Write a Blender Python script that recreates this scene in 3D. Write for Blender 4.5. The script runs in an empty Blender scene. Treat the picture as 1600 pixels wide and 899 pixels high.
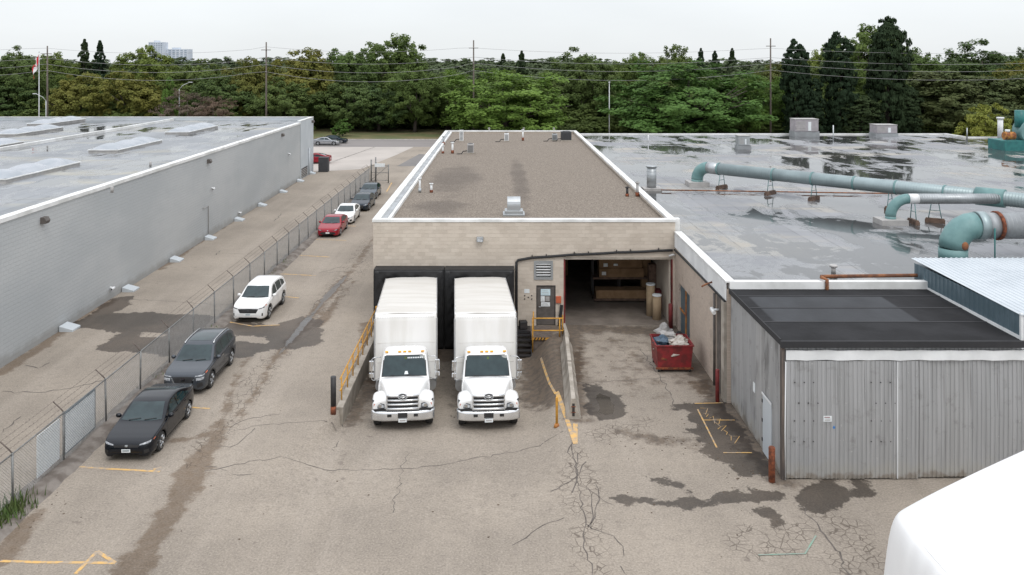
import bpy, bmesh, math, random
import numpy as np
from mathutils import Vector, Matrix
from mathutils.bvhtree import BVHTree
R = math.radians
random.seed(7); rng = np.random.default_rng(7)
scene = bpy.context.scene
col = scene.collection

# ------------------------------------------------------------------ camera, sky, sun, exposure
F, H, CX, HY = 1290.0, 14.1, 782.0, 99.0          # focal length in photo pixels, eye height, vanishing point
cam_d = bpy.data.cameras.new('camera'); cam = bpy.data.objects.new('camera', cam_d); col.objects.link(cam)
cam.location = (0, 0, H); cam.rotation_euler = (R(90), 0, 0)
cam_d.sensor_width = 36; cam_d.lens = 36 * F / 1600
cam_d.shift_x = (800 - CX) / 1600; cam_d.shift_y = -(449.5 - HY) / 1600
cam_d.clip_start = 0.5; cam_d.clip_end = 9000
scene.camera = cam
SUN_EL, SUN_AZ = 56, 158                            # degrees; sun stands behind the camera
world = bpy.data.worlds.new('World'); scene.world = world; world.use_nodes = True
wn, wl = world.node_tree.nodes, world.node_tree.links
wn.clear()
w_out = wn.new('ShaderNodeOutputWorld'); w_bg = wn.new('ShaderNodeBackground'); w_bg.inputs['Strength'].default_value = 0.1
w_sky = wn.new('ShaderNodeTexSky'); w_sky.sky_type = 'NISHITA'; w_sky.sun_disc = False
w_sky.sun_elevation = R(SUN_EL); w_sky.sun_rotation = R(SUN_AZ)
w_tc = wn.new('ShaderNodeTexCoord'); w_sep = wn.new('ShaderNodeSeparateXYZ'); wl.new(w_tc.outputs['Generated'], w_sep.inputs[0])
w_ramp = wn.new('ShaderNodeValToRGB')                # overcast: brighter overhead than at the horizon
w_ramp.color_ramp.elements[0].position = 0.0; w_ramp.color_ramp.elements[0].color = (.455, .472, .485, 1)
w_ramp.color_ramp.elements[1].position = 1.0; w_ramp.color_ramp.elements[1].color = (.93, .95, 1, 1)
wl.new(w_sep.outputs['Z'], w_ramp.inputs[0])
w_n = wn.new('ShaderNodeTexNoise'); w_n.inputs['Scale'].default_value = 2.2; w_n.inputs['Detail'].default_value = 5
w_map = wn.new('ShaderNodeMapping'); w_map.inputs['Scale'].default_value = (1, 1, 3.5)
wl.new(w_tc.outputs['Generated'], w_map.inputs[0]); wl.new(w_map.outputs[0], w_n.inputs['Vector'])
w_mr = wn.new('ShaderNodeMapRange'); w_mr.inputs[1].default_value = .3; w_mr.inputs[2].default_value = .7
w_mr.inputs[3].default_value = 18.8; w_mr.inputs[4].default_value = 21.2
wl.new(w_n.outputs[0], w_mr.inputs[0])
w_mul = wn.new('ShaderNodeVectorMath'); w_mul.operation = 'SCALE'
wl.new(w_ramp.outputs[0], w_mul.inputs[0]); wl.new(w_mr.outputs[0], w_mul.inputs['Scale'])
w_mix = wn.new('ShaderNodeMixRGB'); w_mix.inputs[0].default_value = 0.88
wl.new(w_sky.outputs[0], w_mix.inputs[1]); wl.new(w_mul.outputs[0], w_mix.inputs[2])
wl.new(w_mix.outputs[0], w_bg.inputs['Color']); wl.new(w_bg.outputs[0], w_out.inputs['Surface'])
sun_d = bpy.data.lights.new('sun', 'SUN'); sun_d.energy = 1.1; sun_d.angle = R(24); sun_d.color = (1, .97, .92)
sun = bpy.data.objects.new('sun', sun_d); col.objects.link(sun)
sd = Vector((math.sin(R(SUN_AZ)) * math.cos(R(SUN_EL)), math.cos(R(SUN_AZ)) * math.cos(R(SUN_EL)), math.sin(R(SUN_EL))))
sun.rotation_euler = sd.to_track_quat('Z', 'Y').to_euler(); sun.location = sd * 60
scene.view_settings.view_transform = 'Standard'; scene.view_settings.look = 'None'
scene.view_settings.exposure = 0.0; scene.view_settings.gamma = 1
scene.cycles.use_denoising = True
scene.cycles.max_bounces = 6; scene.cycles.transparent_max_bounces = 12

def G(px, py, z=0.0):                                # a point of level z read off the survey photo -> metres
    Y = F * (H - z) / (py - HY); return ((px - CX) * Y / F, Y)
def A(px, py, Y):                                    # a point at depth Y -> (X, Z)
    return ((px - CX) * Y / F, H - (py - HY) * Y / F)

# ------------------------------------------------------------------ materials
MATS = {}
def nodes(name):
    m = bpy.data.materials.new(name); m.use_nodes = True
    nt = m.node_tree; b = nt.nodes['Principled BSDF']; MATS[name] = m
    return m, nt, b
class N:
    """tiny wrapper to write node trees on one line each"""
    def __init__(s, nt): s.nt = nt
    def new(s, t, **kw):
        n = s.nt.nodes.new(t)
        for k, v in kw.items():
            if k == 'ins':
                for kk, vv in v.items():
                    if hasattr(vv, 'is_output'): s.nt.links.new(vv, n.inputs[kk])
                    else: n.inputs[kk].default_value = vv
            else: setattr(n, k, v)
        return n
    def math(s, op, a, b=0.0, c=0.0, clamp=False):
        return s.new('ShaderNodeMath', operation=op, use_clamp=clamp, ins={0: a, 1: b, 2: c}).outputs[0]
    def mix(s, f, a, b, mode='MIX'):
        return s.new('ShaderNodeMixRGB', blend_type=mode, ins={0: f, 1: a, 2: b}).outputs[0]
    def pos(s, scale=(1, 1, 1), obj=False):
        v = s.new('ShaderNodeTexCoord').outputs['Object'] if obj else s.new('ShaderNodeNewGeometry').outputs['Position']
        return s.new('ShaderNodeMapping', ins={0: v, 3: scale}).outputs[0]
    def noise(s, v, scale, detail=4, rough=.55, dist=0):
        return s.new('ShaderNodeTexNoise', ins={'Vector': v, 'Scale': scale, 'Detail': detail, 'Roughness': rough, 'Distortion': dist}).outputs[0]
    def mr(s, v, a, b, c=0.0, d=1.0):
        return s.new('ShaderNodeMapRange', interpolation_type='SMOOTHSTEP', ins={0: v, 1: a, 2: b, 3: c, 4: d}).outputs[0]
    def attr(s, n): return s.new('ShaderNodeAttribute', attribute_name=n).outputs['Fac']
    def bump(s, h, strength, dist=.02): return s.new('ShaderNodeBump', ins={'Height': h, 'Strength': strength, 'Distance': dist}).outputs[0]
def c4(c): return (c[0], c[1], c[2], 1)
def M(name, c1, c2=None, scale=2.0, rough=.7, metal=0, bump=0, bscale=30, stretch=(1, 1, 1), rnd=0.0, spec=.5, lo=.35, hi=.65, coat=0, rr=.1, obj=False):
    m, nt, b = nodes(name); n = N(nt)
    p = n.pos(stretch, obj)
    c2 = c2 or tuple(x * .8 for x in c1)
    nf = n.noise(p, scale, 6)
    cc = n.mix(n.mr(nf, lo, hi), c4(c1), c4(c2))
    if rnd:
        oi = n.new('ShaderNodeObjectInfo').outputs['Random']; isl = n.new('ShaderNodeNewGeometry').outputs['Random Per Island']
        r = n.math('FRACT', n.math('ADD', n.math('MULTIPLY', oi, 7.31), isl))
        cc = n.mix(1.0, cc, n.new('ShaderNodeCombineColor', ins={0: n.mr(r, 0, 1, 1 - rnd, 1 + rnd * .4), 1: n.mr(r, 0, 1, 1 - rnd * 1.05, 1 + rnd * .4), 2: n.mr(r, 0, 1, 1 - rnd * 1.15, 1 + rnd * .4)}).outputs[0], 'MULTIPLY')
    nt.links.new(cc, b.inputs['Base Color'])
    nt.links.new(n.mr(nf, .2, .8, max(0, rough - rr), min(1, rough + rr)), b.inputs['Roughness'])
    b.inputs['Metallic'].default_value = metal; b.inputs['Specular IOR Level'].default_value = spec
    if coat: b.inputs['Coat Weight'].default_value = coat; b.inputs['Coat Roughness'].default_value = .04
    if bump: nt.links.new(n.bump(n.noise(n.pos(obj=obj), bscale, 5), bump), b.inputs['Normal'])
    return m

M('concrete', (.40, .36, .31), (.27, .24, .20), 1.6, .85, bump=.25, bscale=18)
M('white_metal', (.78, .79, .79), (.66, .67, .67), .9, .45)
M('white_coping', (.80, .80, .79), (.60, .60, .58), .7, .5)
M('grey_coping', (.34, .36, .37), (.26, .27, .28), .8, .5)
M('galv', (.46, .48, .49), (.36, .38, .39), 1.2, .42, metal=.7)
M('galv_dull', (.36, .38, .39), (.28, .29, .30), .8, .5, metal=.35)
M('teal', (.115, .225, .225), (.16, .285, .28), 1.5, .5, bump=.08, bscale=6)
M('teal_dark', (.02, .13, .13), (.03, .18, .17), 2, .5)
M('rust', (.26, .075, .03), (.10, .035, .02), 7, .9, bump=.35, bscale=50)
M('rust_pipe', (.30, .12, .05), (.14, .06, .035), 3, .85, bump=.2)
M('orange_rust', (.50, .22, .05), (.22, .08, .04), 3, .85)
M('wood_block', (.17, .11, .08), (.09, .06, .045), 4, .9, bump=.3)
M('black_rubber', (.018, .018, .019), (.03, .03, .031), 5, .8, bump=.2, bscale=20)
M('tarp_black', (.011, .011, .012), (.02, .02, .021), 2.5, .6, bump=.6, bscale=3.5)
M('black_metal', (.02, .02, .022), (.035, .03, .03), 3, .55)
M('yellow_paint', (.62, .33, .05), (.50, .24, .04), 5, .6, rnd=.1)
M('red_paint', (.25, .022, .026), (.13, .018, .018), 3.2, .5, bump=.1)
M('dark_red', (.22, .03, .03), (.12, .02, .02), 3, .6)
M('cardboard', (.32, .20, .11), (.24, .15, .08), 2, .9, rnd=.2)
M('cardboard_drum', (.40, .30, .19), (.33, .24, .15), 2, .85)
M('paper', (.75, .78, .78), (.66, .70, .72), 9, .8)
M('paper_blue', (.50, .66, .72), (.62, .74, .78), 14, .8)
M('door_brown', (.12, .105, .095), (.085, .075, .068), 3, .6)
M('orange_box', (.52, .12, .05), (.42, .10, .05), 5, .6)
M('brick_beige', (.46, .38, .31), (.38, .31, .25), 3, .9, bump=.15)
M('steel_post', (.23, .235, .23), (.17, .17, .165), 4, .5, metal=.5)
M('wire', (.25, .25, .245), (.20, .20, .195), 5, .5, metal=.6)
M('rust_wire', (.15, .12, .10), (.10, .08, .07), 5, .8)
M('pole_wood', (.15, .125, .105), (.10, .085, .075), 2, .9, stretch=(3, 3, .3))
M('cable', (.30, .30, .30), None, 1, .6)
M('white_pole', (.62, .64, .65), None, 1, .5)
M('flag_red', (.55, .03, .04), None, 1, .8)
M('flag_white', (.80, .80, .80), None, 1, .8)
M('skylight', (.36, .38, .41), (.30, .33, .36), 1.2, .3)
M('siding_blue', (.12, .17, .20), (.09, .135, .16), 1.2, .45, metal=.3)
M('pale_metal_roof', (.55, .59, .62), (.47, .51, .54), .6, .45, metal=.2)
M('bright_chrome', (.80, .81, .82), (.66, .67, .68), 2, .2, metal=.75, rr=.06)
M('black_felt', (.022, .022, .024), (.032, .032, .034), 1.2, .85, bump=.2)
M('old_timber', (.15, .12, .10), (.07, .06, .055), 2.5, .95, stretch=(3, 3, .4))
M('tent_white', (.80, .80, .795), (.77, .77, .765), .8, .55, bump=.06, bscale=1.2)
M('line_paint', (.62, .38, .13), (.36, .29, .22), 3.5, .8, lo=.42, hi=.62)
M('line_green', (.20, .33, .25), (.26, .28, .25), 3, .8)
M('crack', (.085, .072, .062), (.13, .112, .098), 3, .95)
M('brown_dirt', (.13, .095, .065), (.085, .062, .045), 2.5, .95, bump=.3)
M('kerb', (.45, .43, .40), (.36, .34, .32), 1, .85)
M('tower', (.62, .66, .72), (.52, .57, .64), .02, .8)
M('tower_glass', (.34, .40, .47), (.26, .31, .38), .03, .3)
M('amber', (.85, .42, .03), None, 3, .3)
M('tail_red', (.35, .015, .02), (.22, .01, .012), 3, .2)
M('chrome', (.72, .73, .74), (.55, .56, .57), 2, .14, metal=1, rr=.06)
M('lamp_lens', (.50, .52, .54), (.20, .21, .23), 9, .1, spec=.8)
M('auto_glass', (.010, .024, .028), (.020, .040, .044), 2.2, .03, spec=.55, rr=.02)
M('tyre', (.020, .020, .021), (.03, .029, .028), 5, .85)
M('rim', (.48, .49, .50), (.36, .37, .38), 3, .3, metal=.85)
M('plastic_black', (.016, .016, .017), (.024, .024, .025), 4, .5)
M('truck_white', (.83, .83, .82), (.78, .78, .77), .8, .3, coat=.4)
M('box_white', (.80, .79, .77), (.70, .685, .65), .7, .5, stretch=(2.2, 1, .35))
M('box_roof', (.62, .60, .56), (.54, .515, .47), .9, .55, stretch=(.3, 2.5, 1))
M('alu', (.58, .59, .60), (.46, .47, .48), 2, .38, metal=.8)
M('unit_grey', (.40, .385, .37), (.33, .32, .31), 2, .6)
M('unit_mauve', (.38, .35, .37), (.31, .29, .30), 2, .6)
M('unit_black', (.035, .037, .04), (.05, .05, .055), 4, .6)
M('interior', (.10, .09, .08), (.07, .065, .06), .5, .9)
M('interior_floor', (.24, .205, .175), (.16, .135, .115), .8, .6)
M('debris', (.50, .47, .43), (.30, .26, .22), 6, .9)
M('blue_bag', (.06, .10, .15), (.04, .07, .10), 5, .5)
M('trunk', (.085, .068, .055), (.05, .042, .035), 2, .95, stretch=(3, 3, .5), bump=.4, bscale=8)
M('grass', (.085, .098, .032), (.150, .120, .055), .16, .95, lo=.4, hi=.62, bump=.4, bscale=5)
M('weed', (.07, .13, .025), (.12, .15, .05), 3, .8, rnd=.4)
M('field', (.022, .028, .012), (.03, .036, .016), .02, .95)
for nm, c, me in (('car_black', (.004, .006, .010), 0), ('car_grey', (.075, .084, .096), .4), ('car_white', (.80, .80, .79), 0), ('car_red', (.30, .012, .025), .25),
                  ('car_slate', (.045, .062, .078), .4), ('car_silver', (.38, .39, .41), .6), ('car_navy', (.024, .034, .046), .4)):
    M(nm, c, tuple(x * .93 for x in c), 1.5, .1, metal=me, spec=.42 if c[0] < .2 else .5, rr=.04)

def leaf_mat(name, c1, c2, c3):
    m, nt, b = nodes(name); n = N(nt)
    oi = n.new('ShaderNodeObjectInfo').outputs['Random']; isl = n.new('ShaderNodeNewGeometry').outputs['Random Per Island']
    big = n.noise(n.pos(), .22, 3)
    cc = n.mix(n.mr(big, .35, .65), c4(c1), c4(c2))
    cc = n.mix(n.math('MULTIPLY', isl, .55), cc, c4(c3))
    cc = n.mix(1, cc, n.new('ShaderNodeCombineColor', ins={0: n.mr(oi, 0, 1, .72, 1.25), 1: n.mr(oi, 0, 1, .8, 1.15), 2: n.mr(oi, 0, 1, .85, 1.0)}).outputs[0], 'MULTIPLY')
    nt.links.new(cc, b.inputs['Base Color']); b.inputs['Roughness'].default_value = .75; b.inputs['Specular IOR Level'].default_value = .2
    tr = n.new('ShaderNodeBsdfTranslucent'); nt.links.new(cc, tr.inputs['Color'])
    mx = n.new('ShaderNodeMixShader', ins={0: .32}); nt.links.new(b.outputs[0], mx.inputs[1]); nt.links.new(tr.outputs[0], mx.inputs[2])
    nt.links.new(mx.outputs[0], nt.nodes['Material Output'].inputs['Surface']); return m
leaf_mat('leaf_mid', (.106, .156, .040), (.144, .194, .050), (.188, .237, .065))
leaf_mat('leaf_dark', (.078, .123, .039), (.104, .148, .045), (.137, .185, .059))
leaf_mat('leaf_light', (.104, .192, .039), (.130, .224, .049), (.176, .270, .068))
leaf_mat('leaf_olive', (.144, .155, .041), (.121, .147, .041), (.190, .193, .057))
leaf_mat('leaf_conifer', (.030, .053, .025), (.039, .064, .028), (.048, .074, .032))
leaf_mat('leaf_pine', (.081, .105, .046), (.073, .108, .046), (.108, .132, .059))
leaf_mat('leaf_yellow', (.287, .299, .057), (.218, .253, .052), (.391, .368, .081))
leaf_mat('leaf_far_haze', (.086, .121, .063), (.103, .138, .071), (.132, .168, .090))  # distance haze painted into the leaf colour, paler and bluer
leaf_mat('twig', (.15, .11, .092), (.12, .095, .078), (.18, .145, .12))

# ------------------------------------------------------------------ object helpers
def wloc(o):
    v = Vector((0, 0, 0))
    while o is not None: v += o.location; o = o.parent
    return v
def link(o, parent=None):
    col.objects.link(o)
    if parent is not None: o.parent = parent
    return o
def tag(o, label=None, cat=None, group=None, kind=None):
    if label: o['label'] = label
    if cat: o['category'] = cat
    if group: o['group'] = group
    if kind: o['kind'] = kind
    return o
def root(name, loc, label, cat, group=None):
    o = bpy.data.objects.new(name, None); o.empty_display_size = .2; o.location = loc; col.objects.link(o)
    return tag(o, label, cat, group)
def copy_tree(o, parent=None):
    c = o.copy(); col.objects.link(c); c.parent = parent
    for ch in list(o.children): copy_tree(ch, c)
    return c
class MB:
    def __init__(s): s.v = []; s.f = []; s.m = []; s.mi = 0; s.sm = []; s.smooth = False
    def quad(s, *p):
        b = len(s.v); s.v += [tuple(q) for q in p]; s.face(tuple(range(b, b + len(p)))); return s
    def face(s, idx): s.f.append(tuple(idx)); s.m.append(s.mi); s.sm.append(s.smooth)
    def box(s, x0, x1, y0, y1, z0, z1):
        b = len(s.v)
        s.v += [(x0, y0, z0), (x1, y0, z0), (x1, y1, z0), (x0, y1, z0), (x0, y0, z1), (x1, y0, z1), (x1, y1, z1), (x0, y1, z1)]
        for q in ((0, 3, 2, 1), (4, 5, 6, 7), (0, 1, 5, 4), (1, 2, 6, 5), (2, 3, 7, 6), (3, 0, 4, 7)): s.face([b + i for i in q])
        return s
    def cbox(s, c, sx, sy, sz, rz=0, rx=0, ry=0):
        m = Matrix.Translation(c) @ Matrix.Rotation(rz, 4, 'Z') @ Matrix.Rotation(ry, 4, 'Y') @ Matrix.Rotation(rx, 4, 'X')
        i0 = len(s.v); s.box(-sx / 2, sx / 2, -sy / 2, sy / 2, -sz / 2, sz / 2)
        for i in range(i0, len(s.v)): s.v[i] = tuple(m @ Vector(s.v[i]))
        return s
    def tube(s, pts, r, n=8, cap=True, smooth=True):
        pts = [Vector(p) for p in pts]; rs = r if isinstance(r, (list, tuple)) else [r] * len(pts)
        b0 = len(s.v); sm = s.smooth; s.smooth = smooth and n > 4
        ref = None
        for i, p in enumerate(pts):
            d = (pts[min(i + 1, len(pts) - 1)] - pts[max(i - 1, 0)]).normalized()
            if ref is None: ref = Vector((0, 0, 1)) if abs(d.z) < .9 else Vector((1, 0, 0))
            u = d.cross(ref).normalized(); w = u.cross(d).normalized(); ref = w
            for k in range(n):
                a = 2 * math.pi * k / n; q = p + (u * math.cos(a) + w * math.sin(a)) * rs[i]; s.v.append(tuple(q))
        for i in range(len(pts) - 1):
            for k in range(n):
                a = b0 + i * n + k; c = b0 + i * n + (k + 1) % n
                s.face((a, c, c + n, a + n))
        s.smooth = False
        if cap:
            s.face([b0 + k for k in range(n)][::-1]); s.face([b0 + (len(pts) - 1) * n + k for k in range(n)])
        s.smooth = sm; return s
    def grid(s, rows, closed=False):
        b = len(s.v); n = len(rows[0])
        for r_ in rows: s.v += [tuple(p) for p in r_]
        for i in range(len(rows) - 1):
            for j in range(n - 1 + (1 if closed else 0)):
                a = b + i * n + j; c = b + i * n + (j + 1) % n
                s.face((a, c, c + n, a + n))
        return s
    def prism(s, poly, z0, z1):
        b = len(s.v); n = len(poly)
        s.v += [(p[0], p[1], z0) for p in poly] + [(p[0], p[1], z1) for p in poly]
        s.face([b + i for i in range(n)][::-1]); s.face([b + n + i for i in range(n)])
        for i in range(n): s.face((b + i, b + (i + 1) % n, b + n + (i + 1) % n, b + n + i))
        return s
    def extrude_x(s, poly, x0, x1):                  # poly in (y, z)
        b = len(s.v); n = len(poly)
        s.v += [(x0, p[0], p[1]) for p in poly] + [(x1, p[0], p[1]) for p in poly]
        s.face([b + i for i in range(n)][::-1]); s.face([b + n + i for i in range(n)])
        for i in range(n): s.face((b + i, b + (i + 1) % n, b + n + (i + 1) % n, b + n + i))
        return s
    def extrude_y(s, poly, y0, y1):                  # poly in (x, z)
        b = len(s.v); n = len(poly)
        s.v += [(p[0], y0, p[1]) for p in poly] + [(p[0], y1, p[1]) for p in poly]
        s.face([b + i for i in range(n)]); s.face([b + n + i for i in range(n)][::-1])
        for i in range(n): s.face((b + i, b + n + i, b + n + (i + 1) % n, b + (i + 1) % n))
        return s
    def mesh(s, name, mats, off=Vector((0, 0, 0)), fixn=True):
        me = bpy.data.meshes.new(name)
        me.from_pydata([(v[0] - off[0], v[1] - off[1], v[2] - off[2]) for v in s.v], [], s.f)
        for m in (mats if isinstance(mats, (list, tuple)) else [mats]): me.materials.append(MATS[m])
        me.polygons.foreach_set('material_index', s.m); me.polygons.foreach_set('use_smooth', s.sm)
        if fixn:
            bm = bmesh.new(); bm.from_mesh(me); bmesh.ops.recalc_face_normals(bm, faces=bm.faces); bm.to_mesh(me); bm.free()
        return me
    def build(s, name, mats, parent=None, bevel=0, seg=2, subsurf=0, fixn=True):
        off = wloc(parent) if parent is not None else Vector((0, 0, 0))
        o = bpy.data.objects.new(name, s.mesh(name, mats, off, fixn)); link(o, parent)
        if bevel:
            b = o.modifiers.new('b', 'BEVEL'); b.width = bevel; b.segments = seg; b.limit_method = 'ANGLE'; b.angle_limit = R(40)
        if subsurf:
            b = o.modifiers.new('s', 'SUBSURF'); b.levels = subsurf; b.render_levels = subsurf
        return o
    def thing(s, name, mats, loc, label, cat, group=None, **kw):   # a thing that is one mesh, origin at its base
        off = Vector(loc)
        for i, v in enumerate(s.v): s.v[i] = (v[0] - off.x, v[1] - off.y, v[2] - off.z)
        o = s.build(name, mats, None, **kw); o.location = off
        return tag(o, label, cat, group)
def np_mesh(name, verts, faces, mat, smooth=False):
    me = bpy.data.meshes.new(name); n, m, k = len(verts), len(faces), faces.shape[1]
    me.vertices.add(n); me.vertices.foreach_set('co', np.ascontiguousarray(verts, dtype=np.float32).ravel())
    me.loops.add(m * k); me.loops.foreach_set('vertex_index', np.ascontiguousarray(faces, dtype=np.int32).ravel())
    me.polygons.add(m); me.polygons.foreach_set('loop_start', np.arange(0, m * k, k, dtype=np.int32))
    if smooth: me.polygons.foreach_set('use_smooth', np.ones(m, dtype=bool))
    me.materials.append(MATS[mat]); me.update(calc_edges=True); me.validate(); return me
# ------------------------------------------------------------------ ground
def smooth(a, b, x): t = np.clip((x - a) / (b - a), 0, 1); return t * t * (3 - 2 * t)
PIT_Y = [0, 25.5, 30, 33.2, 36, 44.44]; PIT_Z = [0, 0, .30, .56, .74, 1.04]
def ground_z(x, y):
    x = np.asarray(x, float); y = np.asarray(y, float)
    d = np.interp(y, PIT_Y, PIT_Z); d = np.where(y > 44.45, 0, d)
    t = np.clip((y - 26) / 7.2, 0, 1); lo = -9.5 + t * 2.94; wd = 4.0 - t * 3.94
    m = np.clip((x - lo) / wd, 0, 1); m = m * m * (3 - 2 * m)
    return -d * m * (1 - smooth(1.3, 2.7, x))
def gz(x, y): return float(ground_z(x, y))
def poly_sdf(P, X, Y):                                # signed distance, negative inside
    P = np.array(P, float); d = np.full(X.shape, 1e9); inside = np.zeros(X.shape, bool)
    for i in range(len(P)):
        a = P[i]; b = P[(i + 1) % len(P)]; e = b - a; L = max(e @ e, 1e-9)
        t = np.clip(((X - a[0]) * e[0] + (Y - a[1]) * e[1]) / L, 0, 1)
        d = np.minimum(d, np.hypot(X - a[0] - t * e[0], Y - a[1] - t * e[1]))
        c = ((a[1] > Y) != (b[1] > Y)) & (X < (b[0] - a[0]) * (Y - a[1]) / (b[1] - a[1] + 1e-12) + a[0]); inside ^= c
    return np.where(inside, -d, d)
def line_sdf(P, X, Y, w):
    d = np.full(X.shape, 1e9)
    ws = w if isinstance(w, (list, tuple)) else [w] * len(P)
    for i in range(len(P) - 1):
        a = np.array(P[i]); b = np.array(P[i + 1]); e = b - a; L = e @ e
        t = np.clip(((X - a[0]) * e[0] + (Y - a[1]) * e[1]) / L, 0, 1)
        d = np.minimum(d, np.hypot(X - a[0] - t * e[0], Y - a[1] - t * e[1]) - (ws[i] * (1 - t) + ws[i + 1] * t))
    return d
def px(*pts): return [G(*p) for p in pts]
xs = np.unique(np.round(np.concatenate([[-4000, -2000, -900, -400, -200, -120, -80, -60, -45, -36, -30, -27], np.arange(-25, 16, .25), [-6.56, -6.50, 17, 19, 22, 26, 32, 40, 55, 80, 120, 200, 400, 900, 2000, 4000]]), 3))
ys = np.unique(np.round(np.concatenate([[-400, -100, -30, 0, 8, 13, 16], np.arange(18, 62, .25), [44.44, 44.46], np.arange(62, 120, 1.0), [125, 130, 140, 150, 170, 200, 300, 500, 900, 2000, 5000]]), 3))
GX, GY = np.meshgrid(xs, ys)
GZ = ground_z(GX, GY)
nx, ny = len(xs), len(ys)
idx = np.arange(nx * ny).reshape(ny, nx)
gf = np.stack([idx[:-1, :-1], idx[:-1, 1:], idx[1:, 1:], idx[1:, :-1]], -1).reshape(-1, 4)
M_WET = [  # damp stains, outlines as surveyed
    px((100,512),(135,495),(175,466),(208,462),(205,476),(180,488),(240,489),(320,492),(370,500),(425,510),(470,495),(505,500),(500,540),(480,545),(440,545),(375,560),(330,560),(260,556),(215,550),(165,550),(150,546),(186,520),(160,515)),
    px((1039,633),(1076,632),(1129,630),(1152,660),(1179,700),(1212,742),(1192,746),(1159,743),(1142,726),(1109,716),(1093,708),(1103,696),(1086,681),(1061,675),(1093,666),(1069,653),(1071,643)),
    px((986,745),(1016,744),(1046,746),(1066,756),(1089,766),(1080,771),(1049,763),(1019,752)),
    px((941,776),(973,773),(1013,781),(1043,781),(1076,775),(1114,790),(1093,795),(1056,792),(1019,787),(979,790),(946,783)),
    px((1109,775),(1142,766),(1186,765),(1236,773),(1262,763),(1278,749),(1300,749),(1325,769),(1334,749),(1353,749),(1369,774),(1353,780),(1329,776),(1321,788),(1310,796),(1297,806),(1268,805),(1252,793),(1233,781),(1217,781),(1109,784)),
    px((1158,805),(1202,790),(1229,806),(1222,826),(1202,816),(1189,808)),
    px((912,600),(932,602),(968,617),(980,634),(976,654),(946,657),(917,649)),
    px((1076,596),(1108,592),(1116,620),(1090,620)),
    px((560,505),(640,500),(690,520),(680,560),(590,590),(570,560)),
]
M_DAMP_L = [(px((200,899),(235,850),(275,790),(300,740),(335,690),(350,650),(368,600),(385,560)), [.62,.42,.42,.62,.32,.16,.16,.12]),
           (px((265,690),(300,684),(340,680),(352,668)), [.2,.25,.22,.15]),
           (px((370,660),(400,610),(430,560),(470,515),(505,472),(530,445),(548,425)), [.08,.12,.2,.35,.32,.3,.15]),
           (px((548,425),(570,395),(584,370)), [.15,.2,.12]),
           (px((495,510),(520,480),(540,455),(552,440)), [.4,.25,.1,.08]),
           (px((0,872),(30,830),(60,800)), [.5,.4,.2]),
           (px((175,470),(120,500),(60,545),(0,583)), [.35,.3,.35,.4]),
           (px((250,420),(330,365),(400,320),(460,285)), [.35,.35,.4,.4]),
           (px((905,545),(900,600)), [.2,.25])]
M_HOLE = [px((216,517),(255,521),(258,526),(220,525)), px((358,523),(418,527),(415,537),(362,534))]
M_PUD = [(px((438,553),(462,522),(480,500),(496,482),(510,464),(528,445),(545,428)), [.08,.17,.20,.10,.22,.17,.05])]
M_GATOR = [(px((300,720),(350,660),(395,600),(440,550),(490,500),(530,450),(560,410),(585,370)), [.5,.6,.7,.5,.7,.9,1.0,.6]),
           (px((905,700),(905,760),(915,820),(925,899)), [.3,.7,.5,.5]),
           (px((940,680),(1010,660)), [.7,.5]), (px((1180,850),(1330,830)), [.9,.9]), (px((1290,800),(1350,890)), [.6,.9])]
wet = np.full(GX.shape, 50.0); damp = np.full(GX.shape, 50.0)
for p in M_WET[:7]: wet = np.minimum(wet, poly_sdf(p, GX, GY))
for p, w in M_DAMP_L: damp = np.minimum(damp, line_sdf(p, GX, GY, w))
for i_ in (7, 8): damp = np.minimum(damp, poly_sdf(M_WET[i_], GX, GY))
for p in M_HOLE: wet = np.maximum(wet, -poly_sdf(p, GX, GY))
pud = np.full(GX.shape, 50.0)
for p, w in M_PUD: pud = np.minimum(pud, line_sdf(p, GX, GY, w))
pud = np.minimum(pud, poly_sdf(M_WET[6], GX, GY) + .5)
gat = np.full(GX.shape, 50.0)
for p, w in M_GATOR: gat = np.minimum(gat, line_sdf(p, GX, GY, w))
# grime: the bank by the barriers, the ramp mouth, the foot of the long wall
gri = np.minimum(poly_sdf([(1.0, 36), (2.9, 34), (3.1, 44.4), (1.0, 44.4)], GX, GY), line_sdf([(3.3, 44), (6, 43.8), (9.2, 43)], GX, GY, [.9, .5, .8]))
gri = np.minimum(gri, line_sdf([(9.2, 44), (9.2, 34), (9.5, 28)], GX, GY, [.6, .5, .5]))
gri = np.minimum(gri, line_sdf([(3.6, 43), (3.3, 38), (3.2, 33)], GX, GY, [.7, .5, .4]))
gri = np.minimum(gri, line_sdf([(-6.1, 44), (-6.0, 34)], GX, GY, [.6, .3]))
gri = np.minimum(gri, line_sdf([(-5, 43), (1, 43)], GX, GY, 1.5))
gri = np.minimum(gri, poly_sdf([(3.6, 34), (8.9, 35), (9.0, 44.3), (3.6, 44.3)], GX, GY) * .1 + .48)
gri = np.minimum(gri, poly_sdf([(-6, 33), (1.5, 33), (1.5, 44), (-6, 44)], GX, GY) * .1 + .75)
gri = np.minimum(gri, line_sdf([(4.5, 31.5), (7, 30.5)], GX, GY, .5) + .35)

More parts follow.
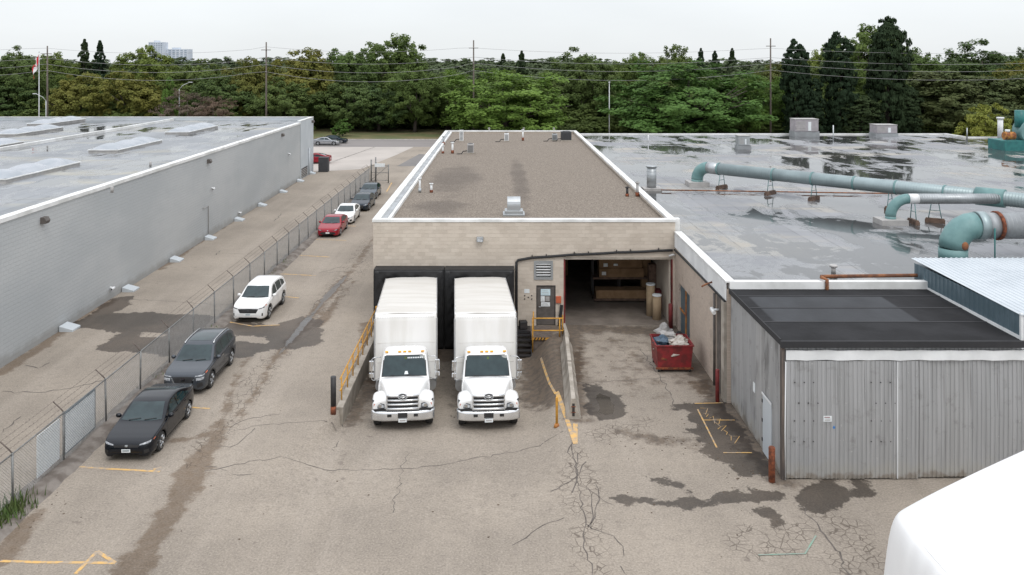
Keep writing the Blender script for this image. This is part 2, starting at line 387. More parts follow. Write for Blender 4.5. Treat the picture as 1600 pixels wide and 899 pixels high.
m, nt, b = nodes('asphalt'); n = N(nt)
P = n.pos(); fine = n.noise(P, 15, 4, .8); mid = n.noise(P, 3.2, 5, .65); big = n.noise(P, .16, 6, .62); lane = n.noise(n.pos((.9, .05, 1)), .8, 3)
edge = n.noise(P, 1.3, 6, .65); edge2 = n.noise(P, 6, 3)
cc = n.mix(n.mr(big, .3, .7), (.325, .290, .250, 1), (.228, .204, .177, 1))
cc = n.mix(n.math('MULTIPLY', n.mr(lane, .45, .7), .55), cc, (.335, .302, .266, 1))
cc = n.mix(n.math('MULTIPLY', n.mr(mid, .46, .72), .42), cc, (.19, .168, .150, 1))
cc = n.mix(n.mr(fine, .50, .66), cc, n.mix(.42, cc, (.47, .43, .39, 1)))
cc = n.mix(n.mr(fine, .50, .34), cc, n.mix(.5, cc, (.12, .105, .092, 1)))
ed = n.math('ADD', n.math('MULTIPLY', n.math('SUBTRACT', edge, .5), 1.5), n.math('MULTIPLY', n.math('SUBTRACT', edge2, .5), .25))
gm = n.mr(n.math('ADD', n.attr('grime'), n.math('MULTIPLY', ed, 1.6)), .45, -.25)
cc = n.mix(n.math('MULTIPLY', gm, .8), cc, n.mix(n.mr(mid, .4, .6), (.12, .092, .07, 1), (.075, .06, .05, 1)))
spots = n.mr(n.noise(P, .8, 5, .6), .67, .72)
cc = n.mix(n.math('MULTIPLY', spots, .45), cc, (.12, .10, .088, 1))
wm = n.mr(n.math('ADD', n.attr('wet'), ed), .05, -.06)
cc = n.mix(wm, cc, n.mix(1, cc, n.mix(n.mr(big, .4, .6), (.36, .335, .32, 1), (.28, .27, .265, 1)), 'MULTIPLY'))
dm = n.mr(n.math('ADD', n.attr('damp'), n.math('MULTIPLY', ed, .8)), .10, -.16)
cc = n.mix(n.math('MULTIPLY', dm, n.mr(mid, .3, .7, 1.0, .72)), cc, n.mix(1, cc, (.56, .49, .43, 1), 'MULTIPLY'))
pm = n.mr(n.math('ADD', n.attr('puddle'), n.math('MULTIPLY', ed, .3)), .02, -.03)
cc = n.mix(n.math('MULTIPLY', pm, .6), cc, (.045, .043, .04, 1))
vv = n.new('ShaderNodeMixRGB', ins={0: .12, 1: P, 2: n.new('ShaderNodeTexNoise', ins={'Vector': P, 'Scale': 2.5}).outputs[1]}).outputs[0]
vor = n.new('ShaderNodeTexVoronoi', feature='DISTANCE_TO_EDGE', ins={'Vector': vv, 'Scale': 3.8}).outputs[0]
gk = n.math('MULTIPLY', n.mr(vor, .06, .015), n.mr(n.math('ADD', n.attr('gator'), n.math('MULTIPLY', ed, .8)), .25, -.2))
gk = n.math('MULTIPLY', gk, n.mr(n.noise(P, 1.1, 3), .35, .55))
cc = n.mix(n.math('MULTIPLY', gk, .7), cc, (.075, .06, .05, 1))
cc = n.mix(1, cc, (1.0, .965, .915, 1), 'MULTIPLY')
nt.links.new(cc, b.inputs['Base Color'])
ro = n.math('SUBTRACT', n.math('SUBTRACT', .92, n.math('MULTIPLY', wm, .3)), n.math('MULTIPLY', pm, .56))
nt.links.new(ro, b.inputs['Roughness']); b.inputs['Specular IOR Level'].default_value = .35
hh = n.math('ADD', n.math('MULTIPLY', fine, n.math('SUBTRACT', 1.0, pm)), n.math('MULTIPLY', gk, -1.5))
nt.links.new(n.bump(hh, .2, .02), b.inputs['Normal'])

gme = np_mesh('ground', np.stack([GX, GY, GZ], -1).reshape(-1, 3), gf, 'asphalt', True)
for nm, arr in (('wet', wet), ('damp', damp), ('puddle', pud), ('gator', gat), ('grime', gri)):
    at = gme.attributes.new(nm, 'FLOAT', 'POINT'); at.data.foreach_set('value', np.clip(arr, -5, 5).astype(np.float32).ravel())
tag(link(bpy.data.objects.new('ground', gme)), 'weathered beige grey asphalt yard with damp stains and cracks', kind='structure')

# far lot, road, verge
def sheet(name, mat, poly, z, label, mats=None):
    o = MB().quad(*[(p[0], p[1], z) for p in poly]).build(name, mat); return tag(o, label, kind='structure')
m, nt, b = nodes('far_concrete'); n = N(nt); P = n.pos()
cc = n.mix(n.mr(n.noise(P, .15, 5), .35, .65), (.44, .40, .365, 1), (.38, .345, .315, 1)); cc = n.mix(n.mr(n.noise(P, 6, 4), .55, .75), cc, (.33, .31, .29, 1))
nt.links.new(cc, b.inputs['Base Color']); b.inputs['Roughness'].default_value = .9
M('road_asphalt', (.22, .20, .19), (.185, .172, .165), .12, .9, stretch=(.3, 1, 1), bump=.1)
M('patch_asphalt', (.15, .142, .137), (.19, .178, .17), .5, .9)
sheet('parking_lot', 'far_concrete', [(-23.5, 107.5), (-18.5, 110), (-16, 127), (-14.5, 140), (-90, 140), (-90, 107.5)], .004, 'pale concrete parking lot at the far end of the lane')
sheet('asphalt_patch', 'patch_asphalt', [(-14.2, 113), (-7.4, 113), (-7.4, 126), (-12.6, 128)], .004, 'dark asphalt patch beside the pale lot')
sheet('road', 'road_asphalt', [(-500, 139), (500, 139), (500, 151.8), (-500, 151.8)], .008, 'grey asphalt road passing behind the buildings')
MB().box(-500, 500, 151.8, 152.1, -.1, .13).build('kerb', 'kerb')['kind'] = 'structure'
sheet('verge', 'grass', [(-500, 152.1), (500, 152.1), (500, 182), (-500, 182)], .10, 'dry grass verge under the trees beyond the road')
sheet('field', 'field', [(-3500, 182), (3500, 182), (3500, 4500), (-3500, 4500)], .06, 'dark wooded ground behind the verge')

# painted bay lines (each its own marking)
def strip(pts, w, z=.006, name='line_marking', mat='line_paint'):
    mb = MB()
    rows = []
    for i, p in enumerate(pts):
        a = Vector(pts[max(0, i - 1)]); c = Vector(pts[min(len(pts) - 1, i + 1)]); d = (c - a).normalized(); q = Vector((-d.y, d.x)) * w / 2
        rows.append([(p[0] + q.x, p[1] + q.y, gz(p[0] + q.x, p[1] + q.y) + z), (p[0] - q.x, p[1] - q.y, gz(p[0] - q.x, p[1] - q.y) + z)])
    o = mb.grid(rows).build(name, mat, fixn=False); o['kind'] = 'structure'; return o
_zs = [0]
def pstrip(pts, w, **k):
    _zs[0] += 1; k['z'] = .005 + .0004 * _zs[0]
    w_ = [G(*p) for p in pts]; out = []
    for a, c in zip(w_[:-1], w_[1:]):
        L = math.hypot(c[0] - a[0], c[1] - a[1]); k_ = max(1, int(L / .4))
        out += [(a[0] + (c[0] - a[0]) * i / k_, a[1] + (c[1] - a[1]) * i / k_) for i in range(k_)]
    return strip(out + [w_[-1]], w, **k)
for seg in ([(104,728),(150,732),(250,737)], [(0,877),(60,879),(180,880)], [(240,734),(252,730)], [(152,862),(118,897)], [(152,862),(180,880)],
            [(350,502),(395,510),(437,508)], [(300,637),(328,639)], [(432,428),(493,431)], [(461,399),(515,402)], [(486,374),(541,376)], [(446,464),(467,466)],
            [(530,352),(556,354)], [(548,330),(572,331)]):
    pstrip(seg, .11)
pstrip([(870,610),(884,650),(899,694)], .17); pstrip([(899,694),(899,662)], .17)
pstrip([(845,545),(852,570),(858,590),(868,612)], .09)
pstrip([(1085,631),(1130,630)], .07); pstrip([(1090,640),(1120,700)], .06); pstrip([(1097,657),(1148,657)], .06); pstrip([(1130,708),(1175,708)], .06)
for k_ in range(9):                                  # sprayed yellow scrawl, too worn to read
    a_ = 1100 + k_ * 5.6 + (k_ % 3); c_ = 642 + k_ * 5.4; pstrip([(a_ + random.uniform(-8, 0), c_ + random.uniform(-5, 3)), (a_ + random.uniform(0, 9), c_ + random.uniform(-4, 6)), (a_ + random.uniform(-4, 8), c_ + random.uniform(4, 10))], .028, name='spray_marking')
pstrip([(1185,868),(1258,866),(1275,838)], .05, mat='line_green')
pstrip([(604,300),(612,286)], .15)

# long cracks and sealed joints, each a sunk dark line following the ground
def crack(pts, w, jit=.12, z=.004):
    out = []; w_ = [G(*p) for p in pts]
    for a, c in zip(w_[:-1], w_[1:]):
        L = math.hypot(c[0] - a[0], c[1] - a[1]); k_ = max(2, int(L / .22))
        out += [(a[0] + (c[0] - a[0]) * i / k_ + random.gauss(0, jit * .4), a[1] + (c[1] - a[1]) * i / k_ + random.gauss(0, jit * .4)) for i in range(k_)]
    out.append(w_[-1]); rows = []
    for i, p in enumerate(out):
        a = Vector(out[max(0, i - 1)]); c = Vector(out[min(len(out) - 1, i + 1)]); d = (c - a).normalized() if (c - a).length > 1e-6 else Vector((1, 0))
        q = Vector((-d.y, d.x)) * w * random.uniform(.25, .8)
        rows.append([(p[0] + q.x, p[1] + q.y, gz(p[0] + q.x, p[1] + q.y) + z), (p[0] - q.x, p[1] - q.y, gz(p[0] - q.x, p[1] - q.y) + z)])
    return rows
crk = MB()
for pts, w in (([(318,737),(380,723),(440,714),(500,723),(560,725),(620,722),(690,716),(735,704),(800,692),(850,678),(880,672)], .030),
               ([(345,680),(400,666),(470,660),(540,655)], .022), ([(534,642),(528,665),(522,690)], .03), ([(635,690),(622,755),(614,800)], .022),
               ([(895,696),(898,730),(905,770),(915,820),(912,850),(925,899)], .03), ([(905,760),(935,775),(960,790)], .022), ([(915,820),(960,838),(975,870)], .025),
               ([(1252,790),(1285,830),(1320,880),(1345,930)], .04), ([(0,612),(60,614),(110,607),(160,595)], .05), ([(190,467),(250,470),(320,475),(360,477)], .03),
               ([(0,676),(33,651)], .045), ([(150,548),(207,517)], .07), ([(40,571),(60,575),(78,567)], .06), ([(340,396),(420,397),(480,400)], .03), ([(335,399),(345,392)], .06),
               ([(428,346),(440,334)], .07), ([(390,303),(500,305)], .04), ([(520,253),(600,225)], .12), ([(490,270),(560,262),(640,258)], .06),
               ([(880,600),(960,595),(1040,590)], .03), ([(1000,545),(1025,580),(1060,640)], .03), ([(1095,795),(1115,775),(1130,770)], .03)):
    crk.grid(crack(pts, w))
for i in range(22):                                   # wandering branches along the gutter line and the middle crack
    if i < 15: y0 = random.uniform(27, 62); x0 = -10.4 + random.uniform(-.6, .6)
    else: y0 = random.uniform(20, 30); x0 = 2.2 + random.uniform(-.5, 1.2) + (30 - y0) * .02
    pts = []; a = random.uniform(0, 6.3)
    for k in range(9):
        pts.append((x0, y0)); a += random.gauss(0, .33); x0 += .35 * math.cos(a) * .7; y0 += .35 * math.sin(a)
    rows = []
    for j, p in enumerate(pts):
        q = random.uniform(.008, .02); rows.append([(p[0] + q, p[1] - q, gz(*p) + .004), (p[0] - q, p[1] + q, gz(*p) + .004)])
    crk.grid(rows)
tag(crk.build('pavement_cracks', 'crack', fixn=False), 'dark wandering cracks in the asphalt', kind='stuff')
# leaf litter / crumbs
lit = MB()
for (p, k, s_) in ((G(985, 690), 14, .5), (G(1050, 690), 8, .25), (G(620, 565), 8, .3), (G(1170, 740), 40, 1.4), (G(1120, 690), 30, 1.6), (G(60, 800), 20, .6), (G(700, 620), 6, .5), (G(800, 860), 25, 7), (G(400, 780), 15, 4), (G(940, 560), 26, 1.8)):
    for i in range(k):
        x, y = p[0] + random.gauss(0, s_), p[1] + random.gauss(0, s_)
        if 9.3 < x: continue
        a = random.uniform(0, 3); r = random.uniform(.015, .05)
        lit.prism([(x + r * math.cos(a + t) * random.uniform(.6, 1.2), y + r * math.sin(a + t) * random.uniform(.6, 1.2)) for t in (0, 1.4, 2.9, 4.5)], gz(x, y) + .001, gz(x, y) + .012)
tag(lit.build('litter', 'brown_dirt'), 'scraps and dry leaves scattered on the asphalt', kind='stuff')
# ------------------------------------------------------------------ centre building
BX0, BX1, BY0, BY1, BZ = -6.85, 9.40, 44.42, 103.0, 5.55
cb = root('warehouse', (1.2, 70, 0), 'beige block warehouse with brown gravel roof and two loading docks', 'building')
OPEN = [(3.48, 9.19, -.1, 3.56), (1.93, 2.96, -.1, 2.15), (1.83, 2.79, 2.50, 3.43)]
TH = .28
M('mortar', (.60, .54, .46), (.52, .46, .39), 3, .95)
M('block', (.56, .495, .42), (.515, .45, .38), .9, .92, rnd=.09, bump=.2, bscale=25)
fw = MB()
def wall_xz(mb, x0, x1, z0, z1, y0, y1, opens):
    xs_ = sorted({x0, x1} | {o[0] for o in opens} | {o[1] for o in opens}); zs_ = sorted({z0, z1} | {max(z0, o[2]) for o in opens} | {o[3] for o in opens})
    for a, c in zip(xs_[:-1], xs_[1:]):
        run = None
        for d, e in zip(zs_[:-1], zs_[1:]):
            hole = any(o[0] <= (a + c) / 2 <= o[1] and o[2] <= (d + e) / 2 <= o[3] for o in opens)
            if not hole: run = (run[0], e) if run else (d, e)
            if hole or e == zs_[-1]:
                if run: mb.box(a, c, y0, y1, *run)
                run = None
wall_xz(fw, BX0, BX1, -1.3, BZ, BY0, BY0 + TH, OPEN)
front_wall = fw.build('front_wall', 'mortar', cb)
bw, bh, gap, proud = .4, .2, .014, .008
bm_full = MB().box(-bw / 2 + gap / 2, bw / 2 - gap / 2, -proud, .01, -bh / 2 + gap / 2, bh / 2 - gap / 2).mesh('block', 'block')
bfield = MB(); nblk = 0
cand = []
rows_n = int((BZ + 1.2) / bh)
for r_ in range(rows_n):
    zc = BZ - .02 - bh / 2 - r_ * bh
    iv = [(BX0, BX1)]
    for o in OPEN:
        if zc + bh / 2 > o[2] + .03 and zc - bh / 2 < o[3] - .03:
            iv = [q for a, c in iv for q in ((a, min(c, o[0])), (max(a, o[1]), c)) if q[1] - q[0] > .04]
    off = (r_ % 2) * bw / 2
    for a, c in iv:
        k = math.floor((a - BX0 - off) / bw)
        while BX0 + off + k * bw < c:
            s0 = max(a, BX0 + off + k * bw); s1 = min(c, BX0 + off + (k + 1) * bw); k += 1
            if s1 - s0 < .05: continue
            if s1 - s0 > bw - .01 and zc > 3.2: cand.append((r_, (s0 + s1) / 2, zc))
            else: bfield.box(s0 + gap / 2, s1 - gap / 2, BY0 - proud, BY0 + .01, zc - bh / 2 + gap / 2, zc + bh / 2 - gap / 2)
for r_, xc, zc in cand:
    if nblk < 296:
        o = bpy.data.objects.new('block', bm_full); link(o, front_wall); o.location = Vector((xc, BY0, zc)) - wloc(cb); nblk += 1
    else: bfield.box(xc - bw / 2 + gap / 2, xc + bw / 2 - gap / 2, BY0 - proud, BY0 + .01, zc - bh / 2 + gap / 2, zc + bh / 2 - gap / 2)
tag(bfield.build('block_courses', 'block', front_wall), kind='stuff')
MB().box(BX0, BX0 + TH, BY0 + TH, BY1, -.1, BZ).box(BX1 - TH, BX1, BY0 + TH, BY1, -.1, BZ).box(BX0 + TH, BX1 - TH, BY1 - TH, BY1, -.1, BZ).build('side_wall', 'block', cb)
# gravel roof
m, nt, b = nodes('gravel_roof'); n = N(nt); P = n.pos()
f1 = n.noise(P, 6, 4, .85); f2 = n.new('ShaderNodeTexVoronoi', ins={'Vector': P, 'Scale': 11}).outputs[0]
cc = n.mix(n.mr(f1, .35, .65), (.112, .090, .069, 1), (.180, .147, .116, 1))
cc = n.mix(n.mr(f2, .35, .7), cc, (.240, .203, .165, 1))
sep = n.new('ShaderNodeSeparateXYZ', ins={0: P})
def blob(cx, cy, rx, ry):
    return n.math('ADD', n.math('POWER', n.math('DIVIDE', n.math('SUBTRACT', sep.outputs[0], cx), rx), 2), n.math('POWER', n.math('DIVIDE', n.math('SUBTRACT', sep.outputs[1], cy), ry), 2))
d = n.math('MINIMUM', n.math('MINIMUM', blob(-3.4, 62.5, 2.0, 8), blob(1.4, 62, .7, 14)), blob(-3.6, 50, 2, 2.5))
d = n.math('ADD', d, n.math('MULTIPLY', n.math('SUBTRACT', n.noise(P, .5, 4), .5), 2.2))
cc = n.mix(n.math('MULTIPLY', n.mr(d, 1.3, .1), .5), cc, (.062, .049, .041, 1))
nt.links.new(cc, b.inputs['Base Color']); b.inputs['Roughness'].default_value = .95
nt.links.new(n.bump(n.math('ADD', f1, n.math('MULTIPLY', f2, .5)), .8, .04), b.inputs['Normal'])
MB().box(BX0 + TH, BX1 - TH, BY0 + TH, BY1 - TH, BZ - .45, BZ - .17).build('roof_deck', 'gravel_roof', cb)
def coping(parent, x0, x1, y0, y1, w, z, t, mat='white_coping', o=.05):
    for nm, bx in (('a', (x0 - o, x1 + o, y0 - o, y0 + w)), ('b', (x0 - o, x1 + o, y1 - w, y1 + o)), ('c', (x0 - o, x0 + w, y0 + w, y1 - w)), ('d', (x1 - w, x1 + o, y0 + w, y1 - w))):
        MB().box(*bx, z, z + t).build('coping', mat, parent, bevel=.015)
coping(cb, BX0, BX1, BY0, BY1, .34, BZ, .16)
MB().box(BX0 + .34, BX0 + .62, BY0 + .5, BY1 - .5, BZ - .18, BZ + .06).build('gutter_strip', 'grey_coping', cb)
MB().box(BX0 + .62, BX0 + .80, BY0 + .4, BY1 - .4, BZ - .18, BZ + .01).build('roof_flashing', 'white_coping', cb)
# interior of the open bay
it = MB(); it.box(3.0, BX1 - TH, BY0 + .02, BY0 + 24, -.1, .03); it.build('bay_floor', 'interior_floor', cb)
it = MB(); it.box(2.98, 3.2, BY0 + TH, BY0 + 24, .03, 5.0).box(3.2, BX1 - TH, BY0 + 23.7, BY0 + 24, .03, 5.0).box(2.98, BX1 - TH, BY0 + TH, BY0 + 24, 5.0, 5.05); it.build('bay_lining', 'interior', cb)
# door jamb strips, louvre, door
MB().box(3.40, 3.48, BY0 - .02, BY0 + .2, 0, 3.56).build('bay_jamb', 'dark_red', cb); MB().box(9.19, 9.26, BY0 - .02, BY0 + .2, 0, 3.56).build('bay_jamb', 'dark_red', cb)
MB().box(3.40, 9.26, BY0 - .025, BY0 + .05, 3.56, 3.66).build('bay_lintel', 'concrete', cb)
lv = MB().box(1.80, 1.92, BY0 - .05, BY0 + .1, 2.46, 3.47).box(2.70, 2.82, BY0 - .05, BY0 + .1, 2.46, 3.47).box(1.92, 2.70, BY0 - .05, BY0 + .1, 3.33, 3.47).box(1.92, 2.70, BY0 - .05, BY0 + .1, 2.46, 2.60).build('louvre', 'galv', cb)
MB().box(1.92, 2.70, BY0 + .12, BY0 + .14, 2.6, 3.33).build('louvre_back', 'black_metal', lv)
for k in range(5):
    z = 2.66 + k * .145; MB().cbox((2.31, BY0 + .02, z + .02), .77, .13, .035, rx=R(-38)).build('slat', 'white_metal', lv)
dr = MB().box(1.97, 2.92, BY0 + .03, BY0 + .09, .03, 2.11).build('door', 'door_brown', cb)
MB().box(1.93, 1.97, BY0 - .015, BY0 + .12, 0, 2.15).box(2.92, 2.96, BY0 - .015, BY0 + .12, 0, 2.15).box(1.97, 2.92, BY0 - .015, BY0 + .12, 2.11, 2.15).build('door_frame', 'black_metal', dr)
MB().tube([(2.06, BY0 + .03, 1.0), (2.06, BY0 - .04, 1.0), (2.16, BY0 - .04, 1.0)], .018, 6).build('handle', 'alu', dr)
for nm, bx, mt in (('notice', (2.17, 2.68, 1.60, 1.94), 'paper_blue'), ('notice', (2.17, 2.38, 1.27, 1.56), 'paper'), ('notice', (2.19, 2.66, 1.01, 1.23), 'paper'), ('notice', (2.42, 2.64, 1.30, 1.54), 'unit_grey')):
    MB().box(bx[0], bx[1], BY0 + .018, BY0 + .028, bx[2], bx[3]).build(nm, mt, dr)
    for q in range(3):
        zz = bx[2] + (bx[3] - bx[2]) * (q + .8) / 4; MB().box(bx[0] + .04, bx[1] - .05 - .04 * q, BY0 + .014, BY0 + .018, zz, zz + .018).build('print_line', 'unit_grey', dr)
MB().box(2.98, 3.26, BY0 - .09, BY0 - .01, 1.20, 1.58).thing('call_box', 'orange_box', (3.12, BY0, 1.2), 'small orange box on the wall beside the brown door', 'box', bevel=.02)
MB().box(1.28, 1.56, BY0 - .02, BY0 - .008, 1.74, 1.95).thing('wall_notice', 'paper', (1.42, BY0, 1.74), 'small white notice on the block wall beside the brown door', 'sign')
bo = MB()
for bx_, bz_ in ((1.3, 1.6), (1.3, 1.42), (1.5, 1.51), (1.68, 1.42), (1.68, 1.6)): bo.tube([(bx_, BY0, bz_), (bx_, BY0 - .03, bz_)], .035, 6)
bo.build('bolt_plate', 'black_metal', cb)
MB().cbox((3.22, BY0 - .12, .55), .16, .1, 1.15, ry=R(6)).thing('rubber_bumper', 'black_rubber', (3.2, BY0 - .12, 0), 'black rubber plank leaning on the wall by the bay jamb', 'plank')
# wall lamp and hose
wl_ = MB().box(-1.28, -.92, BY0 - .26, BY0, 4.52, 4.78).thing('wall_lamp', 'galv_dull', (-1.1, BY0, 4.52), 'boxy floodlight high on the beige block wall', 'lamp', bevel=.03)
MB().box(-1.24, -.96, BY0 - .275, BY0 - .262, 4.54, 4.70).build('lens', 'lamp_lens', wl_)
hose = [(.86, BY0 - .08, -.6), (.86, BY0 - .08, 3.42), (.95, BY0 - .08, 3.52)]
for k in range(1, 12): t = k / 11; hose.append((.95 + t * 8.3, BY0 - .08, 3.52 + .53 * t ** .6 + .012 * math.sin(k * 2)))
hs = MB().tube(hose, .07, 8).thing('drain_pipe', 'black_rubber', (.86, BY0, -.6), 'black pipe running down the wall and over the open bay', 'pipe')
for k in range(7):
    p = hose[3 + int(k * 1.5)]; MB().box(p[0] - .02, p[0] + .02, BY0 - .16, BY0, p[2] - .03, p[2] + .14).build('bracket', 'black_metal', hs)
# dock shelters: black curtain frames round the truck boxes
def shelter(x0, x1, label):
    r_ = root('dock_shelter', ((x0 + x1) / 2, BY0 - .5, -1.0), label, 'dock shelter')
    D = .85; zt = 3.15; zb = -1.0; w = .55
    def curtain(nm, ax, az, bx_, bz, inset_x, inset_z):
        mb = MB(); mb.smooth = True; rows = []; NU, NV = 26, 8
        for i in range(NV + 1):
            v = i / NV; row = []
            for j in range(NU + 1):
                u = j / NU
                x = ax + (bx_ - ax) * u + inset_x * v; z = az + (bz - az) * u + inset_z * v
                y = BY0 - D + .05 * math.sin(u * 17 + v * 5) * v + .035 * math.sin(u * 39 - v * 7) * v + .25 * v * v * .3
                row.append((x, y, z))
            rows.append(row)
        mb.grid(rows); o = mb.build(nm, 'tarp_black', r_); s = o.modifiers.new('s', 'SOLIDIFY'); s.thickness = .012; return o
    curtain('head_curtain', x0, zt, x1, zt, 0, -.62)
    curtain('side_curtain', x0, zb, x0, zt, w, 0); curtain('side_curtain', x1, zb, x1, zt, -w, 0)
    MB().box(x0, x1, BY0 - D + .01, BY0 - .005, zt, zt + .05).build('frame_top', 'tarp_black', r_)
    MB().box(x0 - .04, x0, BY0 - D + .01, BY0 - .005, zb, zt + .05).build('frame_side', 'tarp_black', r_); MB().box(x1, x1 + .04, BY0 - D + .01, BY0 - .005, zb, zt + .05).build('frame_side', 'tarp_black', r_)
    MB().box(x0 + .5, x1 - .5, BY0 - .06, BY0 - .01, -.1, 2.5).build('dock_door', 'black_metal', r_)
    for xx in (x0 + .3, x1 - .3): MB().box(xx - .12, xx + .12, BY0 - .25, BY0 - .01, -.7, .0).build('dock_bumper', 'black_rubber', r_)
shelter(-6.66, -3.04, 'black dock shelter round the truck beside the retaining wall')
shelter(-2.92, .68, 'black dock shelter round the truck beside the stairs')

# roof equipment of the centre building
RZ = BZ - .17
def rp(x, y): return G(x, y, RZ)
def vent_pipe(px_, py_, hgt, r, label, mat='white_metal', rust=True):
    x, y = rp(px_, py_); r_ = root('vent_pipe', (x, y, RZ), label, 'pipe', 'vent pipes on the gravel roof')
    MB().tube([(x, y, RZ - .02), (x, y, RZ + hgt)], r, 10).build('pipe', mat, r_)
    MB().tube([(x, y, RZ - .02), (x, y, RZ + hgt * .28)], r * 1.5, 10).build('flashing', 'rust' if rust else 'galv', r_)
    MB().tube([(x, y, RZ + hgt * .9), (x, y, RZ + hgt)], r * 1.7, 10).build('cap', mat, r_)
vent_pipe(656, 301, 1.0, .07, 'white vent pipe nearest the left parapet of the gravel roof', rust=False)
vent_pipe(674, 301, .62, .08, 'short rusty footed vent pipe beside a taller white pipe')
vent_pipe(692, 240, .75, .09, 'white vent pipe by the parapet near the far left roof corner')
vent_pipe(707, 240, 1.1, .10, 'tall white vent pipe next to the grey roof condenser')
vent_pipe(817, 220, 1.25, .09, 'slim pale vent pipe near the middle of the far parapet')
vent_pipe(980, 307, .62, .08, 'dark short vent pipe near the right parapet', 'black_metal')
vent_pipe(996, 307, .95, .09, 'tall brown vent pipe against the right parapet', 'unit_grey')
vent_pipe(693, 226, .9, .1, 'grey vent pipe closest to the far left parapet corner', 'galv')
def condenser(px0, px1, py_, hgt, dep, mat, label, cat='air conditioner'):
    x0, y = rp(px0, py_); x1, _ = rp(px1, py_)
    r_ = root('air_conditioner', ((x0 + x1) / 2, y, RZ), label, cat, 'cooling units on the gravel roof')
    MB().box(x0 - .05, x1 + .05, y - .05, y + dep + .05, RZ - .02, RZ + .12).build('stand', 'concrete', r_)
    MB().box(x0, x1, y, y + dep, RZ + .12, RZ + hgt).build('casing', mat, r_, bevel=.03)
    for k in range(7):
        z = RZ + .2 + k * (hgt - .3) / 7; MB().box(x0 + .06, x1 - .06, y - .015, y - .003, z, z + (hgt - .3) / 16).build('louvre', 'unit_black', r_)
    cx_, cy_ = (x0 + x1) / 2, y + dep / 2; rr_ = min(x1 - x0, dep) * .38
    MB().tube([(cx_, cy_, RZ + hgt + .004), (cx_, cy_, RZ + hgt + .05)], rr_, 14).build('fan_grille', 'unit_black', r_)
    MB().tube([(x0 - .02, y + .1, RZ + .3), (x0 - .4, y + .1, RZ + .25), (x0 - .55, y - .1, RZ + .03), (x0 - 1.0, y - .2, RZ + .03)], .05, 6).build('line_set', 'black_rubber', r_)
condenser(730, 740, 241, .95, .9, 'unit_grey', 'square grey condenser on the gravel roof beside the white pipes')
condenser(718, 724, 222, 1.3, .4, 'white_metal', 'narrow white heat pump by the far left roof parapet')
condenser(788, 795, 222, .95, .4, 'white_metal', 'white heat pump in the middle of the far parapet')
condenser(877, 893, 221, 1.05, 1.1, 'unit_black', 'black condenser in the far right corner of the gravel roof')
condenser(863, 871, 221, .8, .7, 'galv', 'small galvanised condenser beside the black one')
for px_ in (764, 819, 867): 
    x, y = G(px_, 207, BZ + .1); MB().tube([(x, BY1 - .15, BZ + .14), (x, BY1 - .15, BZ + .45)], .09, 8).tube([(x, BY1 - .15, BZ + .40), (x, BY1 - .15, BZ + .5)], .14, 8).thing('parapet_cap', 'unit_grey', (x, BY1 - .15, BZ + .14), {764: 'small grey cap on the far parapet, leftmost of three', 819: 'small grey cap on the far parapet behind the slim pipe', 867: 'small grey cap on the far parapet nearest the black condenser'}[px_], 'vent')
x, y = rp(803, 338); r_ = root('vent_hood', (x, y, RZ), 'galvanised gooseneck vent hood near the front edge of the gravel roof', 'vent')
MB().box(x - .62, x + .62, y - .1, y + 1.0, RZ - .02, RZ + .12).box(x - .52, x + .52, y, y + .9, RZ + .12, RZ + .30).build('base', 'galv', r_, bevel=.02)
prof = [(y + .1, RZ + .3), (y + .1, RZ + .55)] + [(y + .45 - .35 * math.cos(t), RZ + .55 + .5 * math.sin(t)) for t in np.linspace(.2, math.pi * .95, 10)] + [(y + .85, RZ + .3)]
MB().extrude_x(prof, x - .38, x + .38).build('hood', 'galv', r_, bevel=.015)

# ------------------------------------------------------------------ retaining wall, rails, stairs, barriers
rw = root('retaining_wall', (-6.54, 39, -.9), 'concrete retaining wall between the upper lane and the truck well', 'wall')
MB().extrude_x([(33.55, -.8), (BY0 - .02, -1.2), (BY0 - .02, .12), (33.55, .12)], -6.68, -6.40).build('wall_body', 'concrete', rw, bevel=.02)
rl = root('railing', (-6.58, 39, .12), 'yellow two bar railing on top of the concrete retaining wall', 'railing')
for k in range(8):
    y = 34.3 + k * 1.32; MB().tube([(-6.6, y, .10), (-6.6, y, 1.1)], .03, 8).build('post', 'yellow_paint', rl)
for z in (.62, 1.1): MB().tube([(-6.6, 34.0, z), (-6.6, 43.7, z)], .03, 8).build('rail', 'yellow_paint', rl)
def striped_post(parent, x, y, z0, z1, r):
    k = 8
    for i in range(k):
        a, c = z0 + (z1 - z0) * i / k, z0 + (z1 - z0) * (i + 1) / k; MB().tube([(x, y, a), (x, y, c)], r, 10).build('stripe', 'yellow_paint' if i % 2 else 'black_metal', parent)
striped = root('hazard_post', (-6.58, 43.3, .12), 'black and yellow striped post at the dock end of the railing', 'post'); striped_post(striped, -6.5, 43.3, .10, 1.35, .07)
bl = root('bollard', (-6.72, 33.2, gz(-6.72, 33.2)), 'dark steel bollard with rusty foot at the end of the retaining wall', 'bollard'); z0 = gz(-6.72, 33.2)
MB().tube([(-6.72, 33.2, z0 - .05), (-6.72, 33.2, z0 + .32)], .112, 14).build('rusty_foot', 'rust', bl); MB().tube([(-6.72, 33.2, z0 + .32), (-6.72, 33.2, z0 + 1.5)], .11, 14).build('shaft', 'black_metal', bl)
ld = root('stair_landing', (1.9, 43.2, -1.0), 'dark steel stairs and landing in front of the brown door', 'stairs')
MB().box(1.60, 3.22, 42.55, BY0 - .02, -.14, -.02).build('landing', 'rust_wire', ld)
for k in range(5): MB().box(.78, 1.60, 43.55 - k * .28 - .28, 43.55 - k * .28, -.22 - k * .17, -.17 - k * .17).build('tread', 'black_metal', ld)
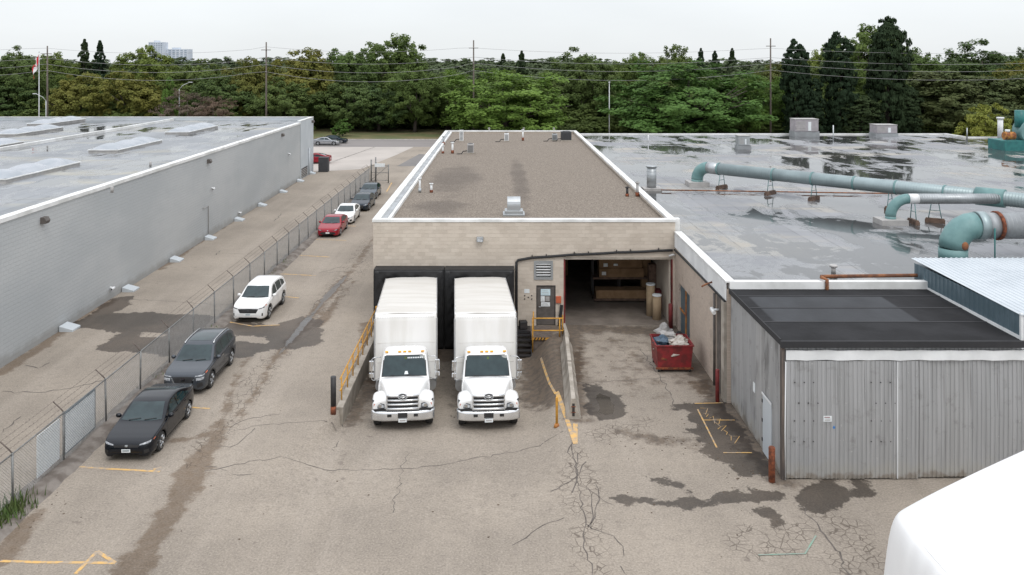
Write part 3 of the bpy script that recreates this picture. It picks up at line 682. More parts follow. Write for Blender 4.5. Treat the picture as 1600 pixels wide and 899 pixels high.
MB().box(.78, 1.60, 43.55, BY0 - .02, -.14, -.02).build('landing', 'black_metal', ld)
for xx in (.76, 1.58): MB().extrude_x([(43.6, -.02), (43.6, -.2), (42.0, -1.15), (42.0, -.95)], xx, xx + .03).build('stringer', 'black_metal', ld)
MB().box(1.62, 3.2, 42.6, 42.72, -1.0, -.14).build('skirt', 'rust_wire', ld)
yr = root('landing_railing', (2.4, 42.5, -.02), 'yellow safety railing round the landing by the brown door', 'railing')
for x, y, a, c in ((1.66, 42.55, -.95, .98), (1.74, 43.6, -.02, .98), (3.05, 42.55, -.1, .95), (3.24, 43.0, -.02, .98), (.80, 43.6, -.1, 1.0), (.80, 42.2, -1.0, .1)): MB().tube([(x, y, a), (x, y, c)], .035, 8).build('post', 'yellow_paint', yr)
for z in (.95, .32): MB().tube([(1.66, 42.55, z), (3.24, 42.55, z), (3.24, 43.0, z)], .033, 8).build('rail', 'yellow_paint', yr)
MB().box(1.62, 3.12, 42.52, 42.54, -.16, -.04).build('toe_board', 'yellow_paint', yr)
for k in range(4): MB().cbox((1.78 + k * .16, 42.515, -.10), .06, .008, .15, ry=R(30)).build('stripe', 'black_metal', yr)
MB().tube([(.80, 43.6, 1.0), (.80, 42.2, .1)], .033, 8).build('rail', 'yellow_paint', yr)
MB().cbox((1.2, 43.9, .2), .42, .35, .42, rz=.2).thing('black_crate', 'black_metal', (1.2, 43.9, -.02), 'black plastic crate left on the landing by the wall', 'crate', bevel=.04)
def barrier(y0, y1, x, rz, label):
    r_ = root('jersey_barrier', (x, (y0 + y1) / 2, 0), label, 'barrier', 'concrete barriers beside the truck well')
    prof = [(-.30, 0), (.30, 0), (.30, .08), (.17, .33), (.085, .82), (-.085, .82), (-.17, .33), (-.30, .08)]
    L = y1 - y0; b_ = MB().extrude_y([(x + p[0], p[1] - .25 if p[1] == 0 else p[1]) for p in prof], y0, y1).build('body', 'concrete', r_, bevel=.02)
    MB().box(x - .05, x + .05, y0 - .012, y0 + .06, .12, .62).build('lifting_slot', 'black_metal', r_)
    MB().box(x - .04, x + .04, y1 - .06, y1 + .012, .12, .6).build('lifting_slot', 'black_metal', r_)
    for z in (.28, .5): MB().tube([(x - .09, y0 - .02, z), (x + .09, y0 - .02, z)], .012, 6).build('loop_bar', 'rust', r_)
    r_.rotation_euler.z = rz
barrier(32.7, 36.75, 2.98, R(-2.5), 'concrete barrier nearest the painted yellow wedge')
barrier(36.95, 41.0, 3.17, R(-2.5), 'concrete barrier between the near barrier and the landing')
MB().extrude_x([(41.15, .0), (43.9, .0), (43.9, .28), (41.15, .5)], 3.28, 3.45).thing('ramp_wall', 'concrete', (3.36, 42.5, 0), 'low concrete upstand between the landing and the bay', 'wall', bevel=.02)
def pipe_post(x, y, h_, r, mat, label, base=None, cat='bollard'):
    z = gz(x, y); r_ = root('bollard', (x, y, z), label, cat)
    MB().tube([(x, y, z - .05), (x, y, z + h_ - .03), (x, y, z + h_)], [r, r, r * .8], 12).build('shaft', mat, r_)
    if base: MB().tube([(x, y, z - .02), (x, y, z + .12)], [r * 2.6, r * 1.4], 10).build('base', base, r_)
pipe_post(*G(870, 661), 1.15, .05, 'yellow_paint', 'slim yellow marker post with rusty foot beside the barrier', 'orange_rust')
pipe_post(*G(1121, 628), 1.35, .085, 'dark_red', 'red steel bollard at the corner of the beige wall')
pipe_post(*G(1206, 753), 1.18, .11, 'rust', 'rusty steel bollard in front of the corrugated shed corner')
pipe_post(9.05, 43.9, 1.3, .12, 'dark_red', 'red bollard just beside the open bay jamb')
# bay contents
r_ = root('carton_stack', (7.1, 49.5, .03), 'long cardboard cartons stacked inside the dark bay', 'cartons')
MB().box(5.62, 8.6, 48.5, 49.4, .27, .75).build('carton', 'cardboard', r_, bevel=.02); MB().box(5.85, 8.5, 48.9, 50, 1.42, 1.95).build('carton', 'cardboard', r_, bevel=.02); MB().box(5.85, 8.4, 48.95, 50, 1.96, 2.5).build('carton', 'cardboard', r_, bevel=.02)
for xx in (5.5, 7.1, 8.62): MB().box(xx, xx + .08, 49.42, 49.5, .03, 3.2).box(xx, xx + .08, 50.2, 50.28, .03, 3.2).build('rack_upright', 'black_metal', r_)
MB().box(5.5, 8.7, 48.9, 50.3, 1.30, 1.41).build('rack_beam', 'wood_block', r_); MB().box(5.5, 8.7, 48.5, 50.3, .15, .26).build('rack_beam', 'wood_block', r_)
for bx_ in ((6.0, 6.25, 1.55, 1.75), (6.7, 6.95, 2.1, 2.22), (6.1, 6.35, 2.05, 2.25)): MB().box(bx_[0], bx_[1], 48.875, 48.885, bx_[2], bx_[3]).build('carton_label', 'paper', r_)
for x, y, h_, lb in ((8.38, 46.1, 1.78, 'tall cardboard drum with pale lid inside the bay opening'), (8.6, 45.4, 1.36, 'shorter cardboard drum standing in front of the tall one')):
    r_ = root('drum', (x, y, .03), lb, 'drum'); MB().tube([(x, y, .03), (x, y, h_)], .24, 16).build('drum_body', 'cardboard_drum', r_); MB().tube([(x, y, h_ - .05), (x, y, h_ + .02)], .255, 16).build('lid', 'paper', r_)
for k, (x, y, h_, mt) in enumerate(((8.95, 47.0, 1.2, 'dark_red'), (8.9, 48.5, 2.3, 'wood_block'), (8.7, 49.5, 2.6, 'cardboard'), (3.6, 52, 2.2, 'unit_grey'), (4.1, 55, 2.6, 'cardboard'))):
    MB().cbox((x, y, .03 + h_ / 2), .35 + .1 * k, .5, h_).thing('stored_crate', mt, (x, y, .03), ['dark red crate inside the bay behind the drums', 'brown timber crate against the right bay wall', 'tall carton deep inside the bay on the right', 'grey cabinet in the dark left side of the bay', 'tall carton deep inside the bay on the left'][k], 'crate', bevel=.02)
# red bin with casters and junk
x0, y0 = G(1026, 583); x1, _ = G(1083, 583); r_ = root('waste_bin', ((x0 + x1) / 2, y0 + .75, 0), 'red steel waste bin on casters beside the beige wall', 'bin')
zb, zt = .17, 1.2; y1 = y0 + 1.55; t = .05; fl = .08
def taper(mb, a, c): 
    mb.quad(*a); return mb
def wallq(p0, p1, p2, p3, nrm):
    mb = MB(); q = [Vector(p) for p in (p0, p1, p2, p3)]; nn = Vector(nrm) * t; b_ = len(mb.v)
    mb.v += [tuple(v) for v in q] + [tuple(v + nn) for v in q]
    for f in ((0, 1, 2, 3), (7, 6, 5, 4), (0, 4, 5, 1), (1, 5, 6, 2), (2, 6, 7, 3), (3, 7, 4, 0)): mb.face(f)
    return mb.build('side_panel', 'red_paint', r_)
wallq((x0 + fl, y0 + fl, zb), (x1 - fl, y0 + fl, zb), (x1, y0, zt), (x0, y0, zt), (0, 1, 0)); wallq((x0 + fl, y1, zb), (x1 - fl, y1, zb), (x1, y1, zt), (x0, y1, zt), (0, -1, 0))
wallq((x0 + fl, y0 + fl + .01, zb), (x0 + fl, y1 - .06, zb), (x0, y1 - .06, zt), (x0, y0 + .06, zt), (1, 0, 0)); wallq((x1 - fl, y0 + fl + .01, zb), (x1 - fl, y1 - .06, zb), (x1, y1 - .06, zt), (x1, y0 + .06, zt), (-1, 0, 0))
MB().box(x0 + fl, x1 - fl, y0 + fl, y1, zb - .05, zb - .003).build('floor_plate', 'red_paint', r_)
for a in ((x0 - .04, x1 + .04, y0 - .045, y0 + .01), (x0 - .04, x1 + .04, y1 - .005, y1 + .04)): MB().box(*a, zt + .003, zt + .06).build('rim_bar', 'red_paint', r_)
for a in ((x0 - .045, x0 + .01), (x1 - .01, x1 + .045)): MB().box(*a, y0 + .012, y1 - .006, zt + .003, zt + .06).build('rim_bar', 'red_paint', r_)
MB().box(x0 - .02, x1 + .02, y0 + .02, y0 + .075, zb - .02, zb + .06).build('base_rail', 'rust', r_)
MB().cbox((x0 + .35, y0 + .03, .62), .26, .012, .09, rx=R(-4), ry=R(15)).build('scrape', 'rust', r_)
for xx in (x0 + .12, x1 - .12):
    for yy in (y0 + .15, y1 - .2):
        w_ = MB().tube([(xx - .04, yy, .09), (xx + .04, yy, .09)], .09, 12).build('caster', 'black_rubber', r_); MB().box(xx - .06, xx + .06, yy - .06, yy + .04, .10, .19).build('fork', 'alu', w_)
jx = (x0 + x1) / 2
jk = root('rubbish', (jx, y0 + .8, .9), 'heap of white sheeting, offcuts and a blue bag in the red bin', 'rubbish')
def lump(nm, c, r, mat, sx=1, sy=1, sz=1, seed=0):
    bm = bmesh.new(); bmesh.ops.create_icosphere(bm, subdivisions=3, radius=1); rn = random.Random(seed); ph = [rn.uniform(0, 6) for _ in range(6)]
    for v in bm.verts:
        p = v.co; k = 1 + .18 * math.sin(p.x * 5 + ph[0]) + .16 * math.sin(p.y * 6 + ph[1]) + .14 * math.sin(p.z * 7 + ph[2]) + .08 * math.sin(p.x * 13 + p.y * 11 + ph[3])
        v.co = Vector((p.x * sx, p.y * sy, p.z * sz)) * r * k + Vector(c) - wloc(jk)
    me = bpy.data.meshes.new(nm); bm.to_mesh(me); bm.free(); me.materials.append(MATS[mat]); link(bpy.data.objects.new(nm, me), jk)
lump('blue_bag', (x0 + .4, y0 + .75, 1.15), .3, 'blue_bag', 1.2, 1.5, .9, 1); lump('white_sheet', (jx + .3, y0 + .6, 1.14), .34, 'debris', 1.3, 1.1, .6, 2); lump('white_sheet', (jx + .45, y0 + 1.0, 1.18), .3, 'debris', 1.2, 1, .5, 3)
lump('filling', (jx, y0 + .8, .82), .6, 'debris', 1.1, 1.0, .4, 4); lump('grey_sack', (jx - .1, y0 + 1.3, 1.25), .28, 'unit_grey', 1.2, .8, .8, 5)
for k in range(6): MB().cbox((jx + random.uniform(-.4, .5), y0 + random.uniform(.4, 1.2), 1.2 + random.uniform(0, .1)), .9, .08, .03, rz=random.uniform(0, 3), ry=random.uniform(-.3, .3)).build('offcut', 'debris' if k % 2 else 'wood_block', jk)
pk = root('scrap_pile', (8.7, 41.9, 0), 'small heap of grey bags and planks behind the red bin', 'scrap'); jk = pk
lump('grey_sack', (8.4, 42.3, .33), .36, 'unit_grey', 1.2, 1, .9, 8); lump('black_sack', (9.0, 41.4, .3), .3, 'black_rubber', 1, 1, .9, 9)
MB().cbox((8.85, 41.6, .3), 1.5, .14, .04, rz=R(70), ry=R(12)).build('plank', 'debris', pk); MB().cbox((9.0, 41.0, .15), 1.3, .14, .05, rz=R(110)).build('plank', 'yellow_paint', pk)
# ------------------------------------------------------------------ wet flat roofs
def membrane(name, base, light, dark, thr, beige, seam_dir):
    m, nt, b = nodes(name); n = N(nt); P = n.pos()
    big = n.noise(P, .10, 5, .6); shv = n.new('ShaderNodeTexBrick', ins={'Vector': n.new('ShaderNodeMapping', ins={0: P, 2: (0, 0, math.pi / 2)}).outputs[0], 'Scale': 1.0, 'Mortar Size': .02, 'Brick Width': 7.5, 'Row Height': 1.0, 'Color1': (0, 0, 0, 1), 'Color2': (1, 1, 1, 1), 'Mortar': (.5, .5, .5, 1)})
    shr = n.math('SUBTRACT', shv.outputs['Color'], .5); st = n.math('ADD', n.noise(n.pos((.6, .34, 1)), .42, 7, .68, .6), n.math('MULTIPLY', shr, .07)); mid = n.noise(P, .9, 5)
    cc = n.mix(n.mr(big, .35, .65), c4(base), c4(light))
    cc = n.mix(n.math('MULTIPLY', n.mr(n.noise(n.pos((.22, .6, 1)), .35, 4), .5, .64), .75), cc, c4(beige))
    cc = n.mix(n.math('MULTIPLY', n.mr(mid, .5, .75), .35), cc, n.mix(.5, cc, (.12, .12, .12, 1)))
    sp = n.new('ShaderNodeSeparateXYZ', ins={0: P})
    s1 = n.math('FRACT', n.math('DIVIDE', n.math('ADD', sp.outputs[0], n.math('MULTIPLY', n.noise(P, .5, 2), .15)), 1.0))
    s2 = n.math('FRACT', n.math('DIVIDE', n.math('ADD', sp.outputs[1], n.math('MULTIPLY', n.noise(P, .4, 2), .2)), 7.5))
    sm = n.math('MAXIMUM', n.mr(s1, .07, .02), n.mr(s2, .012, .004))
    cc = n.mix(n.math('ADD', .12, n.math('MULTIPLY', shr, .3)), cc, (.14, .145, .155, 1))
    cc = n.mix(n.math('MULTIPLY', sm, n.mr(n.noise(P, .3, 3), .4, .6, .1, .7)), cc, (.07, .07, .07, 1))
    pw = n.mr(n.math('ADD', st, n.math('MULTIPLY', n.math('SUBTRACT', big, .5), .5)), thr, thr + .035)
    wt = n.mr(n.math('ADD', st, n.math('MULTIPLY', n.math('SUBTRACT', big, .5), .5)), thr - .075, thr - .03)
    cc = n.mix(n.math('MULTIPLY', wt, .5), cc, n.mix(.6, cc, c4(dark)))
    cc = n.mix(n.math('MULTIPLY', pw, .8), cc, c4(dark))
    nt.links.new(cc, b.inputs['Base Color'])
    nt.links.new(n.math('SUBTRACT', n.math('SUBTRACT', .75, n.math('MULTIPLY', wt, .52)), n.math('MULTIPLY', pw, .19)), b.inputs['Roughness'])
    nt.links.new(n.bump(n.math('MULTIPLY', n.math('ADD', n.noise(P, 14, 3), sm), n.math('SUBTRACT', 1.0, pw)), .12, .02), b.inputs['Normal'])
    return m
membrane('membrane_right', (.22, .226, .24), (.285, .29, .30), (.028, .028, .027), .488, (.38, .35, .295), True)
membrane('membrane_left', (.24, .255, .27), (.30, .312, .325), (.05, .05, .052), .54, (.38, .365, .31), True)
# painted block wall (left building): courses as fine relief under paint
m, nt, b = nodes('painted_block'); n = N(nt)
sp = n.new('ShaderNodeSeparateXYZ', ins={0: n.pos()}); v = n.new('ShaderNodeCombineXYZ', ins={0: sp.outputs[1], 1: sp.outputs[2], 2: 0.0}).outputs[0]
bt = n.new('ShaderNodeTexBrick', ins={'Vector': v, 'Scale': 1.0, 'Mortar Size': .016, 'Brick Width': .4, 'Row Height': .2, 'Color1': (0, 0, 0, 1), 'Color2': (1, 1, 1, 1), 'Mortar': (.5, .5, .5, 1)})
lg = n.math('ADD', n.math('MULTIPLY', n.noise(n.pos((1, .35, 1)), .3, 5), .86), n.math('MULTIPLY', n.noise(n.pos((1, 1.0, .12)), .7, 5), .14)); cc = n.mix(n.mr(lg, .35, .65), (.40, .418, .425, 1), (.475, .487, .487, 1))
cc = n.mix(n.math('MULTIPLY', bt.outputs['Color'], .10), cc, (.38, .395, .40, 1)); cc = n.mix(n.math('MULTIPLY', bt.outputs['Fac'], .26), cc, (.30, .315, .325, 1))
cc = n.mix(n.math('MULTIPLY', n.mr(n.math('SUBTRACT', sp.outputs[2], n.math('MULTIPLY', n.noise(n.pos(), 1.2, 4), .8)), .25, -.25), .5), cc, (.22, .21, .19, 1))
nt.links.new(cc, b.inputs['Base Color']); b.inputs['Roughness'].default_value = .7
nt.links.new(n.bump(n.math('ADD', n.math('MULTIPLY', bt.outputs['Fac'], -1.0), n.math('MULTIPLY', n.noise(n.pos(), 22, 3), .5)), .5, .02), b.inputs['Normal'])
M('painted_pale', (.50, .535, .56), (.46, .495, .52), .5, .6)

# ------------------------------------------------------------------ left building
def wx(y): return -23.11 - .0183 * (y - 38.13)
lb = root('grey_warehouse', (-40, 60, 0), 'long grey painted block warehouse with wet flat roof and skylights', 'building')
LZ = 6.72; YA, YB, YC = 8, 99.9, 107.4
def wall_run(y0, y1, dx, th, z0, z1, name, mat):
    return MB().prism([(wx(y0) + dx, y0), (wx(y1) + dx, y1), (wx(y1) + dx - th, y1), (wx(y0) + dx - th, y0)], z0, z1).build(name, mat, lb)
wall_run(YA, YB, 0, .3, -.1, LZ, 'side_wall', 'painted_block')
wall_run(YB + .06, YC, .04, .3, -.1, LZ + .35, 'end_wall', 'painted_pale')
wall_run(YB, YB + .06, .0, .2, -.1, LZ, 'joint', 'black_metal')
for k_ in range(31):
    ya_ = YA + (YB - .02 - YA) * k_ / 31; yb_ = YA + (YB - .02 - YA) * (k_ + 1) / 31; dz_ = random.uniform(-.008, .008); wall_run(ya_ + .006, yb_ - .006, .06 + random.uniform(-.012, .012), .48, LZ + dz_, LZ + .2 + dz_, 'coping', 'white_coping')
wall_run(YB + .06, YC + .05, .07, .4, LZ + .35, LZ + .42, 'coping', 'white_coping')
MB().box(-80, wx(YC) - .26, YC - .3, YC, -.1, LZ + .35).build('rear_wall', 'painted_pale', lb); MB().box(-80, wx(YC) - .33, YC - .35, YC + .05, LZ + .35, LZ + .42).build('coping', 'white_coping', lb)
MB().prism([(-80, YA), (wx(YA) - .3, YA), (wx(YC) - .3, YC - .3), (-80, YC - .3)], LZ - .3, LZ - .04).build('roof_deck', 'membrane_left', lb)
MB().box(-42.6, -42.3, YA, YC - .4, LZ - .04, LZ + .22).build('fire_wall', 'white_coping', lb)
gr = MB().box(wx(102) + .04, wx(102) + .07, 100.3, 103.6, .1, 1.25).build('wall_grille', 'black_metal', lb)
for k in range(5): MB().box(wx(102) + .07, wx(102) + .09, 100.35, 103.55, .2 + k * .2, .28 + k * .2).build('slat', 'unit_grey', gr)
MB().tube([(wx(104.4) + .14, 104.4, 0), (wx(104.4) + .14, 104.4, 3.4)], .1, 8).build('downpipe', 'painted_pale', lb)
MB().tube([(wx(66) + .06, 66.6, .1), (wx(66) + .06, 66.6, 2.6), (wx(66) + .06, 65.4, 2.6)], .03, 6).build('conduit', 'unit_grey', lb)
MB().box(-22.0 - 1.6, -22.35, 106.9, 107.9, .0, 1.9).thing('utility_cabinet', 'unit_black', (-23, 107.4, 0), 'black cabinet standing at the far corner of the grey warehouse', 'cabinet', bevel=.05)
# skylights: a long curb with three domes each
def skylight(x0, x1, y0, y1, nd, label):
    z = LZ - .04; r_ = root('skylight', ((x0 + x1) / 2, (y0 + y1) / 2, z), label, 'skylight', 'domed skylights on the grey warehouse roof')
    MB().box(x0, x1, y0, y1, z - .02, z + .22).build('curb', 'unit_grey', r_); MB().box(x0 - .06, x1 + .06, y0 - .06, y1 + .06, z + .22, z + .28).build('rim', 'white_coping', r_)
    L = (y1 - y0) / nd
    for k in range(nd):
        rows = []; K = 10
        for i in range(K + 1):
            u = i / K * 2 - 1
            rows.append([((x0 + x1) / 2 + (x1 - x0) / 2 * .96 * (j / K * 2 - 1), y0 + L * (k + .5) + L / 2 * .96 * u, z + .28 + .42 * ((1 - u * u) * (1 - (j / K * 2 - 1) ** 2)) ** .75) for j in range(K + 1)])
        mb = MB(); mb.smooth = True; mb.grid(rows).build('dome', 'skylight', r_)
def sky_at(pxl, pyl, L, nd, w, label):
    x, y = G(pxl, pyl, LZ + .2); skylight(x, x + w, y, y + L, nd, label)
sky_at(-52, 281, 9, 3, 2.4, 'domed skylight strip on the grey roof nearest the camera')
sky_at(138, 235, 9, 3, 2.4, 'domed skylight strip in the middle of the grey roof')
sky_at(258, 207, 9, 3, 2.4, 'domed skylight strip nearest the far end of the grey roof')
sky_at(-12, 210, 9, 3, 2.4, 'domed skylight strip beyond the white roof divider, nearer one')
sky_at(42, 194, 9, 3, 2.4, 'low domed skylight strip beyond the white roof divider, farther one')
sky_at(-110, 238, 9, 3, 2.4, 'domed skylight strip past the divider at the photo edge')
for k, (a, c) in enumerate(((235, 259.5), (175, 300))): 
    x, y = G(a, c, LZ); MB().tube([(x, y, LZ - .05), (x, y, LZ + .3)], .09, 8).thing('roof_vent', 'unit_grey', (x, y, LZ - .04), ['small grey vent near the coping of the grey warehouse', 'small grey vent on the near part of the grey roof'][k], 'vent')
# wall lights, cameras, wedges
for k, (a, c, lbl) in enumerate(((66, 344, 'brown wall light nearest the camera on the grey wall'), (325, 252, 'brown wall light in the middle of the grey wall'), (441, 211, 'brown wall light near the far end of the grey wall'), (488, 190, 'black wall light at the far corner of the grey warehouse'))):
    Y = -23.2 * F / (a - CX); Y = wx(Y) * F / (a - CX); z = H - (c - HY) * Y / F; x = wx(Y) + (.04 if k == 3 else 0); Y = min(Y, 107.0)
    r_ = root('wall_light', (x, Y, z - .15), lbl, 'lamp', 'lights along the grey wall')
    MB().extrude_y([(x, z - .16), (x, z + .16), (x + .22, z + .16), (x + .32, z - .02), (x + .26, z - .16)], Y - .2, Y + .2).build('housing', 'door_brown', r_, bevel=.015); MB().box(x + .02, x + .25, Y - .17, Y + .17, z - .175, z - .163).build('lens', 'lamp_lens', r_)
for k, (a, c, lbl) in enumerate(((172, 451, 'white camera low on the grey wall beside a pale wedge'), (331, 295, 'white camera high on the grey wall'), (451, 241, 'round white camera near the far end of the grey wall'), (373, 333, 'small white camera low on the far half of the grey wall'))):
    Y = wx(60) * F / (a - CX); Y = wx(Y) * F / (a - CX); z = H - (c - HY) * Y / F; x = wx(Y)
    r_ = root('security_camera', (x, Y, z), lbl, 'camera', 'cameras along the grey wall')
    MB().tube([(x - .02, Y, z + .05), (x + .12, Y, z + .05)], .06, 8).build('mount', 'white_metal', r_); MB().tube([(x + .16, Y + .18, z + .02), (x + .16, Y - .16, z - .02)], .075, 10).build('housing', 'white_metal', r_); MB().tube([(x + .16, Y - .16, z - .02), (x + .16, Y - .18, z - .022)], .05, 10).build('lens', 'unit_black', r_)
wedges = [(93, 515), (194, 454), (269, 408), (326, 374), (373, 345), (411, 322), (441, 301), (468, 284), (491, 272)]
for k, (a, c) in enumerate(wedges):
    x, Y = G(a, c); x = wx(Y) + .05
    lblk = ['nearest', 'second', 'third', 'fourth', 'fifth', 'sixth', 'seventh', 'eighth', 'farthest'][k]
    MB().extrude_y([(x, -.02), (x, .30), (x + .72, .10), (x + .72, -.02)], Y - .42, Y + .42).thing('concrete_wedge', 'painted_pale', (x + .4, Y, 0), 'pale wedge block at the foot of the grey wall, %s along it' % lblk if k not in (0, 8) else 'pale wedge block at the foot of the grey wall, %s one' % lblk, 'wedge', 'pale wedges along the grey wall', bevel=.02)

# ------------------------------------------------------------------ right building
RX, RY0, RY1, QZ = 9.40, 34.25, 106.0, 4.92
rb = root('low_warehouse', (40, 70, 0), 'low beige brick warehouse with puddled grey flat roof and ducts', 'building')
m, nt, b = nodes('beige_brick'); n = N(nt)
sp = n.new('ShaderNodeSeparateXYZ', ins={0: n.pos()}); v = n.new('ShaderNodeCombineXYZ', ins={0: sp.outputs[1], 1: sp.outputs[2], 2: 0.0}).outputs[0]
bt = n.new('ShaderNodeTexBrick', ins={'Vector': v, 'Scale': 1.0, 'Mortar Size': .008, 'Brick Width': .21, 'Row Height': .07, 'Color1': (.52, .43, .355, 1), 'Color2': (.45, .37, .305, 1), 'Mortar': (.40, .345, .295, 1)})
cc = n.mix(n.math('MULTIPLY', n.mr(n.noise(n.pos(), 1.4, 5), .5, .75), .5), bt.outputs['Color'], (.30, .24, .20, 1))
cc = n.mix(n.mr(n.noise(n.pos(), 3.3, 3), .68, .72), cc, (.24, .18, .15, 1))
nt.links.new(cc, b.inputs['Base Color']); b.inputs['Roughness'].default_value = .9
nt.links.new(n.bump(n.math('ADD', n.math('MULTIPLY', bt.outputs['Fac'], -1.0), n.noise(n.pos(), 20, 3)), .4, .01), b.inputs['Normal'])
DY0, DY1 = 41.0, 43.5
MB().box(RX, RX + .3, RY0, DY0, -.1, 4.7).box(RX, RX + .3, DY1, BY0 - .003, -.1, 4.7).box(RX, RX + .3, DY0, DY1, 2.55, 4.7).build('brick_wall', 'beige_brick', rb)
MB().box(RX + .3, 80, RY0, RY0 + .3, -.1, QZ - .01).box(RX + .1, 57, RY1 - .3, RY1, -.1, QZ - .01).box(56.7, 57, 101.5, RY1 - .3, -.1, QZ - .01).box(57, 90, 101.2, 101.5, -.1, QZ - .01).build('outer_wall', 'beige_brick', rb)
dp = MB().box(RX + .1, RX + .16, DY0, DY1, .0, 2.55).build('grey_door', 'siding_blue', rb)
MB().box(RX + .04, RX + .10, DY0 + 1.1, DY0 + 1.2, .0, 2.5).box(RX + .05, RX + .09, DY0 + 1.2, DY1, 1.15, 1.25).build('door_rail', 'orange_rust', dp)
MB().prism([(RX + .3, RY0 + .3), (90, RY0 + .3), (90, 101.2), (57, 101.2), (57, RY1 - .3), (RX + .3, RY1 - .3)], QZ - .3, QZ).build('roof_deck', 'membrane_right', rb)
# white corrugated fascia on the yard side
fz0, fz1 = 4.22, 5.0
k = 0; y = RY0 + .02
while y < BY0 - .1:
    y2 = min(y + .92, BY0 - .06); pr = []
    nr = 5; st_ = (y2 - y) / nr
    for i in range(nr): a = y + i * st_; pr += [(a, -.02), (a + st_ * .55, -.02), (a + st_ * .65, -.05), (a + st_ * .9, -.05)]
    pr.append((y2 - .004, -.02))
    mb = MB(); mb.grid([[(RX + q[1], q[0], fz0) for q in pr], [(RX + q[1], q[0], fz1) for q in pr]]); mb.build('fascia_panel', 'white_metal', rb, fixn=False); y = y2
MB().box(RX - .07, RX + .32, RY0 - .05, BY0 - .06, fz1, fz1 + .08).build('coping', 'white_coping', rb, bevel=.01)
MB().box(RX + .1, 17.7, RY0 - .06, RY0 + .25, QZ - .2, fz1 + .05).build('coping', 'white_coping', rb, bevel=.01)
MB().box(RX + .3, 57.05, RY1 - .3, RY1 + .05, QZ, QZ + .16).build('coping', 'white_coping', rb); MB().box(56.7, 57.05, 101.2, RY1 - .31, QZ, QZ + .2).build('coping', 'white_coping', rb); MB().box(57.06, 90, 101.15, 101.5, QZ, QZ + .14).build('coping', 'white_coping', rb)
MB().box(BX1 - .01, BX1 + .28, BY0 + .1, BY0 + .5, QZ, BZ + .15).build('corner_flashing', 'white_coping', rb)
MB().tube([(RX - .07, RY0 + .1, 4.2), (RX - .07, 39, 4.17), (RX - .07, BY0 - .15, 4.1)], .05, 8).build('edge_cable', 'black_rubber', rb)
MB().tube([(RX - .1, 35.9, 0.1), (RX - .1, 35.9, 4.1)], .06, 8).build('downpipe', 'door_brown', rb); MB().box(RX - .02, RX - .003, 35.2, 35.75, 0.02, 4.1).build('dark_panel', 'door_brown', rb)
MB().box(RX - .12, RX - .003, 34.27, 34.75, .02, 4.15).build('end_pier', 'concrete', rb)
r_ = root('security_camera', (RX - .12, 35.5, 3.45), 'white camera on the beige wall by the shed corner', 'camera'); MB().tube([(RX - .02, 35.5, 3.5), (RX - .2, 35.5, 3.5)], .05, 8).build('mount', 'white_metal', r_); MB().tube([(RX - .26, 35.75, 3.47), (RX - .26, 35.3, 3.42)], .085, 10).build('housing', 'white_metal', r_)
MB().tube([(RX + .02, 36.5, 4.45), (RX - .35, 36.4, 4.35), (RX - .55, 36.3, 4.28)], .04, 8).thing('spout', 'rust_pipe', (RX, 36.5, 4.4), 'rusty spout sticking out of the white fascia', 'pipe')
MB().tube([(9.05, BY0 - .1, 3.75), (9.25, BY0 - .12, 3.82), (9.38, BY0 - .12, 3.80)], .05, 8).thing('white_elbow', 'white_metal', (9.1, BY0 - .1, 3.7), 'white pipe elbow in the inner wall corner above the bay', 'pipe')
# rusty gas pipes on the roof
MB().tube([(11.5, 59, QZ + .12), (29, 57.2, QZ + .12)], .045, 8).thing('gas_pipe', 'rust_pipe', (20, 58, QZ), 'thin rusty pipe lying across the wet roof behind the ducts', 'pipe')
MB().tube([(13.5, RY0 - .12, QZ - .35), (13.5, RY0 - .12, QZ + .22), (13.35, RY0 + .1, QZ + .27), (13.45, RY0 + .42, QZ + .22), (17.6, RY0 + .62, QZ + .22)], .075, 10).thing('elbow_pipe', 'rust_pipe', (13.5, RY0, QZ - .3), 'rusty bent pipe at the front edge of the wet roof', 'pipe')
MB().tube([(14.6, 36.2, QZ - .02), (14.6, 36.2, QZ + .25)], .1, 10).tube([(14.6, 36.2, QZ + .25), (14.6, 36.2, QZ + .33)], .17, 10).thing('roof_drain_vent', 'unit_grey', (14.6, 36.2, QZ), 'small grey vent on the roof behind the rusty elbow pipe', 'vent')
# ducts
def duct(name, pts, r, mat, parent, ribs=0, rib_mat='teal', n=18):
    return MB().tube(pts, r, n).build(name, mat, parent)
def arc(c, a0, a1, r, ex, ez, k=9):
    c = Vector(c); ex = Vector(ex); ez = Vector(ez); return [tuple(c + ex * r * math.cos(t) + ez * r * math.sin(t)) for t in np.linspace(a0, a1, k)]
M('spiral', (.40, .42, .43), (.34, .36, .37), .7, .42, metal=.5)
M('spiral_teal', (.33, .40, .41), (.27, .33, .34), .7, .42, metal=.4)
def ribs_on(parent, a, c, r, step, mat):
    a, c = Vector(a), Vector(c); d = (c - a).normalized(); L = (c - a).length; mb = MB()
    for i in range(int(L / step)): p = a + d * (i + .5) * step; mb.tube([p - d * .012, p + d * .012], r + .012, 18, cap=False)
    tag(mb.build('spiral_seam', mat, parent), kind='stuff')
def collar(parent, a, c, t, r, w, mat='teal'):
    a, c = Vector(a), Vector(c); d = (c - a).normalized(); p = a.lerp(c, t); MB().tube([p - d * w / 2, p + d * w / 2], r + .03, 18).build('collar', mat, parent)
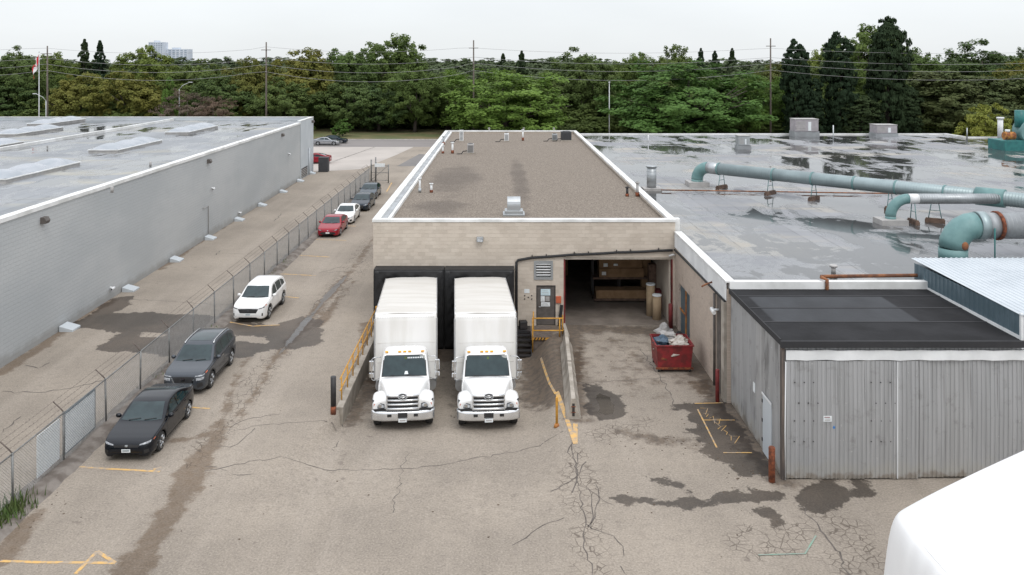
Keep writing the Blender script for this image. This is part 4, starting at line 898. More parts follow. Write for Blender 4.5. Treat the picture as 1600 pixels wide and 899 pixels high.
def support(parent, x, y, ztop, w=1.0, mat='teal_dark', ang=0):
    r_ = root('duct_support', (x, y, QZ), parent, 'support', 'duct stands on wooden sleepers')
    d = Vector((math.cos(ang), math.sin(ang), 0)); q = Vector((-d.y, d.x, 0)); p = Vector((x, y, QZ))
    MB().cbox((x, y, QZ + .09), .24, 1.3 * w, .20, rz=ang).build('sleeper', 'wood_block', r_); MB().cbox((x, y, QZ + .23), .18, 1.2 * w, .07, rz=ang).build('sleeper', 'wood_block', r_)
    for s in (-1, 1): MB().tube([p + q * s * .42 * w + Vector((0, 0, .25)), p + q * s * .22 * w + Vector((0, 0, ztop - QZ))], .025, 6).build('leg', 'teal', r_)
    MB().tube([p - q * .33 * w + Vector((0, 0, (ztop - QZ) * .6)), p + q * .33 * w + Vector((0, 0, (ztop - QZ) * .6))], .02, 6).build('crossbar', 'teal', r_)
D1A, D1B = (15.4, 61.2, 6.35), (31.0, 45.0, 6.35)
dv = (Vector(D1B) - Vector(D1A)).normalized()
d1 = root('long_duct', (14.3, 62.3, QZ), 'long spiral grey duct with teal elbow crossing the wet roof', 'duct'); r1 = .43
st_pt = Vector(D1A) + dv * .9; cen = Vector(D1A) - Vector((0, 0, 1.0)) 
MB().tube(arc(Vector(D1A) - Vector((0, 0, .95)), math.pi, math.pi / 2, .95, dv, (0, 0, 1)), r1, 18).build('elbow', 'teal', d1)
eb = Vector(D1A) - Vector((0, 0, .95)) - dv * .95; MB().tube([eb + Vector((0, 0, .02)), (eb.x, eb.y, QZ + .25)], r1, 18).build('riser', 'teal', d1); MB().cbox((eb.x, eb.y, QZ + .16), 1.5, 1.5, .36).build('curb', 'unit_grey', d1)
MB().tube([D1A, Vector(D1A) + dv * .9], r1, 18).build('sleeve', 'galv', d1)
MB().tube([st_pt, D1B], r1 - .005, 20).build('spiral_pipe', 'spiral_teal', d1); ribs_on(d1, st_pt, D1B, r1 - .005, .16, 'spiral_teal')
for t in (.0, .2, .33, .46, .58, .71): collar(d1, st_pt, D1B, t, r1, .1)
tj = Vector(D1A).lerp(Vector(D1B), .83); MB().tube([tj - dv * .75, tj + dv * .75], r1 + .1, 20).build('junction', 'teal', d1)
MB().box(19.0, 19.5, 57.05, 57.07, 6.25, 6.6).build('label_plate', 'paper', d1) if False else None
sup_lab = ['duct stand by the teal elbow of the long duct', 'second duct stand from the teal elbow of the long duct', 'third duct stand from the teal elbow of the long duct', 'duct stand under the long duct behind the short duct']
for t, lbl in zip((.05, .22, .36, .58), sup_lab):
    p = Vector(D1A).lerp(Vector(D1B), t); support(lbl, p.x, p.y, 6.0, 1, ang=math.atan2(dv.y, dv.x))
d2 = root('short_duct', (22.0, 47.2, QZ), 'short spiral duct with teal elbow joining the long duct', 'duct'); r2 = .29; y2 = 47.2
MB().tube(arc((23.3, y2, 5.35), math.pi, math.pi / 2, 1.0, (1, 0, 0), (0, 0, 1)), r2, 16).build('elbow', 'teal', d2); MB().tube([(22.3, y2, 5.36), (22.3, y2, QZ + .2)], r2, 16).build('riser', 'teal', d2); MB().cbox((22.3, y2, QZ + .14), 1.5, 1.2, .32).build('curb', 'unit_grey', d2)
MB().tube([(23.3, y2, 6.35), (23.3 + .55, y2, 6.35)], r2, 16).build('sleeve', 'white_metal', d2); MB().tube([(23.85, y2, 6.35), (28.6, y2, 6.35)], r2, 18).build('spiral_pipe', 'galv', d2); ribs_on(d2, (23.85, y2, 6.35), (28.6, y2, 6.35), r2, .14, 'galv')
support('duct stand beside the elbow of the short duct', 23.6, y2, 6.1, .8, ang=0); support('duct stand under the middle of the short duct', 25.0, y2 + .3, 6.1, .8, ang=R(60))
d3 = root('large_duct', (21.2, 38.4, QZ), 'large teal elbow and grey duct behind the pale roofed shed', 'duct'); r3 = .62; y3 = 38.4; zc = 6.55
MB().tube(arc((22.1, y3, zc - 1.05), math.pi, math.pi / 2, 1.05, (1, 0, 0), (0, 0, 1), 6), r3, 24).build('elbow', 'teal', d3); MB().tube([(21.05, y3, zc - 1.04), (21.05, y3, QZ)], r3, 24).build('riser', 'teal', d3)
MB().tube([(22.1, y3, zc), (22.5, y3, zc)], r3 + .03, 24).build('flange', 'spiral_teal', d3); MB().tube([(22.5, y3, zc), (23.0, y3, zc)], r3 - .02, 24).build('sleeve', 'galv_dull', d3); MB().tube([(23.0, y3, zc), (23.15, y3, zc)], r3 + .05, 24).build('collar', 'rust', d3); MB().tube([(23.15, y3, zc), (40, y3, zc)], r3 - .01, 24).build('main_pipe', 'galv_dull', d3)
ribs_on(d3, (23.2, y3, zc), (32, y3, zc), r3 - .012, .2, 'galv_dull')
bm = bmesh.new(); bmesh.ops.create_uvsphere(bm, u_segments=10, v_segments=6, radius=1)
for v in bm.verts: v.co = Vector((21.27 + v.co.x * .17 - wloc(d3).x, y3 - r3 * .97 + v.co.y * .06 - wloc(d3).y, 5.72 + v.co.z * .2 - wloc(d3).z))
me = bpy.data.meshes.new('rust_patch'); bm.to_mesh(me); bm.free(); me.materials.append(MATS['rust_pipe']); link(bpy.data.objects.new('rust_patch', me), d3)
for k in range(2): MB().tube([(22.6 + k * 3.5, y3 - .66, QZ - .02), (22.6 + k * 3.5, y3 - .66, zc)], .03, 6).build('stay', 'teal_dark', d3)
# other things on the low roof
x, y = G(1018, 297, QZ); r_ = root('exhaust_stack', (x, y, QZ), 'galvanised cylinder stack on the wet roof beside the gravel roof', 'vent'); MB().cbox((x, y, QZ + .08), 1.3, 1.2, .2).build('curb', 'unit_grey', r_); MB().tube([(x, y, QZ + .15), (x, y, QZ + 1.65)], .34, 18).build('cylinder', 'galv', r_); ribs_on(r_, (x, y, QZ + .3), (x, y, QZ + 1.5), .34, .3, 'galv'); MB().tube([(x, y, QZ + 1.65), (x, y, QZ + 1.75)], .40, 18).build('cap', 'galv', r_)
def rtu(x0, x1, y, z1, dep, mat, label):
    r_ = root('rooftop_unit', ((x0 + x1) / 2, y, QZ), label, 'rooftop unit', 'rooftop units on the puddled roof'); zb = QZ + (z1 - QZ) * .3
    MB().box(x0 - .1, x1 + .15, y + .05, y + dep - .05, QZ - .02, zb).build('curb', 'galv_dull', r_); MB().box(x0, x1, y, y + dep, zb + .003, z1).build('casing', mat, r_, bevel=.03); MB().box(x0 - .05, x1 + .05, y - .05, y + dep + .05, z1, z1 + .06).build('lid', 'unit_grey', r_)
    MB().box(x0 + (x1 - x0) * .55, x0 + (x1 - x0) * .68, y - .02, y - .004, zb + .1, z1 - .3).build('control_panel', 'paper', r_)
    for k in range(5): MB().box(x0 + .1, x0 + (x1 - x0) * .45, y - .02, y - .004, zb + .15 + k * (z1 - zb - .3) / 5, zb + .15 + (k + .5) * (z1 - zb - .3) / 5).build('louvre', 'unit_grey', r_)
def rt(px0, px1, pyt, Y, dep, mat, label): x0, z1 = A(px0, pyt, Y); x1, _ = A(px1, pyt, Y); rtu(x0, x1, Y, z1, dep, mat, label)
rt(1243, 1279, 187, 103, 2, 'unit_mauve', 'tall mauve rooftop unit at the far edge of the puddled roof'); rt(1370, 1402, 196, 103, 2, 'unit_mauve', 'lower mauve rooftop unit at the far edge nearer the corner')
rt(1154, 1172, 213, 88, 1.2, 'galv', 'galvanised box unit standing alone on the puddled roof')
for (a, c0, c1, r, mt, lbl, hat) in ((1563, 184, 217, .3, 'white_metal', 'white flue pipe before the yellow green bush', 1), (1511, 200, 216, .07, 'galv', 'thin grey rod at the far roof edge left of the yellow bush', 0), (1302, 196, 214, .06, 'paper', 'thin pale rod beside the mauve rooftop unit', 0), (1013, 211, 222, .06, 'white_metal', 'short white rod on the far part of the puddled roof', 0)):
    Y = F * (H - QZ) / (c1 - HY); Y = min(Y, 100); x, zt_ = A(a, c0, Y); mb = MB().tube([(x, Y, QZ - .02), (x, Y, zt_)], r, 12)
    if hat: mb.tube([(x, Y, zt_ - .15), (x, Y, zt_ + .05)], r * 1.4, 12)
    mb.thing('roof_flue', mt, (x, Y, QZ), lbl, 'pipe')
x0, y = G(1570, 236, QZ); dc = root('dust_collector', (x0 + 3, y + 1.5, QZ), 'teal fan unit with orange motor at the right end of the far roof', 'fan unit')
MB().box(x0, x0 + 7, y, y + 3, QZ - .02, QZ + 1.05).build('base', 'teal_dark', dc, bevel=.03); MB().tube([(x0 + 3.2, y + .3, QZ + 2.0), (x0 + 3.2, y + 1.9, QZ + 2.0)], 1.3, 20).build('fan_casing', 'teal', dc); MB().tube([(x0 + 2.2, y + 1, QZ + 2.4), (x0 + 2.2, y + 1, QZ + 4.2)], .5, 14).build('outlet', 'teal_dark', dc)
MB().tube([(x0 + .5, y + 1, QZ + 1.5), (x0 + 1.6, y + 1, QZ + 1.5)], .42, 12).build('motor', 'orange_rust', dc); MB().tube([(x0 + .9, y + 1, QZ + 1.9), (x0 + .9, y + 1, QZ + 2.15)], .25, 10).build('motor_cap', 'paper', dc)

# ------------------------------------------------------------------ corrugated shed
SX0, SX1, SY0, SY1 = 9.56, 17.70, 28.03, RY0 - .02
m, nt, b = nodes('corrugated'); n = N(nt); P = n.pos(); sp = n.new('ShaderNodeSeparateXYZ', ins={0: P})
stv = n.noise(n.pos((5, 5, .25)), 1.0, 5); isl = n.new('ShaderNodeObjectInfo').outputs['Random']
cc = n.mix(n.mr(stv, .3, .7), (.43, .43, .43, 1), (.335, .335, .332, 1)); cc = n.mix(n.math('MULTIPLY', isl, .3), cc, (.36, .37, .385, 1))
cc = n.mix(n.math('MULTIPLY', n.mr(n.noise(P, 2.2, 6, .7), .55, .7), .4), cc, (.20, .195, .185, 1)); cc = n.mix(n.mr(n.noise(P, 7, 3), .70, .74), cc, (.50, .50, .49, 1))
low = n.math('SUBTRACT', sp.outputs[2], n.math('MULTIPLY', n.noise(P, 2.5, 5), 1.1))
cc = n.mix(n.math('MULTIPLY', n.mr(low, .25, -.45), .7), cc, (.40, .385, .35, 1)); cc = n.mix(n.math('MULTIPLY', n.mr(low, -.25, -.5), .6), cc, (.19, .15, .11, 1))
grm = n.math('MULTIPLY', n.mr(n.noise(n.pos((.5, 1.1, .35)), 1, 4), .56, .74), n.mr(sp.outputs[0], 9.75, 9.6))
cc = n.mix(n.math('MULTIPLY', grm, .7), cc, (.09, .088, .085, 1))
nt.links.new(cc, b.inputs['Base Color']); b.inputs['Metallic'].default_value = .25; b.inputs['Roughness'].default_value = .55
nt.links.new(n.bump(n.noise(P, 9, 4), .08, .02), b.inputs['Normal'])
sh = root('corrugated_shed', (13.6, 31, 0), 'grey corrugated metal shed with black felt roof', 'shed')
def corr(L, pitch, d, z0, z1, bend=0):
    pr = []; k = max(1, round(L / pitch)); st_ = L / k
    for i in range(k): a = i * st_; pr += [(a, 0), (a + st_ * .30, 0), (a + st_ * .42, -d), (a + st_ * .80, -d), (a + st_ * .92, 0)]
    pr.append((L, 0)); zs_ = np.linspace(z0, z1, 7)
    return [[(q[0], q[1] + bend * .02 * math.sin(zz * 1.7 + q[0] * 2), zz) for q in pr] for zz in zs_]
def cpanel(nm, L, pitch, d, z0, z1, place, parent, mat='corrugated', bend=0):
    rows = [[place(*p) for p in row] for row in corr(L, pitch, d, z0, z1, bend)]; o = MB().grid(rows).build(nm, mat, parent, fixn=False); s = o.modifiers.new('s', 'SOLIDIFY'); s.thickness = .006; return o
x = SX0 + .06; k = 0
while x < 24.5:
    L = .905; proud = -.07 if x < 13.4 else 0
    cpanel('wall_panel', L, .1508, .028, (.03 if k % 3 else .05) + (0 if x < 13.4 else .02), 4.02 if x < 24 else 4, lambda a, bb, z, X=x, pp=proud: (X + a, SY0 + bb + pp, z), sh, bend=.6); x += L + .002; k += 1
x = SX0 + .06
while x < 17.6: cpanel('top_panel', .905, .1508, .028, 4.0, 4.62, lambda a, bb, z, X=x: (X + a, SY0 + .03 + bb, z), sh); x += .907
y = SY0 + .12
while y < SY1 - .1:
    L = min(.905, SY1 - y); cpanel('wall_panel', L, .1508, .025, .04, 4.6, lambda a, bb, z, Y=y: (SX0 + bb, Y + L - a, z), sh, bend=.4); y += L + .002
MB().box(SX0 + .08, SX1, SY0 + .1, SY1, 4.45, 4.6).build('roof_structure', 'old_timber', sh)
m, nt, b = nodes('felt_roof'); n = N(nt); P = n.pos(); sp = n.new('ShaderNodeSeparateXYZ', ins={0: P})
cc = n.mix(n.mr(n.noise(P, .8, 5), .3, .7), (.013, .013, .014, 1), (.024, .024, .026, 1))
inx = n.math('MULTIPLY', n.mr(sp.outputs[0], 9.9, 10.05), n.mr(sp.outputs[0], 15.35, 15.2)); iny = n.math('MULTIPLY', n.mr(sp.outputs[1], 29.9, 30.05), n.mr(sp.outputs[1], 33.2, 33.05)); ar = n.math('MULTIPLY', inx, iny)
cc = n.mix(n.math('MULTIPLY', ar, n.mr(n.noise(n.pos((.8, .4, 1)), .8, 5), .2, .7, .45, .95)), cc, (.052, .055, .06, 1))
nt.links.new(cc, b.inputs['Base Color']); nt.links.new(n.math('SUBTRACT', .9, n.math('MULTIPLY', ar, .12)), b.inputs['Roughness']); b.inputs['Specular IOR Level'].default_value = .25; nt.links.new(n.bump(n.noise(P, 5, 5), .25, .03), b.inputs['Normal'])
MB().extrude_x([(SY0 - .1, 4.62), (SY1, 4.68), (SY1, 4.74), (SY0 - .1, 4.68)], SX0 - .08, SX1 - .003).build('felt_roof', 'felt_roof', sh)
for yy in (29.95, 31.6, 33.15): MB().extrude_x([(yy, 4.683 + (yy - SY0) * .0096), (yy + .10, 4.684 + (yy - SY0) * .0096), (yy + .10, 4.694 + (yy - SY0) * .0096), (yy, 4.693 + (yy - SY0) * .0096)], SX0, SX1 - .01).build('felt_lap', 'black_felt', sh)
MB().box(SX0 - .1, SX1 + .05, SY0 - .2, SY0 - .1, 4.5, 4.72).build('front_trim', 'black_felt', sh); MB().box(SX0 - .1, SX0 - .06, SY0 - .1, SY1, 4.56, 4.77).build('side_trim', 'black_felt', sh)
tr = MB(); tr.smooth = False
rows = [[(SX0 + .1 + i * .35, SY0 - .10 - .02 * math.sin(i * 1.3), z + .012 * math.sin(i * 2.1)) for i in range(40)] for z in (4.05, 4.10, 4.38)]
o = tr.grid(rows).build('door_track_cover', 'white_metal', sh, fixn=False); s = o.modifiers.new('s', 'SOLIDIFY'); s.thickness = .06
MB().box(SX0 - .04, SX0 + .055, SY0 - .11, SY0 + .1, -.02, 4.45).build('corner_post', 'old_timber', sh)
MB().tube([(SX0 + .075, SY0 - .12, .02), (SX0 + .06, SY0 - .12, 1.6), (SX0 + .085, SY0 - .12, 4.0)], .022, 6).build('door_edge', 'white_metal', sh); MB().box(13.42, 13.45, SY0 - .11, SY0 - .02, .05, 4.0).build('door_edge', 'white_metal', sh)
wd = MB().box(SX0 - .05, SX0 - .02, 29.0, 29.95, .03, 2.1).build('side_door', 'painted_pale', sh); MB().box(SX0 - .075, SX0 - .052, 28.95, 30.0, 2.1, 2.17).build('door_head', 'white_metal', wd)
for z in (.4, 1.1, 1.8): MB().box(SX0 - .075, SX0 - .052, 29.93, 30.0, z, z + .12).build('hinge', 'black_metal', wd)
MB().box(SX0 - .045, SX0 - .03, 30.9, 31.1, 1.75, 2.1).build('notice', 'paper', sh)
sg = MB().box(10.92, 11.20, SY0 - .125, SY0 - .108, 1.98, 2.17).thing('warning_sign', 'paper', (11.06, SY0 - .11, 1.98), 'small white notice on the corrugated shed front', 'sign')
for k, (a, c, z, mt) in enumerate(((10.95, 11.14, 2.12, 'red_paint'), (10.98, 11.16, 2.06, 'unit_grey'), (10.96, 11.15, 2.01, 'unit_grey'))): MB().box(a, c, SY0 - .129, SY0 - .126, z, z + .025).build('print_line', mt, sg)
M('blue_spot', (.05, .2, .5)); MB().tube([(11.28, SY0 - .095, 1.78), (11.28, SY0 - .112, 1.78)], .045, 8).thing('paint_spot', 'blue_spot', (11.28, SY0 - .1, 1.78), 'blue paint spot on the corrugated front below the notice', 'mark')
rv = MB()
for i in range(3):
    for z in (3.3, 2.6, 2.0, 1.3): 
        for x in (9.95 + i * .32, 12.55 + i * .32): rv.tube([(x + random.uniform(-.02, .02) + (z == 2.6) * .15, SY0 - .09, z), (x + (z == 2.6) * .15, SY0 - .112, z)], .022, 6)
tag(rv.build('rivets', 'black_metal', sh), kind='stuff')
# taller shed beside it
ts = root('blue_grey_shed', (23, 31.5, 0), 'taller shed with blue grey siding and pale ribbed roof', 'shed')
y = SY0 + .1
while y < 35.3: L = min(.9, 35.4 - y); cpanel('siding_panel', L, .3, .03, 4.4, 5.55, lambda a, bb, z, Y=y: (SX1 + bb + .02, Y + L - a, z), ts, 'siding_blue'); y += L + .002
MB().box(SX1 + .08, 30, SY0 + .12, 35.4, 4.0, 5.5).build('core', 'siding_blue', ts)
MB().box(SX1 - .02, SX1 + .07, SY0 + .0, SY0 + .1, 4.4, 5.6).build('corner_trim', 'white_metal', ts); MB().box(SX1 - .04, SX1 - .015, SY0 + .1, 35.4, 4.70, 4.82).build('base_flashing', 'white_metal', ts)
for k in range(14):
    x = SX1 - .05 + k * .88; pr = []
    for i in range(4): a = x + i * .22; pr += [(a, 0), (a + .14, 0), (a + .16, .03), (a + .20, .03)]
    pr.append((x + .88, 0)); o = MB().grid([[(q[0], SY0 - .05, 5.56 + q[1]) for q in pr], [(q[0], 35.5, 5.72 + q[1]) for q in pr]]).build('roof_sheet', 'pale_metal_roof', ts, fixn=False); s = o.modifiers.new('s', 'SOLIDIFY'); s.thickness = .01
# white tent
tn = MB(); tn.smooth = True
prof = []
for X, Z in ((8.0, 0), (8.12, 1.5), (8.24, 2.6), (8.34, 3.15), (8.46, 3.38), (8.52, 3.44), (8.66, 3.51), (8.9, 3.60), (9.6, 3.84), (10.6, 4.15), (11.6, 4.45), (12.6, 4.74), (13.4, 4.92), (14.0, 4.98)): prof.append((X, Z))
prof = [(X + .78, Z if Z < 3.5 else 3.5 + (Z - 3.5) * 1.5) for X, Z in prof]
prof += [(29.56 - X, Z) for X, Z in prof[-2::-1]]
def inset(k, pr):                                     # round the back corner
    cx_ = 14.78; out = []
    for X, Z in pr: out.append((cx_ + (X - cx_) * k[0], Z * k[1]))
    return out
rows = []
for y, kx, kz in ((4, 1, 1), (8, 1, 1)) + tuple((yy_, 1, 1) for yy_ in np.arange(12, 18.3, .12)) + ((18.6, .995, .998), (19.1, .985, .99), (19.45, .965, .975), (19.7, .93, .95), (19.85, .88, .91), (19.93, .8, .8), (19.95, .6, .5), (19.95, .2, .1)):
    q = inset((kx, kz), prof); rows.append([(a + (.022 * math.sin(y * 11 + c * 1.5) + .014 * math.sin(y * 23 - c * 2)) * (c < 3.3) * (a < 14), y + .3, c + (.012 * math.sin(y * 4.2)) * (c > 3.5)) for a, c in q])
tent = tn.grid(rows).thing('tent', 'tent_white', (14.9, 12, 0), 'large white fabric tent with rounded corner at the photo edge', 'tent', fixn=True, subsurf=1)
sm_ = MB(); sm_.tube([(9.33, 6, 3.455), (9.33, 18, 3.455), (9.36, 18.8, 3.44)], .012, 6).build('seam', 'tent_white', tent)
for yy_ in (10.5, 12.6, 14.7, 16.8):
    MB().tube([(a + (.02 if a < 9.4 else 0) * -1, yy_ + .3, c + .006) for a, c in prof if 2.0 < c and a < 15], .012, 5).build('seam', 'tent_white', tent)
# ------------------------------------------------------------------ chain link fence
FX = -15.42; FY0, FY1 = 19.9, 97.0; NB = 25; BAY = (FY1 - FY0) / NB
fe = root('chain_link_fence', (FX, 58, 0), 'long chain link fence with barbed wire arms along the lane', 'fence')
fb = MB().tube([(0, 0, -.05), (0, 0, 1.80)], .038, 8).mesh('post', 'steel_post'); fa = MB().tube([(0, 0, 1.78), (-.10, 0, 1.9), (-.36, 0, 2.16)], .022, 6).mesh('barb_arm', 'rust_wire')
wm_ = MB(); sp_ = .075
def clipline(c, sgn):
    p = []
    for t in (0, BAY):
        z = c + sgn * t
        if 0.06 <= z <= 1.74: p.append((t, z))
    for z in (0.06, 1.74):
        t = (z - c) / sgn
        if 0 < t < BAY: p.append((t, z))
    return sorted(set(p))[:2] if len(p) >= 2 else None
for sgn in (1, -1):
    c = -BAY if sgn == 1 else 0
    while c < 1.8 + (BAY if sgn == -1 else 0):
        q = clipline(c, sgn)
        if q: wm_.tube([(0.004 * sgn, q[0][0], q[0][1]), (0.004 * sgn, q[1][0], q[1][1])], .0048, 3, cap=False, smooth=False)
        c += sp_ * 1.414
fm = wm_.mesh('wire_mesh', 'wire', fixn=False)
frl = MB().tube([(0, 0, 1.76), (0, BAY, 1.76)], .024, 6).mesh('top_rail', 'steel_post')
fwb = MB()
for k in range(3): fwb.tube([(-.10 - .13 * k, 0, 1.9 + .13 * k), (-.10 - .13 * k, BAY / 2, 1.88 + .13 * k), (-.10 - .13 * k, BAY, 1.9 + .13 * k)], .006, 3, cap=False)
for k in range(3):
    for j in range(int(BAY / .22)): fwb.tube([(-.12 - .13 * k, j * .22 + .05, 1.87 + .13 * k), (-.08 - .13 * k, j * .22 + .06, 1.93 + .13 * k)], .005, 3, cap=False)
fwm = fwb.mesh('barbed_wire', 'rust_wire', fixn=False)
for k in range(NB + 1):
    y = FY0 + k * BAY; x = FX + random.uniform(-.03, .03)
    for nm, me in (('post', fb),) :
        o = link(bpy.data.objects.new(nm, me), fe); o.location = Vector((x, y, 0)) - wloc(fe); o.rotation_euler = (random.uniform(-.015, .015), random.uniform(-.02, .02), 0)
    a = link(bpy.data.objects.new('barb_arm', fa), o); a.rotation_euler.z = random.uniform(-.15, .15)
    if k < NB:
        for nm, me in (('wire_mesh', fm), ('top_rail', frl), ('barbed_wire', fwm)): o = link(bpy.data.objects.new(nm, me), fe); o.location = Vector((FX, y, 0)) - wloc(fe)
kr = MB(); rows = []
for k in range(160):
    y = 16 + k * .52; h_ = .10 + .05 * math.sin(k * .9) + random.uniform(0, .04); w = .16 + random.uniform(0, .08)
    rows.append([(FX + .5 + w, y, -.01), (FX + .38 + w * .5, y, h_), (FX + .1, y, h_ + .02), (FX - .12, y, h_ * .7), (FX - .25 - w, y, -.01)])
kr.grid(rows); M('old_kerb', (.22, .195, .172), (.12, .10, .085), 1.6, .95, bump=.4, bscale=14)
o = kr.build('asphalt_kerb', 'old_kerb', fixn=False); tag(o, 'crumbling low asphalt kerb under the fence', kind='structure')
# weeds at the foot of the fence
wv, wf = [], []
def blade(x, y, z, h_, a, lean):
    b_ = len(wv); w = .012 + h_ * .03; dx, dy = math.cos(a), math.sin(a)
    wv.extend([(x - dy * w, y + dx * w, z), (x + dy * w, y - dx * w, z), (x + dx * lean * .5 + dy * w * .7, y + dy * lean * .5 - dx * w * .7, z + h_ * .6), (x + dx * lean, y + dy * lean, z + h_)]); wf.append((b_, b_ + 1, b_ + 2, b_ + 3))
for i in range(2600):
    if i < 450: x, y, hh = FX + .15 + random.gauss(0, .22), 25.6 + random.gauss(0, .5), random.uniform(.12, .5)
    else:
        y = 24 + 70 * random.random(); 
        if math.sin(y * .9) + math.sin(y * .37) < .2: continue
        x, hh = FX + .12 + random.gauss(0, .2), random.uniform(.05, .22)
    blade(x, y, .03, hh, random.uniform(0, 6.3), random.uniform(.05, .3) * hh * 2)
tag(link(bpy.data.objects.new('weeds', np_mesh('weeds', np.array(wv), np.array(wf), 'weed'))), 'tufts of weeds along the foot of the fence', kind='stuff')
# boards leaning on the back of the fence
for (a0, a1, y0_, frame, lbl) in ((36, 76, (27.6, 29.0), False, 'plain white sheet hung on the fence near the weeds'), (100, 155, (29.35, 31.5), True, 'white sheet in a dark frame hung on the fence by the black car')):
    ya, yb = y0_; r_ = root('fence_board', (FX - .07, (ya + yb) / 2, .25), lbl, 'board'); MB().box(FX - .09, FX - .06, ya, yb, .22, 1.62).build('sheet', 'paper', r_)
    if frame:
        for bx in ((ya - .04, ya, .18, 1.66), (yb, yb + .04, .18, 1.66)): MB().box(FX - .11, FX - .05, bx[0], bx[1], bx[2], bx[3]).build('frame_bar', 'siding_blue', r_)
        MB().box(FX - .11, FX - .05, ya, yb, 1.62, 1.66).build('frame_bar', 'siding_blue', r_); MB().box(FX - .11, FX - .05, ya, yb, .18, .22).build('frame_bar', 'siding_blue', r_)
# gate end
gt = root('fence_gate', (-14.4, 97.6, 0), 'tangled chain link gate with thick posts at the end of the fence', 'gate')
for x, y, h_, r in ((-15.3, 97.6, 2.7, .09), (-14.7, 97.4, 2.4, .07), (-13.2, 97.2, 2.2, .06), (-14.9, 98.4, 2.9, .08)): MB().tube([(x, y, -.05), (x + .03, y, h_)], r, 8).build('post', 'steel_post', gt)
for z in (.3, 1.2, 2.05): MB().tube([(-15.3, 97.5, z), (-13.2, 97.2, z)], .03, 6).build('bar', 'steel_post', gt)
MB().tube([(-15.3, 97.5, .3), (-13.2, 97.2, 2.05)], .025, 6).build('brace', 'steel_post', gt)
MB().box(-14.8, -13.6, 97.05, 97.12, 1.9, 2.3).build('sign_board', 'paper', gt)
o = link(bpy.data.objects.new('wire_mesh', fm), gt); o.location = (-.9, -.1, .2); o.rotation_euler.z = R(-98); o.scale = (1, .7, 1.05)

# ------------------------------------------------------------------ cars
def pchip(xp, yp, x):
    xp = np.array(xp, float); yp = np.array(yp, float); h_ = np.diff(xp); d = np.diff(yp) / h_; m_ = np.zeros(len(xp))
    for i in range(1, len(xp) - 1):
        if d[i - 1] * d[i] > 0: w1 = 2 * h_[i] + h_[i - 1]; w2 = h_[i] + 2 * h_[i - 1]; m_[i] = (w1 + w2) / (w1 / d[i - 1] + w2 / d[i])
    m_[0] = d[0]; m_[-1] = d[-1]; x = np.clip(x, xp[0], xp[-1]); i = np.clip(np.searchsorted(xp, x) - 1, 0, len(h_) - 1); t = (x - xp[i]) / h_[i]
    return yp[i] * (1 + 2 * t) * (1 - t) ** 2 + h_[i] * m_[i] * t * (1 - t) ** 2 + yp[i + 1] * t * t * (3 - 2 * t) + h_[i] * m_[i + 1] * t * t * (t - 1)
SEDAN = dict(L=4.66, hw=.905, top=[(0,.46),(.03,.60),(.10,.69),(.45,.79),(.85,.86),(1.22,.93),(1.32,.965),(1.65,1.15),(2.05,1.355),(2.35,1.405),(2.75,1.41),(3.2,1.37),(3.7,1.23),(4.1,1.10),(4.4,1.06),(4.58,1.02),(4.64,.88),(4.66,.62)],
    belt=[(0,.44),(.03,.56),(.10,.64),(.45,.74),(1.0,.83),(1.6,.89),(2.5,.93),(3.4,.97),(4.1,.99),(4.5,.97),(4.64,.80),(4.66,.60)],
    bot=[(0,.30),(.05,.20),(.4,.18),(2.3,.17),(4.2,.20),(4.6,.28),(4.66,.38)], hwc=[(0,.58),(.03,.70),(.10,.79),(.25,.855),(.55,.895),(1,.905),(3.6,.905),(4.1,.885),(4.4,.83),(4.58,.76),(4.66,.66)],
    wh=(.93, 3.66), wr=.33, rail=.30, ws=((.74, 1.24), (.585, 2.02)), rearw=((.58, 3.05), (.66, 3.98)), side=[(1.62,.90,1.55,.93),(4.0,1.0,3.9,1.02)], tumble=.42)
SUV = dict(L=4.68, hw=.93, top=[(0,.52),(.03,.72),(.09,.88),(.4,.97),(.8,1.02),(1.12,1.07),(1.22,1.10),(1.55,1.33),(1.88,1.565),(2.2,1.66),(2.8,1.69),(3.5,1.67),(4.0,1.60),(4.25,1.47),(4.45,1.20),(4.58,1.04),(4.65,.85),(4.68,.60)],
    belt=[(0,.50),(.03,.68),(.09,.82),(.4,.90),(1.0,.98),(1.6,1.02),(2.6,1.06),(3.6,1.11),(4.2,1.13),(4.5,1.02),(4.65,.80),(4.68,.58)],
    bot=[(0,.34),(.05,.26),(.4,.22),(2.3,.22),(4.2,.25),(4.6,.34),(4.68,.42)], hwc=[(0,.62),(.03,.74),(.10,.83),(.25,.885),(.55,.92),(1,.93),(3.8,.93),(4.2,.91),(4.45,.86),(4.6,.79),(4.68,.70)],
    wh=(.93, 3.63), wr=.36, rail=.30, ws=((.76, 1.14), (.62, 1.88)), rearw=((.60, 4.06), (.70, 4.42)), tumble=.36)
